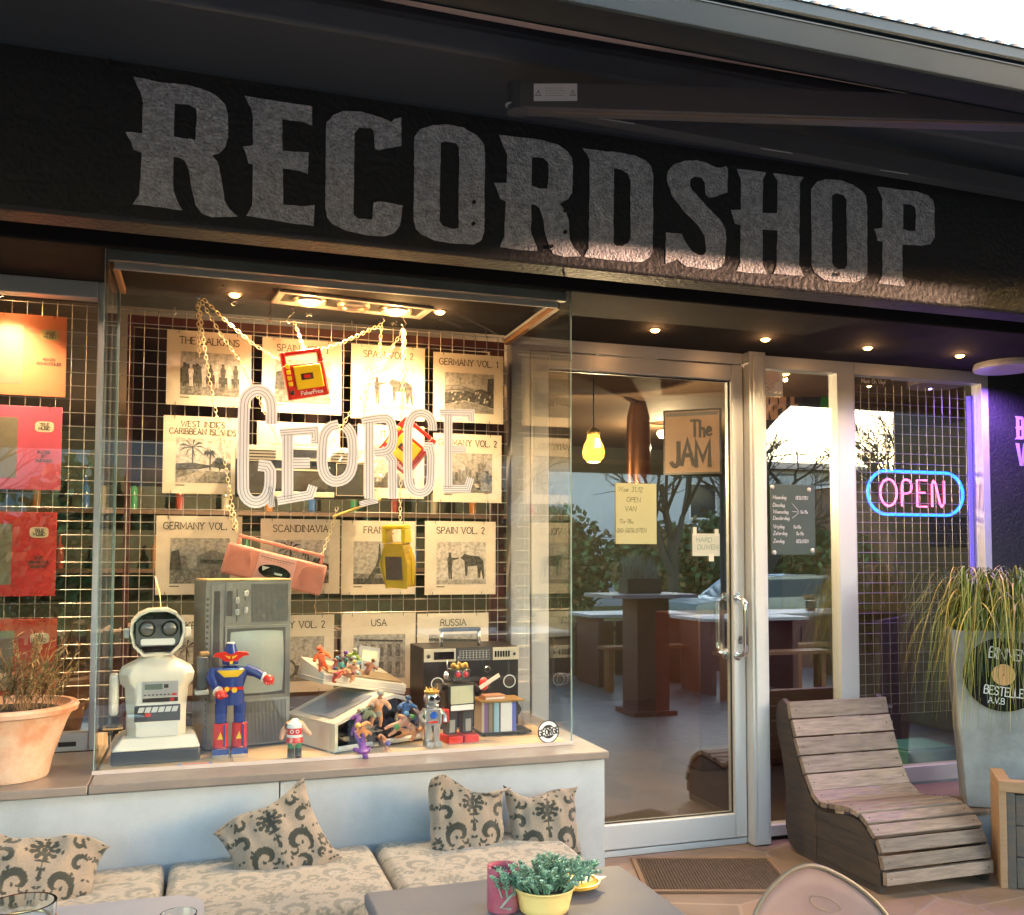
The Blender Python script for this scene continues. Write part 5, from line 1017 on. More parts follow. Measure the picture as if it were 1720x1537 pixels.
def pillow(loc, w, h, th, rot, label, flop=0.0, seed=1, scl=1.55):
    N = 110; rr = random.Random(seed); vs = []; UV = []; ph = [rr.random()*6 for _ in range(8)]
    def thick(u, v): return th*max(0, (1-abs(u)**2.6))**.55*max(0, (1-abs(v)**2.6))**.55
    for side in (1, -1):
        for i in range(N+1):
            for j in range(N+1):
                u, v = i/N*2-1, j/N*2-1
                px_ = w/2*u*(1-.10*(1-abs(u)**2)*0-.13*(1-v*v)*abs(u)**3); pz_ = h/2*v*(1-.13*(1-u*u)*abs(v)**3)
                y = -side*(thick(u, v)*.5+.0025); wr = .006*math.sin(6*u+3*v+ph[0])*math.sin(5*v-4*u+ph[1])+.004*math.sin(14*u*v+ph[2])+.003*math.sin(17*u+ph[3])*math.sin(3*v)
                y += wr*(.4+.6*(1-u*u*v*v)); 
                if v > .45: k = (v-.45)/.55; y -= flop*k*k*(.6+.4*math.sin(3*u+ph[4])); pz_ -= abs(flop)*.9*k*k*(.5+.5*math.cos(2.2*u+ph[5]))
                pz_ += .012*math.sin(4*u+ph[6])*abs(v)**3
                vs.append((px_, y, pz_)); UV.append((u*.5*w/.24+.5, v*.5*h/.24+.5))
    K = (N+1)**2; fs = []
    for i in range(N):
        for j in range(N):
            a = i*(N+1)+j; q = (a, a+N+1, a+N+2, a+1); fs.append(q); fs.append(tuple(x+K for x in q[::-1]))
    ed = [(i, 0) for i in range(N)]+[(N, j) for j in range(N)]+[(N-i, N) for i in range(N)]+[(0, N-j) for j in range(N)]
    idx = [a*(N+1)+b_ for a, b_ in ed]; L = len(idx)
    for k in range(L): a, c = idx[k], idx[(k+1) % L]; fs.append((a, a+K, c+K, c))
    b = bm(clothm); b.add(vs, fs); o = b.build('pillow', smooth=60); o.location = loc; o.rotation_euler = rot
    cloth_cols(o, UV, BEIGE, OLIVE, scl*.62); tag(o, label, 'pillow', 'damask pillows on the bench')
def cushion(x0, x1, y0, y1, z0, z1, label):
    NX, NY = 150, 110; vs = []; UV = []; w, d, h = (x1-x0)/2, (y1-y0)/2, z1-z0; r = .03
    def sq(u): return math.copysign(min(1, abs(u)), u)
    for i in range(NX+1):
        for j in range(NY+1):
            u, v = (i/NX*2-1)*1.16, (j/NY*2-1)*1.16; eu, ev = max(0, abs(u)-1)/.16, max(0, abs(v)-1)/.16; e = min(1, max(eu, ev))
            X = sq(u)*(w-r)+math.copysign(r*math.sin(min(1, eu)*1.57), u)*(eu > 0); Y = sq(v)*(d-r)+math.copysign(r*math.sin(min(1, ev)*1.57), v)*(ev > 0)
            Z = h-r+r*math.cos(min(1, math.hypot(eu, ev))*1.57)-(h-r-.004)*(1 if e >= .999 else 0)+.006*(1-min(1,abs(u))**2)*(1-min(1,abs(v))**2)+.002*math.sin(9*u+x0*7)*math.sin(7*v)
            vs.append((X, Y, Z)); UV.append(((X+x0)/.3, (Y+Z)/.3))
    fs = [(i*(NY+1)+j, (i+1)*(NY+1)+j, (i+1)*(NY+1)+j+1, i*(NY+1)+j+1) for i in range(NX) for j in range(NY)]
    b = bm(clothm); b.add(vs, fs); o = b.build('seat_cushion', smooth=70); o.location = ((x0+x1)/2, (y0+y1)/2, z0)
    cloth_cols(o, UV, (.28,.24,.19), (.13,.128,.105), 1.2, .9); tag(o, label, 'seat cushion', 'damask seat cushions on the bench')
b = bm(mat('bench wood', (.2,.13,.08), .6, var=.6, vs=8, stretch=(1,8,8))); t = thing('bench', 'low bench along the stone plinth under the damask cushions', 'bench', (-.9, 2.78, 0))
b.box((-2.1,-.26,.30),(2.02,.295,.345)); b.build('seat', t, bevel=.004)
for x in (-1.95, 0, 1.9): b = bm(mat('bench wood', (.2,.13,.08), .6)); b.box((x-.04,-.24,0),(x+.04,.28,.2998)); b.build('leg', t)
cushion(-1.15, -.10, 2.50, 3.05, .347, .425, 'beige damask seat cushion at the left end of the bench, under the left pillow')
cushion(-.09, .515, 2.50, 3.05, .347, .425, 'beige damask seat cushion in the middle of the bench, under the slanting pillow')
cushion(.525, 1.12, 2.50, 3.05, .347, .425, 'beige damask seat cushion at the right end, under two upright pillows')
p = at(466, 1412, 2.93); pillow((p.x, 2.93, p.z-.01), .30, .28, .10, (R(-24), R(-24), R(4)), 'damask pillow lying slanted on its corner on the middle cushion', .03, 1)
p = at(784, 1392, 2.95); pillow((p.x, 2.95, p.z+.012), .275, .31, .10, (R(-16), R(3), R(6)), 'upright damask pillow with a folded top, left of the pair at the right', .07, 2)
p = at(912, 1402, 2.95); pillow((p.x+.005, 2.95, p.z+.01), .25, .30, .10, (R(-16), R(-3), R(-6)), 'upright damask pillow at the right end of the bench, behind the potted succulent', .02, 5)
p = at(55, 1475, 2.82); pillow((p.x, 2.84, p.z-.01), .34, .25, .11, (R(-35), R(14), R(8)), 'damask pillow at the left edge behind the glass jar', .04, 9)

# ------------------------------------------------------------------ tables and what stands on them
TZ = .62
tabm = mat('dark grey table top', (.10,.105,.125), .5, var=.6, vs=6, c2=(.135,.135,.155), bump=.1, bs=120, bd=.002)
a, c, d = atz(612, 1500, TZ), atz(1040, 1450, TZ), atz(1138, 1537, TZ)
t = thing('outdoor_table', 'dark grey square table with flower pots in front of the bench', 'table', ((a.x+c.x)/2, (a.y+c.y)/2-.3, 0)); w = (c.x-a.x)/2
b = bm(tabm); b.box((-w,-.32,TZ-.03),(w,.30,TZ)); b.build('table_top', t, bevel=.008, seg=3)
b = bm(awnmet); b.box((-.04,-.04,.03),(.04,.04,TZ-.0302)); b.box((-.2,-.2,0),(.2,.2,.0298)); b.build('pedestal', t, bevel=.004)
p = atz(87, 1524, TZ); c = atz(305, 1533, TZ)
t = thing('outdoor_table', 'pale grey table at the bottom left edge carrying a glass jar', 'table', (-.45, p.y-.35, 0)); b = bm(mat('pale grey table top', (.30,.29,.31), .55, var=.4, vs=5, c2=(.25,.24,.25)))
x1 = c.x+.45+.04; b.prism([(0,0),(1,0),(1,1)], 0, 1) if False else None
b.add([], []); P = [(-.5,-.35),(x1,-.35)]+[(x1-.07+.07*math.cos(q), .35-.07+.07*math.sin(q)-.006) for q in np.linspace(0, 1.57, 7)]+[(-.5,.35)]
b.push(Matrix(((1,0,0,0),(0,0,1,0),(0,1,0,0),(0,0,0,1)))); b.prism([(q[0], q[1]) for q in P], TZ-.03, TZ); b.pop(); b.build('table_top', t, bevel=.003)
b = bm(awnmet); b.box((-.04,-.04,.03),(.04,.04,TZ-.0302)); b.box((-.2,-.2,0),(.2,.2,.0298)); b.build('pedestal', t)
clear = mat('clear glass', (.85,.92,.92), .03, trans=1.0, spec=.5)
jp = at(36, 1522, 1.84); t = thing('glass_jar', 'wide clear glass jar with a copper ring at the bottom left corner', 'jar', (jp.x, 1.84, TZ+.001)); H_ = jp.z-TZ+.004
b = bm(clear); b.lathe([(.0001,.0),(.045,0),(.053,.01),(.053,H_-.03),(.056,H_-.012),(.056,H_),(.051,H_),(.0505,H_-.014),(.048,H_-.03),(.048,.012),(.0001,.009)], n=40); b.build('glass', t)
b = bm(mat('copper ring', (.6,.38,.2), .3, .7)); b.tube([(.0575*math.cos(q), .0575*math.sin(q), H_-.034) for q in np.linspace(0, math.tau, 40)[:-1]], .003, 8, closed=True); b.build('ring', t)
b = bm(mat('ash sand', (.12,.1,.09), .9, bump=.5, bs=200)); b.lathe([(.0001,.02),(.0475,.02),(.0475,.0125)], n=30); b.build('sand', t)
gp_ = at(300, 1534, 1.95); t = thing('tumbler', 'drinking glass whose rim just shows at the bottom edge left of the dark table', 'glass', (gp_.x, 1.95, TZ+.001)); hh = gp_.z-TZ-.001
b = bm(clear); b.lathe([(.0001,0),(.028,0),(.034,hh),(.0322,hh),(.0265,.006),(.0001,.006)], n=32); b.build('glass', t)

yel = mat('cream yellow glazed pot', (.85,.60,.22), .3, var=.3, vs=8, c2=(.85,.66,.32)); soil = mat('potting soil', (.03,.022,.015), .95, bump=1, bs=80)
YP = 1.83; ctr = at(914, 1487, YP); k = ctr.z-TZ; r0 = .062
t = thing('yellow_flower_pot', 'cream yellow fluted pot with a blue green succulent, at the front of the dark table', 'flower pot', (ctr.x, YP, TZ+.001))
b = bm(yel); n = 72; prof = [(.72,0),(.78,.04),(.83,.3),(.93,.8),(.985,.93),(1.03,.965),(1.03,1.0),(.97,1.0),(.93,.9),(.9,.86)]; vs = []
for pr, pz in prof:
    for j in range(n): q = math.tau*j/n; rr = r0*pr*(1+(.012*math.cos(q*36) if .03 < pz < .9 and pr > .75 else 0)); vs.append((rr*math.cos(q), rr*math.sin(q), pz*k))
b.add(vs, [(i*n+j, i*n+(j+1)%n, (i+1)*n+(j+1)%n, (i+1)*n+j) for i in range(len(prof)-1) for j in range(n)]+[tuple(range(n-1,-1,-1))]); b.build('pot', t, smooth=50)
b = bm(soil); b.lathe([(.0001,k*.88),(r0*.92,k*.87)], n=24); b.build('soil', t)
succ = [mat('succulent blue green', (.16,.31,.21), .6, island=.45), mat('succulent pale tip', (.32,.46,.32), .6, island=.4)]
def succulent(mb, cx, cy, cz, nst, R0, H0):
    for i in range(nst):
        a = random.random()*math.tau; r = R0*math.sqrt(random.random()); bx, by = cx+r*.55*math.cos(a), cy+r*.5*math.sin(a); L = H0*(.5+.6*random.random())*(1.1-.4*r/R0)
        tip = Vector((bx+r*.6*math.cos(a)+random.uniform(-.01,.01), by+r*.4*math.sin(a), cz+L)); base = Vector((bx, by, cz-.005)); mb.use(succ[0])
        P = [base.lerp(tip, t)+Vector((0,0,.01*math.sin(3*t))) for t in (0,.33,.66,1)]; mb.tube([tuple(p) for p in P], .0016, 4)
        m_ = 30
        for j in range(m_):
            t = .25+.75*j/m_; c = base.lerp(tip, t)+Vector((0,0,.01*math.sin(3*t))); q = j*2.4; d = Vector((math.cos(q), math.sin(q), .35+.5*t)).normalized(); l = .0115*(1.1-.5*t); sd = d.cross(Vector((0,0,1))).normalized()*.0017
            mb.use(succ[1] if random.random() < .35+.4*t*t else succ[0]); e = c+d*l; m2 = c+d*l*.5+Vector((0,0,.0012)); mb.add([tuple(c-sd*.6), tuple(c+sd*.6), tuple(m2+sd), tuple(e), tuple(m2-sd), tuple(m2-Vector((0,0,.0026)))], [(0,1,2,4),(4,2,3),(0,5,1),(1,5,2),(2,5,3),(3,5,4),(4,5,0)])
b = MB(); succulent(b, 0, 0, k*.95, 90, .105, .05)
for px, py in ((838,1478),(845,1500)):
    q = at(px, py, YP-.02)-Vector((ctr.x, YP, TZ)); 
succulent(b, -.075, 0, k*.80, 16, .03, .05); succulent(b, .085, .01, k*.98, 18, .035, .04); b.build('succulent', t, smooth=80)
t = thing('orange_pot', 'small orange yellow spouted bowl on the dark table, right behind the cream pot', 'pot', (at(968,1490,1.93).x, 1.93, TZ+.001)); kk = at(975,1478,1.93).z-TZ
orm = mat('orange yellow glaze', (.75,.42,.05), .28); b = bm(orm); b.lathe([(.022,0),(.04,.02),(.049,kk*.55),(.050,kk*.8),(.052,kk),(.048,kk),(.046,kk*.8),(.03,.02),(.0001,.012)], n=36)
b.add([(.046,-.014,kk*.82),(.046,.014,kk*.82),(.046,.012,kk),(.046,-.012,kk),(.072,0,kk*1.02)], [(0,1,4),(1,2,4),(0,4,3),(2,3,4)]); b.build('bowl', t, smooth=50)
t = thing('pink_candle_glass', 'tall pink red glass on the dark table left of the cream pot', 'glass', (at(845,1490,1.86).x, 1.86, TZ+.001)); kk = at(845,1455,1.86).z-TZ
b = bm(mat('pink glass', (.36,.05,.09), .15, var=.6, vs=12, c2=(.45,.2,.24), coat=.4)); b.lathe([(.031,0),(.033,.005),(.033,kk),(.031,kk),(.030,.02),(.0001,.015)], n=32); b.build('glass', t)
b = bm(mat('grey dried stem', (.22,.24,.2), .8)); b.tube([(.03,-.02,kk*.5),(.0,-.045,kk*.45),(-.02,-.05,kk*.25),(.0,-.05,kk*.2)], .003, 6); b.build('dry_stem', t)

# terracotta pot with dried plant on the ledge
terr = mat('weathered terracotta', (.50,.21,.11), .8, var=1, vs=6, c2=(.58,.44,.34), det=10, bump=.35, bs=60, bd=.004, thr=(.38,.62))
tx = at(8, 1318, 3.26).x; rz_ = at(8, 1183, 3.26).z-.66
t = thing('terracotta_pot', 'weathered terracotta pot with a dried plant on the stone ledge at the left', 'flower pot', (tx, 3.26, .661))
b = bm(terr); b.lathe([(.118,0),(.122,.006),(.13,.05),(.17,rz_*.75),(.183,rz_*.86),(.186,rz_*.88),(.200,rz_*.90),(.204,rz_*.96),(.198,rz_),(.18,rz_),(.17,rz_*.93),(.16,rz_*.9)], n=56); b.build('pot', t)
b = bm(soil); b.lathe([(.0001,rz_*.93),(.165,rz_*.9)], n=30); b.build('soil', t)
dry = [mat('dry olive leaf', (.22,.16,.06), .8, island=.4), mat('dry brown leaf', (.30,.17,.08), .8, island=.4), mat('dry green leaf', (.12,.14,.05), .8, island=.4)]
b = MB()
for i in range(70):
    a = random.random()*math.tau; r = random.random()*.09; base = Vector((.06+r*math.cos(a), r*math.sin(a), rz_*.9)); tip = base+Vector((random.gauss(.03,.05), random.gauss(0,.04), random.uniform(.1,.24)))
    b.use(dry[1]); b.tube([tuple(base), tuple(base.lerp(tip,.5)+Vector((0,0,.01))), tuple(tip)], .0011, 4)
    for j in range(26):
        c = base.lerp(tip, .25+.75*random.random()); d = Vector((random.gauss(0,1), random.gauss(0,1), random.gauss(.4,.7))).normalized(); l = random.uniform(.015,.04); sd = d.cross(Vector((.3,.2,1))).normalized()*.0016
        b.use(random.choice(dry)); e = c+d*l; b.add([tuple(c-sd), tuple(c+sd), tuple(c+d*l*.6+sd), tuple(e), tuple(c+d*l*.6-sd)], [(0,1,2,3,4)])
b.build('dried_plant', t, smooth=80)

# ------------------------------------------------------------------ wooden slatted lounger
slat = mat('weathered slat wood', (.25,.19,.15), .6, var=1, vs=8, c2=(.11,.08,.065), stretch=(1,10,10), bump=.35, bs=30, bd=.003, island=.4, det=9)
darkw = mat('charred side board', (.02,.02,.022), .7, var=.9, vs=7, c2=(.065,.045,.035), stretch=(8,1,8), bump=.4, bs=30, bd=.003)
prof = [(3.784,.675),(3.767,.599),(3.743,.536),(3.713,.464),(3.683,.393),(3.643,.322),(3.600,.272),(3.55,.255),(3.48,.262),(3.364,.283),(3.31,.28),(3.271,.266),(3.205,.215),(3.175,.160),(3.158,.10),(3.155,.04)]
LX0, LX1 = 2.57, 3.09; t = thing('slatted_lounger', 'curved wooden lounger with weathered slats and dark side boards beside the door', 'lounger', ((LX0+LX1)/2, 3.45, 0)); ox, oy = (LX0+LX1)/2, 3.45
side = [(y+.012, z-.014) for y, z in prof[:5]]+[(y, z-.022) for y, z in prof[5:11]]+[(y+.016, z-.012) for y, z in prof[11:]]+[(3.18,.003),(3.25,.0),(3.72,.0),(3.79,.03),(3.815,.1),(3.812,.30),(3.84,.43),(3.878,.535),(3.886,.60),(3.87,.65),(3.83,.68)]
for x0, x1 in ((LX0-.012-ox, LX0+.012-ox), (LX1-.012-ox, LX1+.012-ox)):
    b = bm(darkw); xprism(b, [(y-oy, z) for y, z in side], x0+.01, x1+.01); b.build('side_board', t, bevel=.003)
b = bm(darkw)
for z in (.03, .12, .2): b.box((LX0-.006-ox+.0, 3.6-oy, z), (LX0-.0025-ox, 3.2-oy, z+.003))
b.use(mat('board joint', (.1,.05,.03), .7)); xprism(b, [(3.585-oy,.02),(3.588-oy,.02),(3.588-oy,.24),(3.585-oy,.24)], LX0-.006-ox, LX0-.002-ox); b.build('board_joint', t)
lens = [0]
for a, c in zip(prof[:-1], prof[1:]): lens.append(lens[-1]+math.hypot(c[0]-a[0], c[1]-a[1]))
def pp(s_):
    for i in range(len(prof)-1):
        if s_ <= lens[i+1] or i == len(prof)-2:
            f = (s_-lens[i])/(lens[i+1]-lens[i]); a, c = prof[i], prof[i+1]; return Vector((0, a[0]+(c[0]-a[0])*f, a[1]+(c[1]-a[1])*f))
sl = [.072,.072,.072,.072,.072,.066]+[.045]*5+[.05,.05,.052,.05,.05]; s_ = 0; tot = lens[-1]; kf = tot/sum(sl); b = bm(slat); sp_ = []
for l in sl:
    l *= kf; g = .0035; A, B = pp(s_+g), pp(min(tot, s_+l-g)); d = (B-A).normalized(); nrm = Vector((0, d.z, -d.y)); nrm = nrm if nrm.y < 0 or nrm.z > 0 else -nrm
    if nrm.dot(Vector((0,-.6,.8))) < 0: nrm = -nrm
    j1, j2 = random.uniform(-.006,.006), random.uniform(-.006,.006); th = .02
    q = [A-nrm*.004, B-nrm*.004, B+nrm*th, A+nrm*th]; vs = [(LX0-.006+j1-ox, v.y-oy, v.z) for v in q]+[(LX1+.006+j2-ox, v.y-oy, v.z) for v in q]
    b.add(vs, [(0,1,2,3),(7,6,5,4),(0,4,5,1),(1,5,6,2),(2,6,7,3),(3,7,4,0)]); s_ += l; sp_.append((A+B)/2+nrm*(th+.0003))
b.build('slats', t, bevel=.003)
b = bm(mat('screw head', (.1,.09,.08), .4, .7))
for v in sp_:
    for x in (LX0+.02, LX1-.02): b.ball((x-ox, v.y-oy, v.z), .0035, 6, 4)
b.build('screws', t)

# platform, concrete planter with grass and record, wooden crate
b = bm(mat('concrete step', (.24,.26,.28), .7, var=.7, vs=4, c2=(.16,.17,.18))); b.box((3.13,3.44,0),(5.5,3.928,.185)); b.use(slabs); b.box((3.12,3.43,.1855),(5.5,3.928,.205))
b.use(conc_) if False else None; b.use(slabs); b.box((3.5,2.98,.1),(5.5,3.4295,.205)); o = b.build('stone_step', bevel=.003); tag(o, 'low step with brown stone slabs below the neon window', 'step')
conc = mat('cast concrete', (.29,.30,.31), .8, var=1, vs=3.5, c2=(.15,.155,.165), det=10, bump=.25, bs=70, bd=.004, thr=(.42,.7))
t = thing('concrete_planter', 'tall tapering concrete planter with hanging grass beside the neon window', 'planter', (3.31, 3.50, .2055), rz=R(-36)); zt = .80
b = bm(conc); x0, x1, X0, X1 = .0, .62, -.05, .68
b.add([(x0,0,0),(x1,0,0),(x1,.22,0),(x0,.22,0),(X0,-.03,zt),(X1,-.03,zt),(X1,.25,zt),(X0,.25,zt),(X0+.03,.0,zt),(X1-.03,.0,zt),(X1-.03,.22,zt),(X0+.03,.22,zt),(X0+.03,.0,zt-.06),(X1-.03,.0,zt-.06),(X1-.03,.22,zt-.06),(X0+.03,.22,zt-.06)],
      [(0,3,2,1),(0,1,5,4),(1,2,6,5),(2,3,7,6),(3,0,4,7),(4,5,9,8),(5,6,10,9),(6,7,11,10),(7,4,8,11),(8,9,13,12),(9,10,14,13),(10,11,15,14),(11,8,12,15)]); b.build('trough', t, bevel=.006)
b = bm(soil); b.box((X0+.031,.001,zt-.07),(X1-.031,.219,zt-.04)); b.build('soil', t)
gr = [mat('grass green blade', (.15,.20,.05), .6, island=.5), mat('grass straw blade', (.38,.30,.07), .6, island=.5), mat('grass deep blade', (.05,.09,.035), .6, island=.3)]
b = MB()
for i in range(1150):
    sx = random.random(); base = Vector((X0+.04+(X1-X0-.08)*sx, random.uniform(.01,.2), zt-.04)); a = random.uniform(0, math.tau)
    if random.random() < .5: a = math.pi+random.gauss(.5, .7) if sx < .5 else -1.57+random.gauss(0,.6)
    out = random.uniform(.12,.36)*(.95 if math.cos(a) < -.3 else 1.05); up = random.uniform(.10,.34); tp = random.uniform(.28,.46); down = random.uniform(-.15,.12) if random.random() < .45 else random.uniform(.1,.42)
    if math.sin(a) > .3: out *= .5
    d = Vector((math.cos(a), math.sin(a), 0)); P = []; kk = (up+down)/(1-tp)**2
    for j in range(10):
        u = j/9; z = up*(1-((tp-u)/tp)**2) if u < tp else up-kk*(u-tp)**2
        P.append(base+d*out*u**.8+Vector((.01*math.sin(5*u+i), 0, z)))
    b.use(random.choices(gr, (.46,.36,.18))[0]); wd = random.uniform(.002,.0042); sdv = Vector((-d.y, d.x, 0)); vs = []
    for j, q in enumerate(P): ww = wd*(1-.85*(j/9)**2); vs += [tuple(q-sdv*ww), tuple(q+sdv*ww+Vector((0,0,.0006)))]
    b.add(vs, [(2*j, 2*j+1, 2*j+3, 2*j+2) for j in range(9)])
b.build('grass', t, smooth=80)
# the record on the planter
MP = Matrix.Translation((3.31,3.50,.2055)) @ Matrix.Rotation(R(-36),4,'Z')
d_ = ray(1685,1133); o_ = Vector((0,0,CH)); n_ = MP.to_3x3() @ Vector((0,-1,-.0375)).normalized(); q0 = MP @ Vector((.3,-.002,0)); tt = (q0-o_).dot(n_)/d_.dot(n_); pc = o_+d_*tt+n_*.008
t = thing('vinyl_record', 'black vinyl record lettered BINNEN BESTELLEN hung on the concrete planter', 'record', pc, rot=(R(2.2), R(6), R(-36))); rr = .165
vin = mat('black vinyl', (.006,.006,.007), .55, spec=.15); b = bm(vin); b.push(Matrix.Rotation(R(90),4,'X')); b.lathe([(.0001,-.001),(rr,-.001),(rr,.001),(.0001,.001)], n=80); b.pop(); b.build('disc', t)
b = bm(mat('groove sheen', (.015,.015,.015), .4, spec=.2))
for q in (.06,.08,.1,.12): b.tube([(q*math.cos(a), -.0012, q*math.sin(a)) for a in np.linspace(0, math.tau, 60)[:-1]], .0004, 4, closed=True)
b.build('grooves', t)
b = bm(mat('peach label', (.75,.42,.2), .6, var=.3, vs=20)); disc(b, .048, -.0016); b.use(ink); disc(b, .0035, -.0018); b.build('label', t)
chalk = mat('white chalk pen', (.72,.75,.8), .7); b = bm(chalk)
text(b, 'BINNEN', .012, .070, .048, -.0022, .11, sp=.12, xs=.72, jit=.04); text(b, 'BESTELLEN', .02, -.094, .038, -.0022, .11, sp=.12, xs=.68, jit=.04); text(b, 'A.V.B', -.018, -.132, .026, -.0022, .12, sp=.14, xs=.8)
b.build('lettering', t)
crw = mat('dark stained crate wood', (.06,.06,.062), .65, var=.9, vs=8, c2=(.12,.085,.06), stretch=(1,8,8), bump=.35, bs=40, bd=.003); crl = mat('bare crate wood', (.36,.22,.12), .6, var=.7, vs=7, c2=(.24,.14,.08), stretch=(1,10,10), bump=.25, bs=40, bd=.002)
t = thing('wooden_crate', 'dark wooden crate with a pale mitred top frame at the right edge', 'crate', atz(1681, 1492, 0), rz=R(-38)); hC = .43
b = bm(crl); b.box((0,0,hC-.045),(.62,.05,hC)); b.box((0,.0505,hC-.045),(.05,.26,hC)); b.box((0,-.001,.0),(.028,.26,hC-.0455)); b.build('top_frame', t, bevel=.003)
b = bm(crw)
for i in range(3): z = .004+(hC-.055)*i/3; b.box((.062,.012,z),(.62,.03,z+(hC-.055)/3-.003))
b.box((.0285,.004,0),(.06,.03,hC-.046)); b.box((.031,.031,0),(.62,.25,hC-.05)); b.build('front_boards', t, bevel=.002)

# doormat
a = atz(1059, 1442, .002); c = atz(1083, 1500, .002); an = math.atan2(a.x-c.x, a.y-c.y); t = thing('doormat', 'brown ribbed doormat in a frame in front of the door', 'doormat', (a.x, a.y, .001), rz=-an); L = (a-c).length
b = bm(mat('mat rubber frame', (.16,.10,.06), .7)); b.box((0,-L,0),(.62,-L+.02,.009)); b.box((0,-.02,0),(.62,0,.009)); b.box((0,-L+.02,0),(.02,-.02,.009)); b.box((.6,-L+.02,0),(.62,-.02,.009)); b.build('frame', t, bevel=.002)
b = bm(mat('brown mat bristle', (.11,.075,.05), .95, var=.6, vs=40, bump=1, bs=300))
for i in range(44): x = .021+i*.01316; b.box((x,-L+.0205,0),(x+.0095,-.0205,.007))
b.build('ribs', t)

# chair whose back shows at the bottom edge
cm = mat('dusty pink painted metal', (.19,.105,.10), .6, 0, spec=.3, var=.8, vs=5, c2=(.23,.16,.155), bump=.1, bs=90, bd=.002); rim = mat('worn metal rim', (.18,.13,.09), .5, .3)
YC = 1.45; ol = [(1250,1575),(1262,1537),(1290,1500),(1328,1471),(1352,1461),(1372,1458),(1398,1464),(1440,1487),(1470,1515),(1485,1537),(1500,1580)]; P = [at(x, y, YC) for x, y in ol]; cxx = P[5].x
t = thing('metal_chair', 'dusty pink metal chair whose rounded back shows at the bottom edge', 'chair', (cxx, YC+.15, 0), rz=0)
Pl = [(p.x-cxx, p.z) for p in P]; Pl = smoothpl(Pl, 2); zb = .50; out = Pl+[(Pl[-1][0]+.01, zb), (Pl[0][0]-.01, zb)]
def bend(x, z, o): return (x, -.15+o-.9*x*x+(.62-z)*-.1, z)
b = bm(cm); N = 26; vs = []; fs = []; xs_ = np.linspace(Pl[0][0], Pl[-1][0], N+1)
def topz(x):
    for a, c in zip(Pl[:-1], Pl[1:]):
        if a[0] <= x <= c[0]: return a[1]+(c[1]-a[1])*(x-a[0])/max(1e-6, c[0]-a[0])
    return Pl[-1][1]
for i, x in enumerate(xs_):
    for j in range(9): z = zb+(topz(x)-zb)*j/8; vs.append(bend(x, z, 0))
for i in range(N):
    for j in range(8): a = i*9+j; fs.append((a, a+9, a+10, a+1))
b.add(vs, fs); o = b.build('backrest', t); md = o.modifiers.new('t', 'SOLIDIFY'); md.thickness = .003
b = bm(rim); b.tube([bend(x, z, 0) for x, z in Pl], .0045, 8); b.build('rim', t)
b = bm(rim); ec = at(1407, 1530, YC-.03); ex, ez = ec.x-cxx, ec.z
b.tube([bend(ex+.03*math.cos(q), ez+.012*math.sin(q)-.35*.03*math.cos(q), -.004) for q in np.linspace(0, math.tau, 30)[:-1]], .0008, 5, closed=True); b.build('embossed_oval', t)
b = bm(cm); b.box((-.19,-.14,.43),(.19,.24,.45)); b.build('seat', t, bevel=.01)
for sx, sy in ((-1,-1),(1,-1),(-1,1),(1,1)): b = bm(cm); b.cyl((sx*.16, .05+sy*.16, .4298),(sx*.2, .05+sy*.21, 0), .014, .012, 10); b.build('leg', t)
b = bm(cm); b.cyl((-.14,-.13,.44),(-.15,-.155,.51),.011); b.cyl((.14,-.13,.44),(.15,-.155,.51),.011); b.build('back_frame', t)

# ------------------------------------------------------------------ things on the glass
GY = 3.948
handm = mat('handwriting pen', (.03,.04,.03), .7)
def sheet(px0, py0, px1, py1, Y, name, label, c, rough=.7):
    a = at(px0, py0, Y); d = at(px1, py1, Y); w, h = d.x-a.x, a.z-d.z; t = thing(name, label, 'notice', (a.x, Y, d.z)); b = bm(mat('sheet '+name+label[:6], c, rough)); b.box((0,-.0006,0),(w,0,h)); b.build('sheet', t); return t, w, h
t, w, h = sheet(1034, 811, 1103, 914, GY, 'handwritten_notice', 'pale yellow handwritten sheet OPEN VAN 11u-18u on the door glass', (.44,.45,.28))
b = bm(handm)
for s, z, hh, x in (('Woe 31.12', .86, .022, .06),('OPEN', .69, .022, .26),('VAN', .54, .022, .22),('11u-18u', .34, .019, .08),('DO GESLOTEN', .19, .019, .04)): text(b, s, w*x, h*z, hh, -.0012, .085, align='l', sp=.2, slant=.15, jit=.05, xs=.74 if len(s) > 9 else .9)
b.build('handwriting', t)
t, w, h = sheet(1163, 896, 1209, 934, GY, 'handwritten_notice', 'small white taped card HARD DUWEN beside the door handle', (.5,.52,.5))
b = bm(mat('green pen', (.06,.2,.14), .7)); text(b, 'HARD', w*.14, h*.62, .022, -.0012, .09, align='l', jit=.04, slant=.1); text(b, 'DUWEN', w*.18, h*.3, .022, -.0012, .09, align='l', jit=.04, slant=.1); b.build('handwriting', t)
b = bm(mat('clear tape', (.6,.6,.56), .3)); b.box((.004,-.0008,h-.01),(.022,-.0002,h+.03)); b.box((w-.026,-.0008,h-.01),(w-.006,-.0002,h+.022)); b.box((w*.6,-.0008,-.025),(w*.78,-.0002,.01)); b.build('tape', t)
t, w, h = sheet(1274, 621, 1315, 667, 3.95, 'camera_sign', 'white sticker with an orange surveillance camera drawing at the top of the side light', (.85,.83,.82)); om = mat('orange outline', (.62,.22,.12), .6)
sx = w/440.; sz = h/510.; b = bm(om)
def cp(L): return [((x-710)*sx, h-(y-560)*sz) for x, y in L]
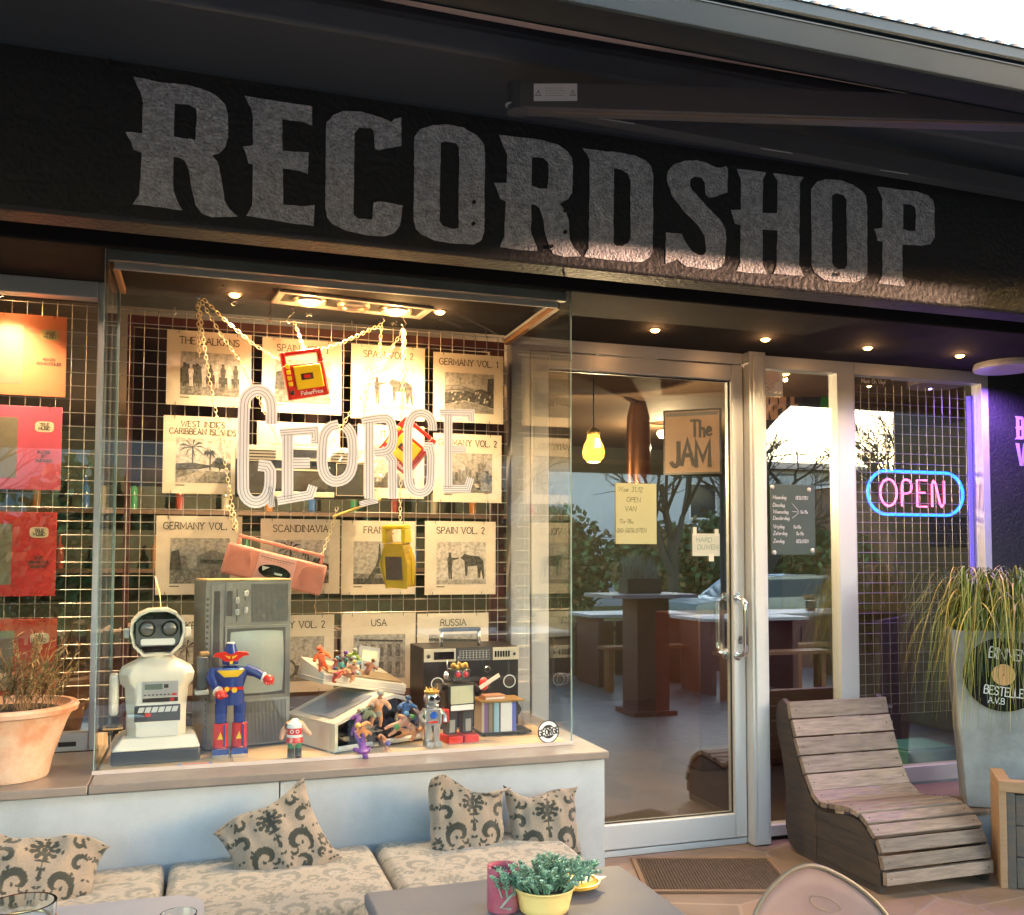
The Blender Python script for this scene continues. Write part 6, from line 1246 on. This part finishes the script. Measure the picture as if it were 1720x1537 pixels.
b.ribbon(cp([(805,640),(820,610),(950,575),(1060,590),(1085,660),(1080,740),(960,815),(900,835),(840,825),(810,790)]), -.0014, .0014, -.0012); b.ribbon(cp([(800,650),(765,670),(765,730),(790,770)]), -.0014, .0014, -.0012)
b.ribbon(cp([(990,820),(980,890),(930,930),(880,945)]), -.0014, .0014, -.0012); b.ribbon(cp([(950,830),(940,870),(900,890),(850,905)]), -.0014, .0014, -.0012); b.tube([(x, -.0012, z) for x, z in cp([(845+38*math.cos(q), 930+42*math.sin(q)) for q in np.linspace(0, math.tau, 18)[:-1]])], .0013, 4, closed=True)
b.use(mat('pale orange fill', (.8,.62,.52), .6)); b.prism(cp([(815,650),(955,590),(1050,605),(1070,730),(950,800),(830,810)]), -.0010, -.0007); b.use(ink); b.box((.01,-.001,h*.12),(w*.95,-.0007,h*.125)); b.box((.01,-.001,h*.07),(w*.95,-.0007,h*.073)); b.build('camera_drawing', t)
# opening hours plate
a, c = at(1293, 813, 3.94), at(1369, 932, 3.94); w, h = c.x-a.x, a.z-c.z
t = thing('opening_hours_plate', 'dark green glass plate with white handwritten opening hours on suction cups', 'sign', (a.x, 3.935, c.z)); b = bm(mat('green glass plate', (.04,.075,.065), .55, var=.3, vs=3)); b.box((0,0,0),(w,.004,h)); b.build('plate', t, bevel=.001)
b = bm(chalk)
for s, z in (('Maandag',.79),('Dinsdag',.68),('Woensdag',.585),('Donderdag',.495),('Vrijdag',.375),('Zaterdag',.28),('Zondag',.17)): text(b, s, w*.05, h*z, .0175, -.0006, .11, align='l', sp=.16, slant=.15, xs=.85)
for s, z, x in (('GESLOTEN',.79,.56),('11u-19u',.59,.66),('11u-01u',.375,.5),('11u-19u',.28,.56),('GESLOTEN',.17,.56)): text(b, s, w*x, h*z, .0155, -.0006, .11, align='l', sp=.14, slant=.15, xs=.62 if s[0] == 'G' else .66)
for z0_, z1_ in ((.73,.62),(.615,.61),(.52,.6)): b.ribbon([(w*.48, h*z0_),(w*.63, h*z1_)], -.0008, .0008, -.0006)
b.build('handwriting', t)
for x, z in ((.04,.955),(.87,.93),(.07,.03),(.93,.06)): b = bm(mat('clear suction cup', (.5,.5,.48), .15)); b.cyl((w*x, -.006, h*z),(w*x, -.0005, h*z), .006, .012, 18); b.build('suction_cup', t)
a, c = at(1436, 633, 3.952), at(1496, 650, 3.952); w, h = c.x-a.x, a.z-c.z; t = thing('window_sticker', 'narrow black Music On Vinyl sticker at the top of the neon window', 'sticker', (a.x, 3.9505, c.z)); b = bm(blackm); b.box((0,0,0),(w,.001,h)); b.build('strip', t); b = bm(white); text(b, 'Music On Vinyl', w/2, h*.3, .022, -.0004, .12, sp=.12, slant=.15, xs=.8); b.build('print', t)
a, c = at(1482, 1170, 3.952), at(1508, 1225, 3.952); t = thing('window_decal', 'small white DJ decal low on the neon window', 'sticker', (a.x, 3.9505, c.z)); b = bm(mat('faint white decal', (.4,.42,.42), .6)); text(b, 'DJ', .03, .01, .035, 0, .1); text(b, 'KENDER', .03, .11, .012, 0, .14, sp=.14); b.ribbon([(0,0),(.08,0)], -.0008, .0008, 0); b.build('print', t)
# painted letters on the side wall
wp = mat('violet white wall letters', (.5,.38,.6), .5); a = at(1701, 741, 3.93); t = thing('wall_lettering', 'pale violet painted BE over V on the black side wall', 'lettering', (a.x, 3.9285, at(1701,782,3.93).z)); b = bm(wp)
H1 = at(1701,702,3.93).z-at(1701,741,3.93).z; H2 = at(1701,744,3.93).z-at(1701,782,3.93).z
def sg(L, k, ox, oz): return [(ox+x*k*.62, oz+z*k) for x, z in L]
b.prism(sg([(-.08,0),(.62,0),(.82,.12),(.82,.4),(.7,.5),(.8,.6),(.8,.88),(.62,1),(-.08,1),(.06,.9),(.06,.55),(-.06,.5),(.06,.45),(.06,.1)], H1, .02, H2+.02), -.001, 0, [sg([(.34,.14),(.34,.42),(.52,.42),(.52,.14)], H1, .02, H2+.02), sg([(.34,.58),(.34,.86),(.5,.86),(.5,.58)], H1, .02, H2+.02)])
b.prism(sg([(1.0,0),(1.75,0),(1.75,.18),(1.4,.18),(1.4,.42),(1.65,.42),(1.65,.58),(1.4,.58),(1.4,.82),(1.75,.82),(1.75,1),(1.0,1),(1.1,.9),(1.1,.1)], H1, .02, H2+.02), -.001, 0)
b.prism(sg([(.3,0),(.62,0),(.95,1),(.66,1),(.46,.3),(.3,1),(-.05,1)], H2, .02, 0), -.001, 0); b.build('letters', t)

# ------------------------------------------------------------------ neon OPEN sign
nb, npk = glow('blue neon tube', (.010,.085,1), 1.5), glow('pink neon tube', (1,.10,.30), .95)
a, c = at(1457, 790, 4.06), at(1618, 866, 4.06); w, h = c.x-a.x, a.z-c.z
t = thing('neon_sign', 'OPEN neon sign in pink with a blue rounded outline behind the window', 'neon sign', ((a.x+c.x)/2, 4.06, (a.z+c.z)/2)); rr = h/2
pts = [(w/2-rr+rr*math.sin(q), rr*math.cos(q)) for q in np.linspace(0, math.pi, 15)]+[(-w/2+rr-rr*math.sin(q), -rr*math.cos(q)) for q in np.linspace(0, math.pi, 15)]
b = bm(nb); b.tube([(x, 0, z) for x, z in pts], .0078, 8, closed=True); b.build('outline_tube', t)
b = bm(npk); hh = h*.62; cx = -w*.38
for ch in 'OPEN':
    gw, st = glyph(ch)
    if ch == 'N': st = [[(0,0),(0,.85),(.1,1),(.22,.9),(.5,.1),(.6,0),(.76,.15),(.76,1)]]; gw = .76
    if ch == 'O': gw = 1.0; st = [[(.5+.5*math.cos(q), .5+.5*math.sin(q)) for q in np.linspace(-1.3, 4.9, 26)]]
    for P in st:
        if ch == 'P': P = [P[0]]+smoothpl(P, 2)[1:-1]+[P[-1]]
        b.tube([(cx+x*hh*.74, -.004-.001*(len(P) % 3), -hh/2+z*hh) for x, z in P], .0052, 8)
    cx += (gw*.74+.24)*hh
b.build('letters', t)
# added glowing strip, stands in for neon light spilling on the right-hand frame
t = thing('neon_spill_strip', 'thin violet glowing strip added as neon spill on the right edge of the neon window', 'light spill', (3.86, 4.0, 1.1)); b = bm(glow('violet strip', (.2,.14,.8), .12)); b.box((-.012,0,-.1),(.012,.008,1.1)); b.build('strip', t)

# ------------------------------------------------------------------ inside the shop
p = at(997, 748, 4.9); t = thing('pendant_bulb', 'amber filament bulb hanging inside behind the door glass', 'pendant lamp', (p.x, 4.9, p.z))
b = bm(glow('amber bulb glass', (1,.40,.05), .5)); b.lathe([(.0001,-.1),(.035,-.095),(.058,-.07),(.064,-.04),(.055,0),(.038,.035),(.034,.06)], n=28); b.build('bulb', t)
b = bm(glow('hot filament', (1,.7,.25), 6)); b.tube([(-.012,-.062,-.02),(-.008,-.064,.03),(.004,-.064,.03),(.01,-.062,-.015)], .004, 6); b.build('filament', t)
b = bm(mat('pale socket', (.6,.45,.2), .5)); b.lathe([(.036,.06),(.04,.07),(.036,.082),(.012,.1)], n=20); b.use(blackm); b.cyl((0,0,.09),(0,0,2.36-p.z),.004); b.build('socket', t)
l = bpy.data.lights.new('bulb_light', 'POINT'); l.energy = 4; l.color = warm; l.shadow_soft_size = .002; o = bpy.data.objects.new('bulb_light', l); col.objects.link(o); o.parent = t; o.location = (0,0,-.125)
def poster(px0, py0, px1, py1, Y, rz, name, label, c, thick=.02, cat='poster'):
    a = at(px0, py0, Y); d = at(px1, py1, Y); w, h = (d.x-a.x)/math.cos(rz), a.z-d.z; t = thing(name, label, cat, (a.x, Y, d.z), rz=rz); b = bm(mat('poster frame', (.02,.018,.016), .4)); b.box((0,0,0),(w,thick,h)); b.use(mat('poster '+label[:8], c, .5, var=.4, vs=5)); b.box((.012,-.001,.012),(w-.012,0,h-.012)); b.build('panel', t); return t, w, h
t, w, h = poster(1114, 690, 1182, 800, 5.6, R(-38), 'band_poster', 'framed tan poster with black painted words THE JAM inside behind the door', (.28,.17,.10))
b = bm(ink); text(b, 'The', w*.66, h*.58, h*.24, -.003, .17, sp=.12, xs=.62, jit=.05); text(b, 'JAM', w*.47, h*.14, h*.36, -.003, .19, sp=.12, xs=.62, jit=.05); b.use(mat('grey band', (.1,.09,.08), .6)); b.box((.02,-.0022,h*.9),(w-.02,-.0012,h-.02)); b.build('print', t)
t, w, h = poster(1262, 628, 1335, 760, 5.2, R(-20), 'band_poster', 'dark poster with pale PURPLE lettering inside behind the side light', (.05,.045,.04)); b = bm(mat('peach letters', (.45,.25,.15), .6)); text(b, 'PURPLE', w*.40, h*.42, h*.3, -.003, .17, sp=.12, xs=.4); b.build('print', t)
t, w, h = poster(1340, 560, 1410, 760, 5.1, R(-20), 'band_poster', 'black poster with a broad green stroke inside behind the side light', (.03,.035,.03)); b = bm(mat('green paint', (.04,.22,.05), .6)); b.ribbon([(w*.3,h*.75),(w*.55,h*.5),(w*.45,h*.2)], -.03, .03, -.003); b.ribbon([(w*.7,h*.9),(w*.8,h*.3)], -.02, .02, -.003); b.build('print', t)
t, w, h = poster(1560, 868, 1655, 920, 5.0, 0, 'band_poster', 'dim poster reading EMOTIONAL VIOLENCE inside behind the neon window', (.10,.05,.06)); b = bm(mat('violet grey letters', (.3,.2,.3), .6)); text(b, 'EMOTIONAL', w/2, h*.55, h*.24, -.003, .14, sp=.16, xs=.8); text(b, 'VIOLENCE', w*.55, h*.2, h*.24, -.003, .14, sp=.16, xs=.8); b.build('print', t)
t = thing('ceiling_pipe', 'bent dark pipe running under the shop ceiling to a copper coloured flue', 'pipe', at(1040, 650, 5.3)); pm = mat('copper flue', (.16,.07,.035), .3, .8, var=.6, vs=6); a = at(985, 612, 5.0); c = at(1072, 675, 5.6); d = at(1072, 790, 5.6); o3 = t.location
b = bm(mat('dark pipe', (.05,.035,.03), .4, .6)); b.tube([tuple(a-o3), tuple(c-o3)], .03, 12); b.build('pipe', t); b = bm(pm); b.tube([tuple(c-o3), tuple(c-o3-Vector((0,0,.1))), tuple(d-o3-Vector((0,0,.3)))], [.05,.075,.09], 20); b.build('flue', t)
# shelves, counter, records inside
rb = random.Random(4); t = thing('record_rack', 'long wooden record bin full of sleeves inside the shop behind the grid', 'record bin', (.2, 5.6, .03)); b = bm(mat('bin wood', (.16,.08,.04), .6, var=.4, vs=5)); b.box((-1.6,0,0),(1.6,.6,.75)); b.build('bin', t)
b = bm(mat('mixed sleeves', (.16,.12,.11), .5, island=.9))
for i in range(70): b.box((-1.55+i*.044, .05, .751), (-1.55+i*.044+.03, .4, .751+rb.uniform(.12,.2)))
b.build('sleeves', t)
t = thing('wall_shelf', 'long dark shelf of bottles on the back wall inside', 'shelf', (.6, 7.7, 1.25)); b = bm(mat('shelf wood', (.1,.06,.04), .6)); b.box((-2.6,0,-.03),(2.2,.25,0)); b.box((-2.6,0,.42),(2.2,.25,.45)); b.build('board', t)
bc = [(.25,.05,.04),(.05,.12,.3),(.3,.28,.2),(.05,.2,.1),(.35,.15,.05)]
for i in range(26):
    b = bm(mat('bottle glass %d' % (i % 5), bc[i % 5], .1)); b.lathe([(.03,0),(.033,.12),(.03,.17),(.012,.2),(.012,.26),(.0001,.261)], n=12); o = b.build('bottle'); o.location = (-1.9+i*.17, 7.82, 1.2503 if i % 2 else 1.7003); tag(o, 'small coloured glass bottle on the dark shelf at the back of the shop', 'bottle', 'bottles on the back shelf')
b = bm(mat('counter wood', (.05,.018,.012), .45, var=.5, vs=4, stretch=(1,1,6))); b.box((0,0,0),(1.5,.6,.95)); o = b.build('shop_counter', bevel=.01); o.location = (2.9, 5.2, .03); tag(o, 'reddish wooden counter inside behind the side light', 'counter')
b = bm(mat('teal crate plastic', (.04,.22,.2), .5)); b.box((0,0,0),(.35,.3,.14)); b.box((.02,.02,.14),(.33,.28,.15)); o = b.build('teal_crate', bevel=.01); o.location = (3.55, 4.15, .17); tag(o, 'teal crate on the floor inside behind the neon window', 'crate')
b = bm(blackm); b.box((-.1,0,0),(.1,.08,.3)); o = b.build('table_post') if False else None
for x, y, e in ((0.4, 6.4, 16),(3.3, 6.4, 5)):  # added room lights, unseen sources that brighten the interior
    t = thing('added_room_lamp', 'added warm light for the shop room '+('above the record bin' if x < 1 else 'above the wooden counter'), 'ceiling light', (x, y, 2.3)); b = bm(glow('added room glow', (1,.6,.25), 2.5)); b.lathe([(.0001,-.06),(.05,-.05),(.07,-.02),(.06,0)], n=20); b.build('shade', t)
    l = bpy.data.lights.new('added_room_light', 'POINT'); l.energy = e*.55; l.color = warm; l.shadow_soft_size = .01; o = bpy.data.objects.new('added_room_light', l); col.objects.link(o); o.parent = t; o.location = (0,0,-.12)

# ------------------------------------------------------------------ across the terrace: what the glass reflects
whitew = mat('white render', (.5,.52,.56), .8, var=.2, vs=2); roofm = mat('dark roof', (.06,.05,.05), .8)
t = thing('white_house', 'white house with grey windows across the road, seen reflected in the door', 'house', (19, -29, -.45))
b = bm(whitew); b.box((-12,-4,0),(9,4,5.4)); b.build('wall', t); b = bm(roofm); b.add([(-12.4,-4.4,5.4),(9.4,-4.4,5.4),(9.4,4.4,5.4),(-12.4,4.4,5.4),(-12.4,0,6.2),(9.4,0,6.2)], [(0,1,5,4),(2,3,4,5),(0,4,3),(1,2,5)]); b.build('roof', t)
for x, z in ((-4,1),(-1,1),(2.4,1),(5,1),(-4,3.4),(-1,3.4),(2.4,3.4),(5,3.4)): b = bm(mat('dark window pane', (.03,.035,.045), .15)); b.box((x,4.0,z),(x+1.1,4.03,z+1.3)); f = b.build('window', t); b = bm(white); b.frame(x-.06, z-.06, x+1.16, z+1.36, .06,.06,.06,.06, 4.0, 4.05); b.build('frame', f)
b = bm(mat('blue grey cladding', (.12,.14,.16), .7)); b.box((-13,-3,0),(9,3,6.5)); t = thing('grey_building', 'blue grey flat roofed building beyond the lawn at the left', 'building', (-5,-30,-.45)); b.build('wall', t)
for x in range(-12, 8, 3): b = bm(mat('dark window pane', (.03,.035,.045), .15)); b.box((x,3.0,3.4),(x+1.3,3.03,4.8)); b.build('window', t)
b = bm(mat('sun blocker brick', (.2,.1,.07), .85, var=.6, vs=6)); b.box((-4,-14,0),(4,14,4.42)); t = thing('sun_blocking_house', 'long brick house added right of the terrace to block the low sun', 'house', (26,-9,-.45)); b.build('wall', t); b = bm(roofm); b.add([(-4.1,-14.3,4.421),(4.3,-14.3,4.421),(4.3,14.3,4.421),(-4.1,14.3,4.421),(.3,-14.3,4.7),(.3,14.3,4.7)], [(0,1,4),(1,2,5,4),(2,3,5),(3,0,4,5)]); b.build('roof', t)  # unseen house, added to keep the low sun off the lower shop front
def leafblob(name, label, cat, c, r, n, mats_, ls=.12, group=None):
    rd = random.Random(hash(name+str(c)) % 1000); t = thing(name, label, cat, (c[0], c[1], -.45), group=group); b = MB()
    for i in range(n):
        while True:
            q = Vector((rd.uniform(-1,1), rd.uniform(-1,1), rd.uniform(-1,1)))
            if q.length < 1: break
        k = .75+.25*math.sin(q.x*9+i)*.5; p = Vector((q.x*r[0]*k, q.y*r[1]*k, c[2]+.45+q.z*r[2]*k)); u = Vector((rd.gauss(0,1), rd.gauss(0,1), rd.gauss(0,1))).normalized()*ls; v = u.orthogonal().normalized()*ls*.6
        b.use(rd.choice(mats_)); b.add([tuple(p-u), tuple(p+v), tuple(p+u), tuple(p-v)], [(0,1,2,3)])
    b.build('foliage', t, smooth=80); b = bm(mat('bark', (.07,.055,.045), .9)); b.cyl((0,0,0),(0,0,c[2]+.45),.09,.05,8); b.build('stem', t); return t
ev = [mat('hedge dark leaf', (.03,.06,.02), .7, island=.4), mat('hedge mid leaf', (.06,.10,.035), .7, island=.4), mat('hedge brown leaf', (.12,.08,.03), .8, island=.4)]
for i in range(12): leafblob('hedge_shrub', 'bushy dark shrub in the hedge beyond the lawn', 'shrub', (-10+i*3.4, -20+1.2*math.sin(i*2.1), 1.2), (2.6, 1.1, (3.4 if i < 6 else 1.9)+.4*math.sin(i*3.3)), 3600, ev, .22 if i < 6 else .14, 'shrubs of the hedge beyond the lawn')
brk = mat('bare branch bark', (.035,.03,.026), .9)
def baretree(x, y, H, seed):
    rd = random.Random(seed); t = thing('bare_tree', 'tall leafless tree with fine twigs beyond the road', 'tree', (x, y, -.45), group='bare trees beyond the road'); b = bm(brk); tw = bm(brk)
    def grow(p, d, L, r, lv):
        q = p+d*L; m_ = (p+q)/2+Vector((rd.gauss(0,.04), rd.gauss(0,.04), 0))*L; (b if lv < 2 else tw).tube([tuple(p), tuple(m_), tuple(q)], [r, r*.85, r*.68], 5 if lv < 2 else 3, cap=False)
        if lv >= 6: return
        for _ in range(3 if lv < 5 else 2):
            nd = (d+Vector((rd.gauss(0,.5), rd.gauss(0,.5), rd.gauss(.12,.35)))).normalized(); grow(q if rd.random() < .7 else m_, nd, L*rd.uniform(.62,.82), r*.6, lv+1)
    grow(Vector((0,0,0)), Vector((0,0,1)), H*.26, H*.022, 0); b.build('trunk', t); tw.build('crown', t)
for i, (x, y, H) in enumerate(((13,-17,9),(17.5,-19,10),(22,-18,9),(27,-22,11),(9,-24,9),(19,-26,12),(31,-19,10),(2,-26,10),(-8,-24,11))): baretree(x, y, H, i+3)
# terrace furniture behind the camera
dkred = mat('dark red stained wood', (.09,.02,.018), .55, var=.4, vs=6, stretch=(6,6,1)); tgrey = mat('weather grey board', (.30,.31,.34), .5)
t = thing('high_table', 'dark red high table with a planter box, seen reflected in the door', 'table', (3.65, .42, 0))
b = bm(dkred); b.box((-.2,-.2,0),(.2,.2,.04)); b.box((-.15,-.15,.04),(.15,.15,1.0)); b.build('pedestal', t); b = bm(tgrey); b.box((-.45,-.3,1.0),(.35,.3,1.03)); b.build('table_top', t)
t = thing('planter_box', 'black planter box with lavender on the dark red high table', 'planter', (3.6, .42, 1.031)); b = bm(blackm); b.box((-.16,-.09,0),(.16,.09,.13)); b.build('box', t); b = bm(mat('lavender grey', (.2,.25,.22), .8, island=.3))
for i in range(220): x, y = random.uniform(-.15,.15), random.uniform(-.08,.08); b.tube([(x,y,.13),(x+random.gauss(0,.03),y+random.gauss(0,.03),.13+random.uniform(.1,.22))], [.003,.001], 3)
b.build('lavender', t)
for i, (x, y) in enumerate(((5.2,-.6),(2.2,-.9),(6.4,-1.2),(4.4,-1.5))):
    t = thing('picnic_table', ['long grey table right of the reflected high table','long grey table left of the reflected high table','far grey table at the right of the terrace','far grey table beside the gravel'][i], 'table', (x, y, 0), group='terrace tables'); b = bm(tgrey); b.box((-.6,-.35,.72),(.6,.35,.75)); b.build('table_top', t)
    b = bm(dkred); b.box((-.5,-.3,0),(-.44,.3,.7198)); b.box((.44,-.3,0),(.5,.3,.7198)); b.build('trestle', t); b = bm(mat('orange brown bench board', (.22,.07,.02), .5)); b.box((-.6,.5,.42),(.6,.72,.45)); b.box((-.55,.55,0),(-.5,.68,.4198)); b.box((.5,.55,0),(.55,.68,.4198)); b.build('bench', t)
    t2 = thing('small_flower_pot', ['brown heather pot on the table right of the high table','brown heather pot on the table left of the high table','brown heather pot on the far right table','brown heather pot on the table beside the gravel'][i], 'flower pot', (x+.1, y, .751)); b = bm(blackm); b.lathe([(.05,0),(.06,.11),(.055,.11),(.0001,.1)], n=16); b.build('pot', t2); b = bm(dry[1])
    for j in range(120): q = random.random()*6.28; r = random.random()*.09; b.ball((r*math.cos(q), r*math.sin(q), .12+random.random()*.06), .008, 5, 3)
    b.build('heather', t2)
b = bm(dkred)
for i in range(60): b.box((-6+i*.25, -2.12, 0), (-6+i*.25+.22, -2.09, .62))
b.box((-6,-2.088,.5),(9,-2.06,.56)); o = b.build('board_fence'); tag(o, 'low dark red board fence at the end of the terrace', 'fence')
t = thing('grass_strip', 'strip of tall yellow green grasses behind the low red fence', 'grasses', (0,-2.6,-.03)); b = bm(mat('tall grass', (.22,.22,.06), .8, island=.4))
for i in range(2600): x = random.uniform(-4, 14); y = random.uniform(-.3,.3); b.tube([(x,y,0),(x+random.gauss(0,.05),y,.4),(x+random.gauss(0,.12),y+random.gauss(0,.06),random.uniform(.6,.85))], [.006,.005,.001], 3, cap=False)
o = b.build('blades', t); o['kind'] = 'stuff'
# parked car
t = thing('parked_car', 'pale silver blue car parked on the road, seen reflected in the side light', 'car', (11.6,-9.9,-.43), rz=R(4)); cp_ = mat('silver blue paint', (.32,.38,.45), .25, .6, coat=.6)
b = bm(cp_); pr = [(-2.1,.3),(-2.15,.55),(-2.05,.85),(-1.2,.95),(-.6,1.38),(.9,1.42),(1.7,1.0),(2.1,.92),(2.15,.5),(2.1,.3)]; b.prism(pr, -.85, .85); b.build('body', t, bevel=.06, seg=3)
b = bm(mat('car glass', (.05,.07,.09), .08)); b.prism([(-1.08,.96),(-.55,1.33),(.85,1.36),(1.5,1.0)], -.862, .862); b.add([(-1.23,-.7,.97),(-1.23,.7,.97),(-.62,.62,1.385),(-.62,-.62,1.385)], [(0,1,2,3)]); b.build('window', t)
for x in (-1.35, 1.35):
    for y in (-.8, .8): b = bm(blackm); b.cyl((x,y-.1,.31),(x,y+.1,.31),.31,n=24); wl = b.build('wheel', t); b = bm(alu); b.cyl((x,y-.105,.31),(x,y+.105,.31),.18,n=20); b.build('rim', wl)
# big black parasol behind and left of the camera
t = thing('black_parasol', 'wide sloping black sunshade over the terrace, seen as the dark upper part of the reflections', 'sunshade', (1.2,-.3,0)); pf = mat('black parasol cloth', (.04,.036,.034), .9)
b = bm(pf); cs = [(-5,-1.2,2.42),(4.4,-1.2,2.42),(3.6,1.2,2.82),(-5,1.2,2.82)]; b.add(cs, [(0,1,2,3)])
for i in (0,1,2): a, c = cs[i], cs[i+1]; k = .16 if i < 2 else .03; b.add([a, c, (c[0],c[1],c[2]-k), (a[0],a[1],a[2]-k)], [(0,1,2,3)])
o = b.build('canopy', t, smooth=10); md = o.modifiers.new('t', 'SOLIDIFY'); md.thickness = .004
b = bm(awnmet)
for cc in ((-4.8,-1.1,2.42),(4.3,-1.1,2.42)): b.cyl((cc[0],cc[1],0),cc,.035); b.cyl(cc,(cc[0]-.5,1.15,2.80),.02)
b.build('frame', t)
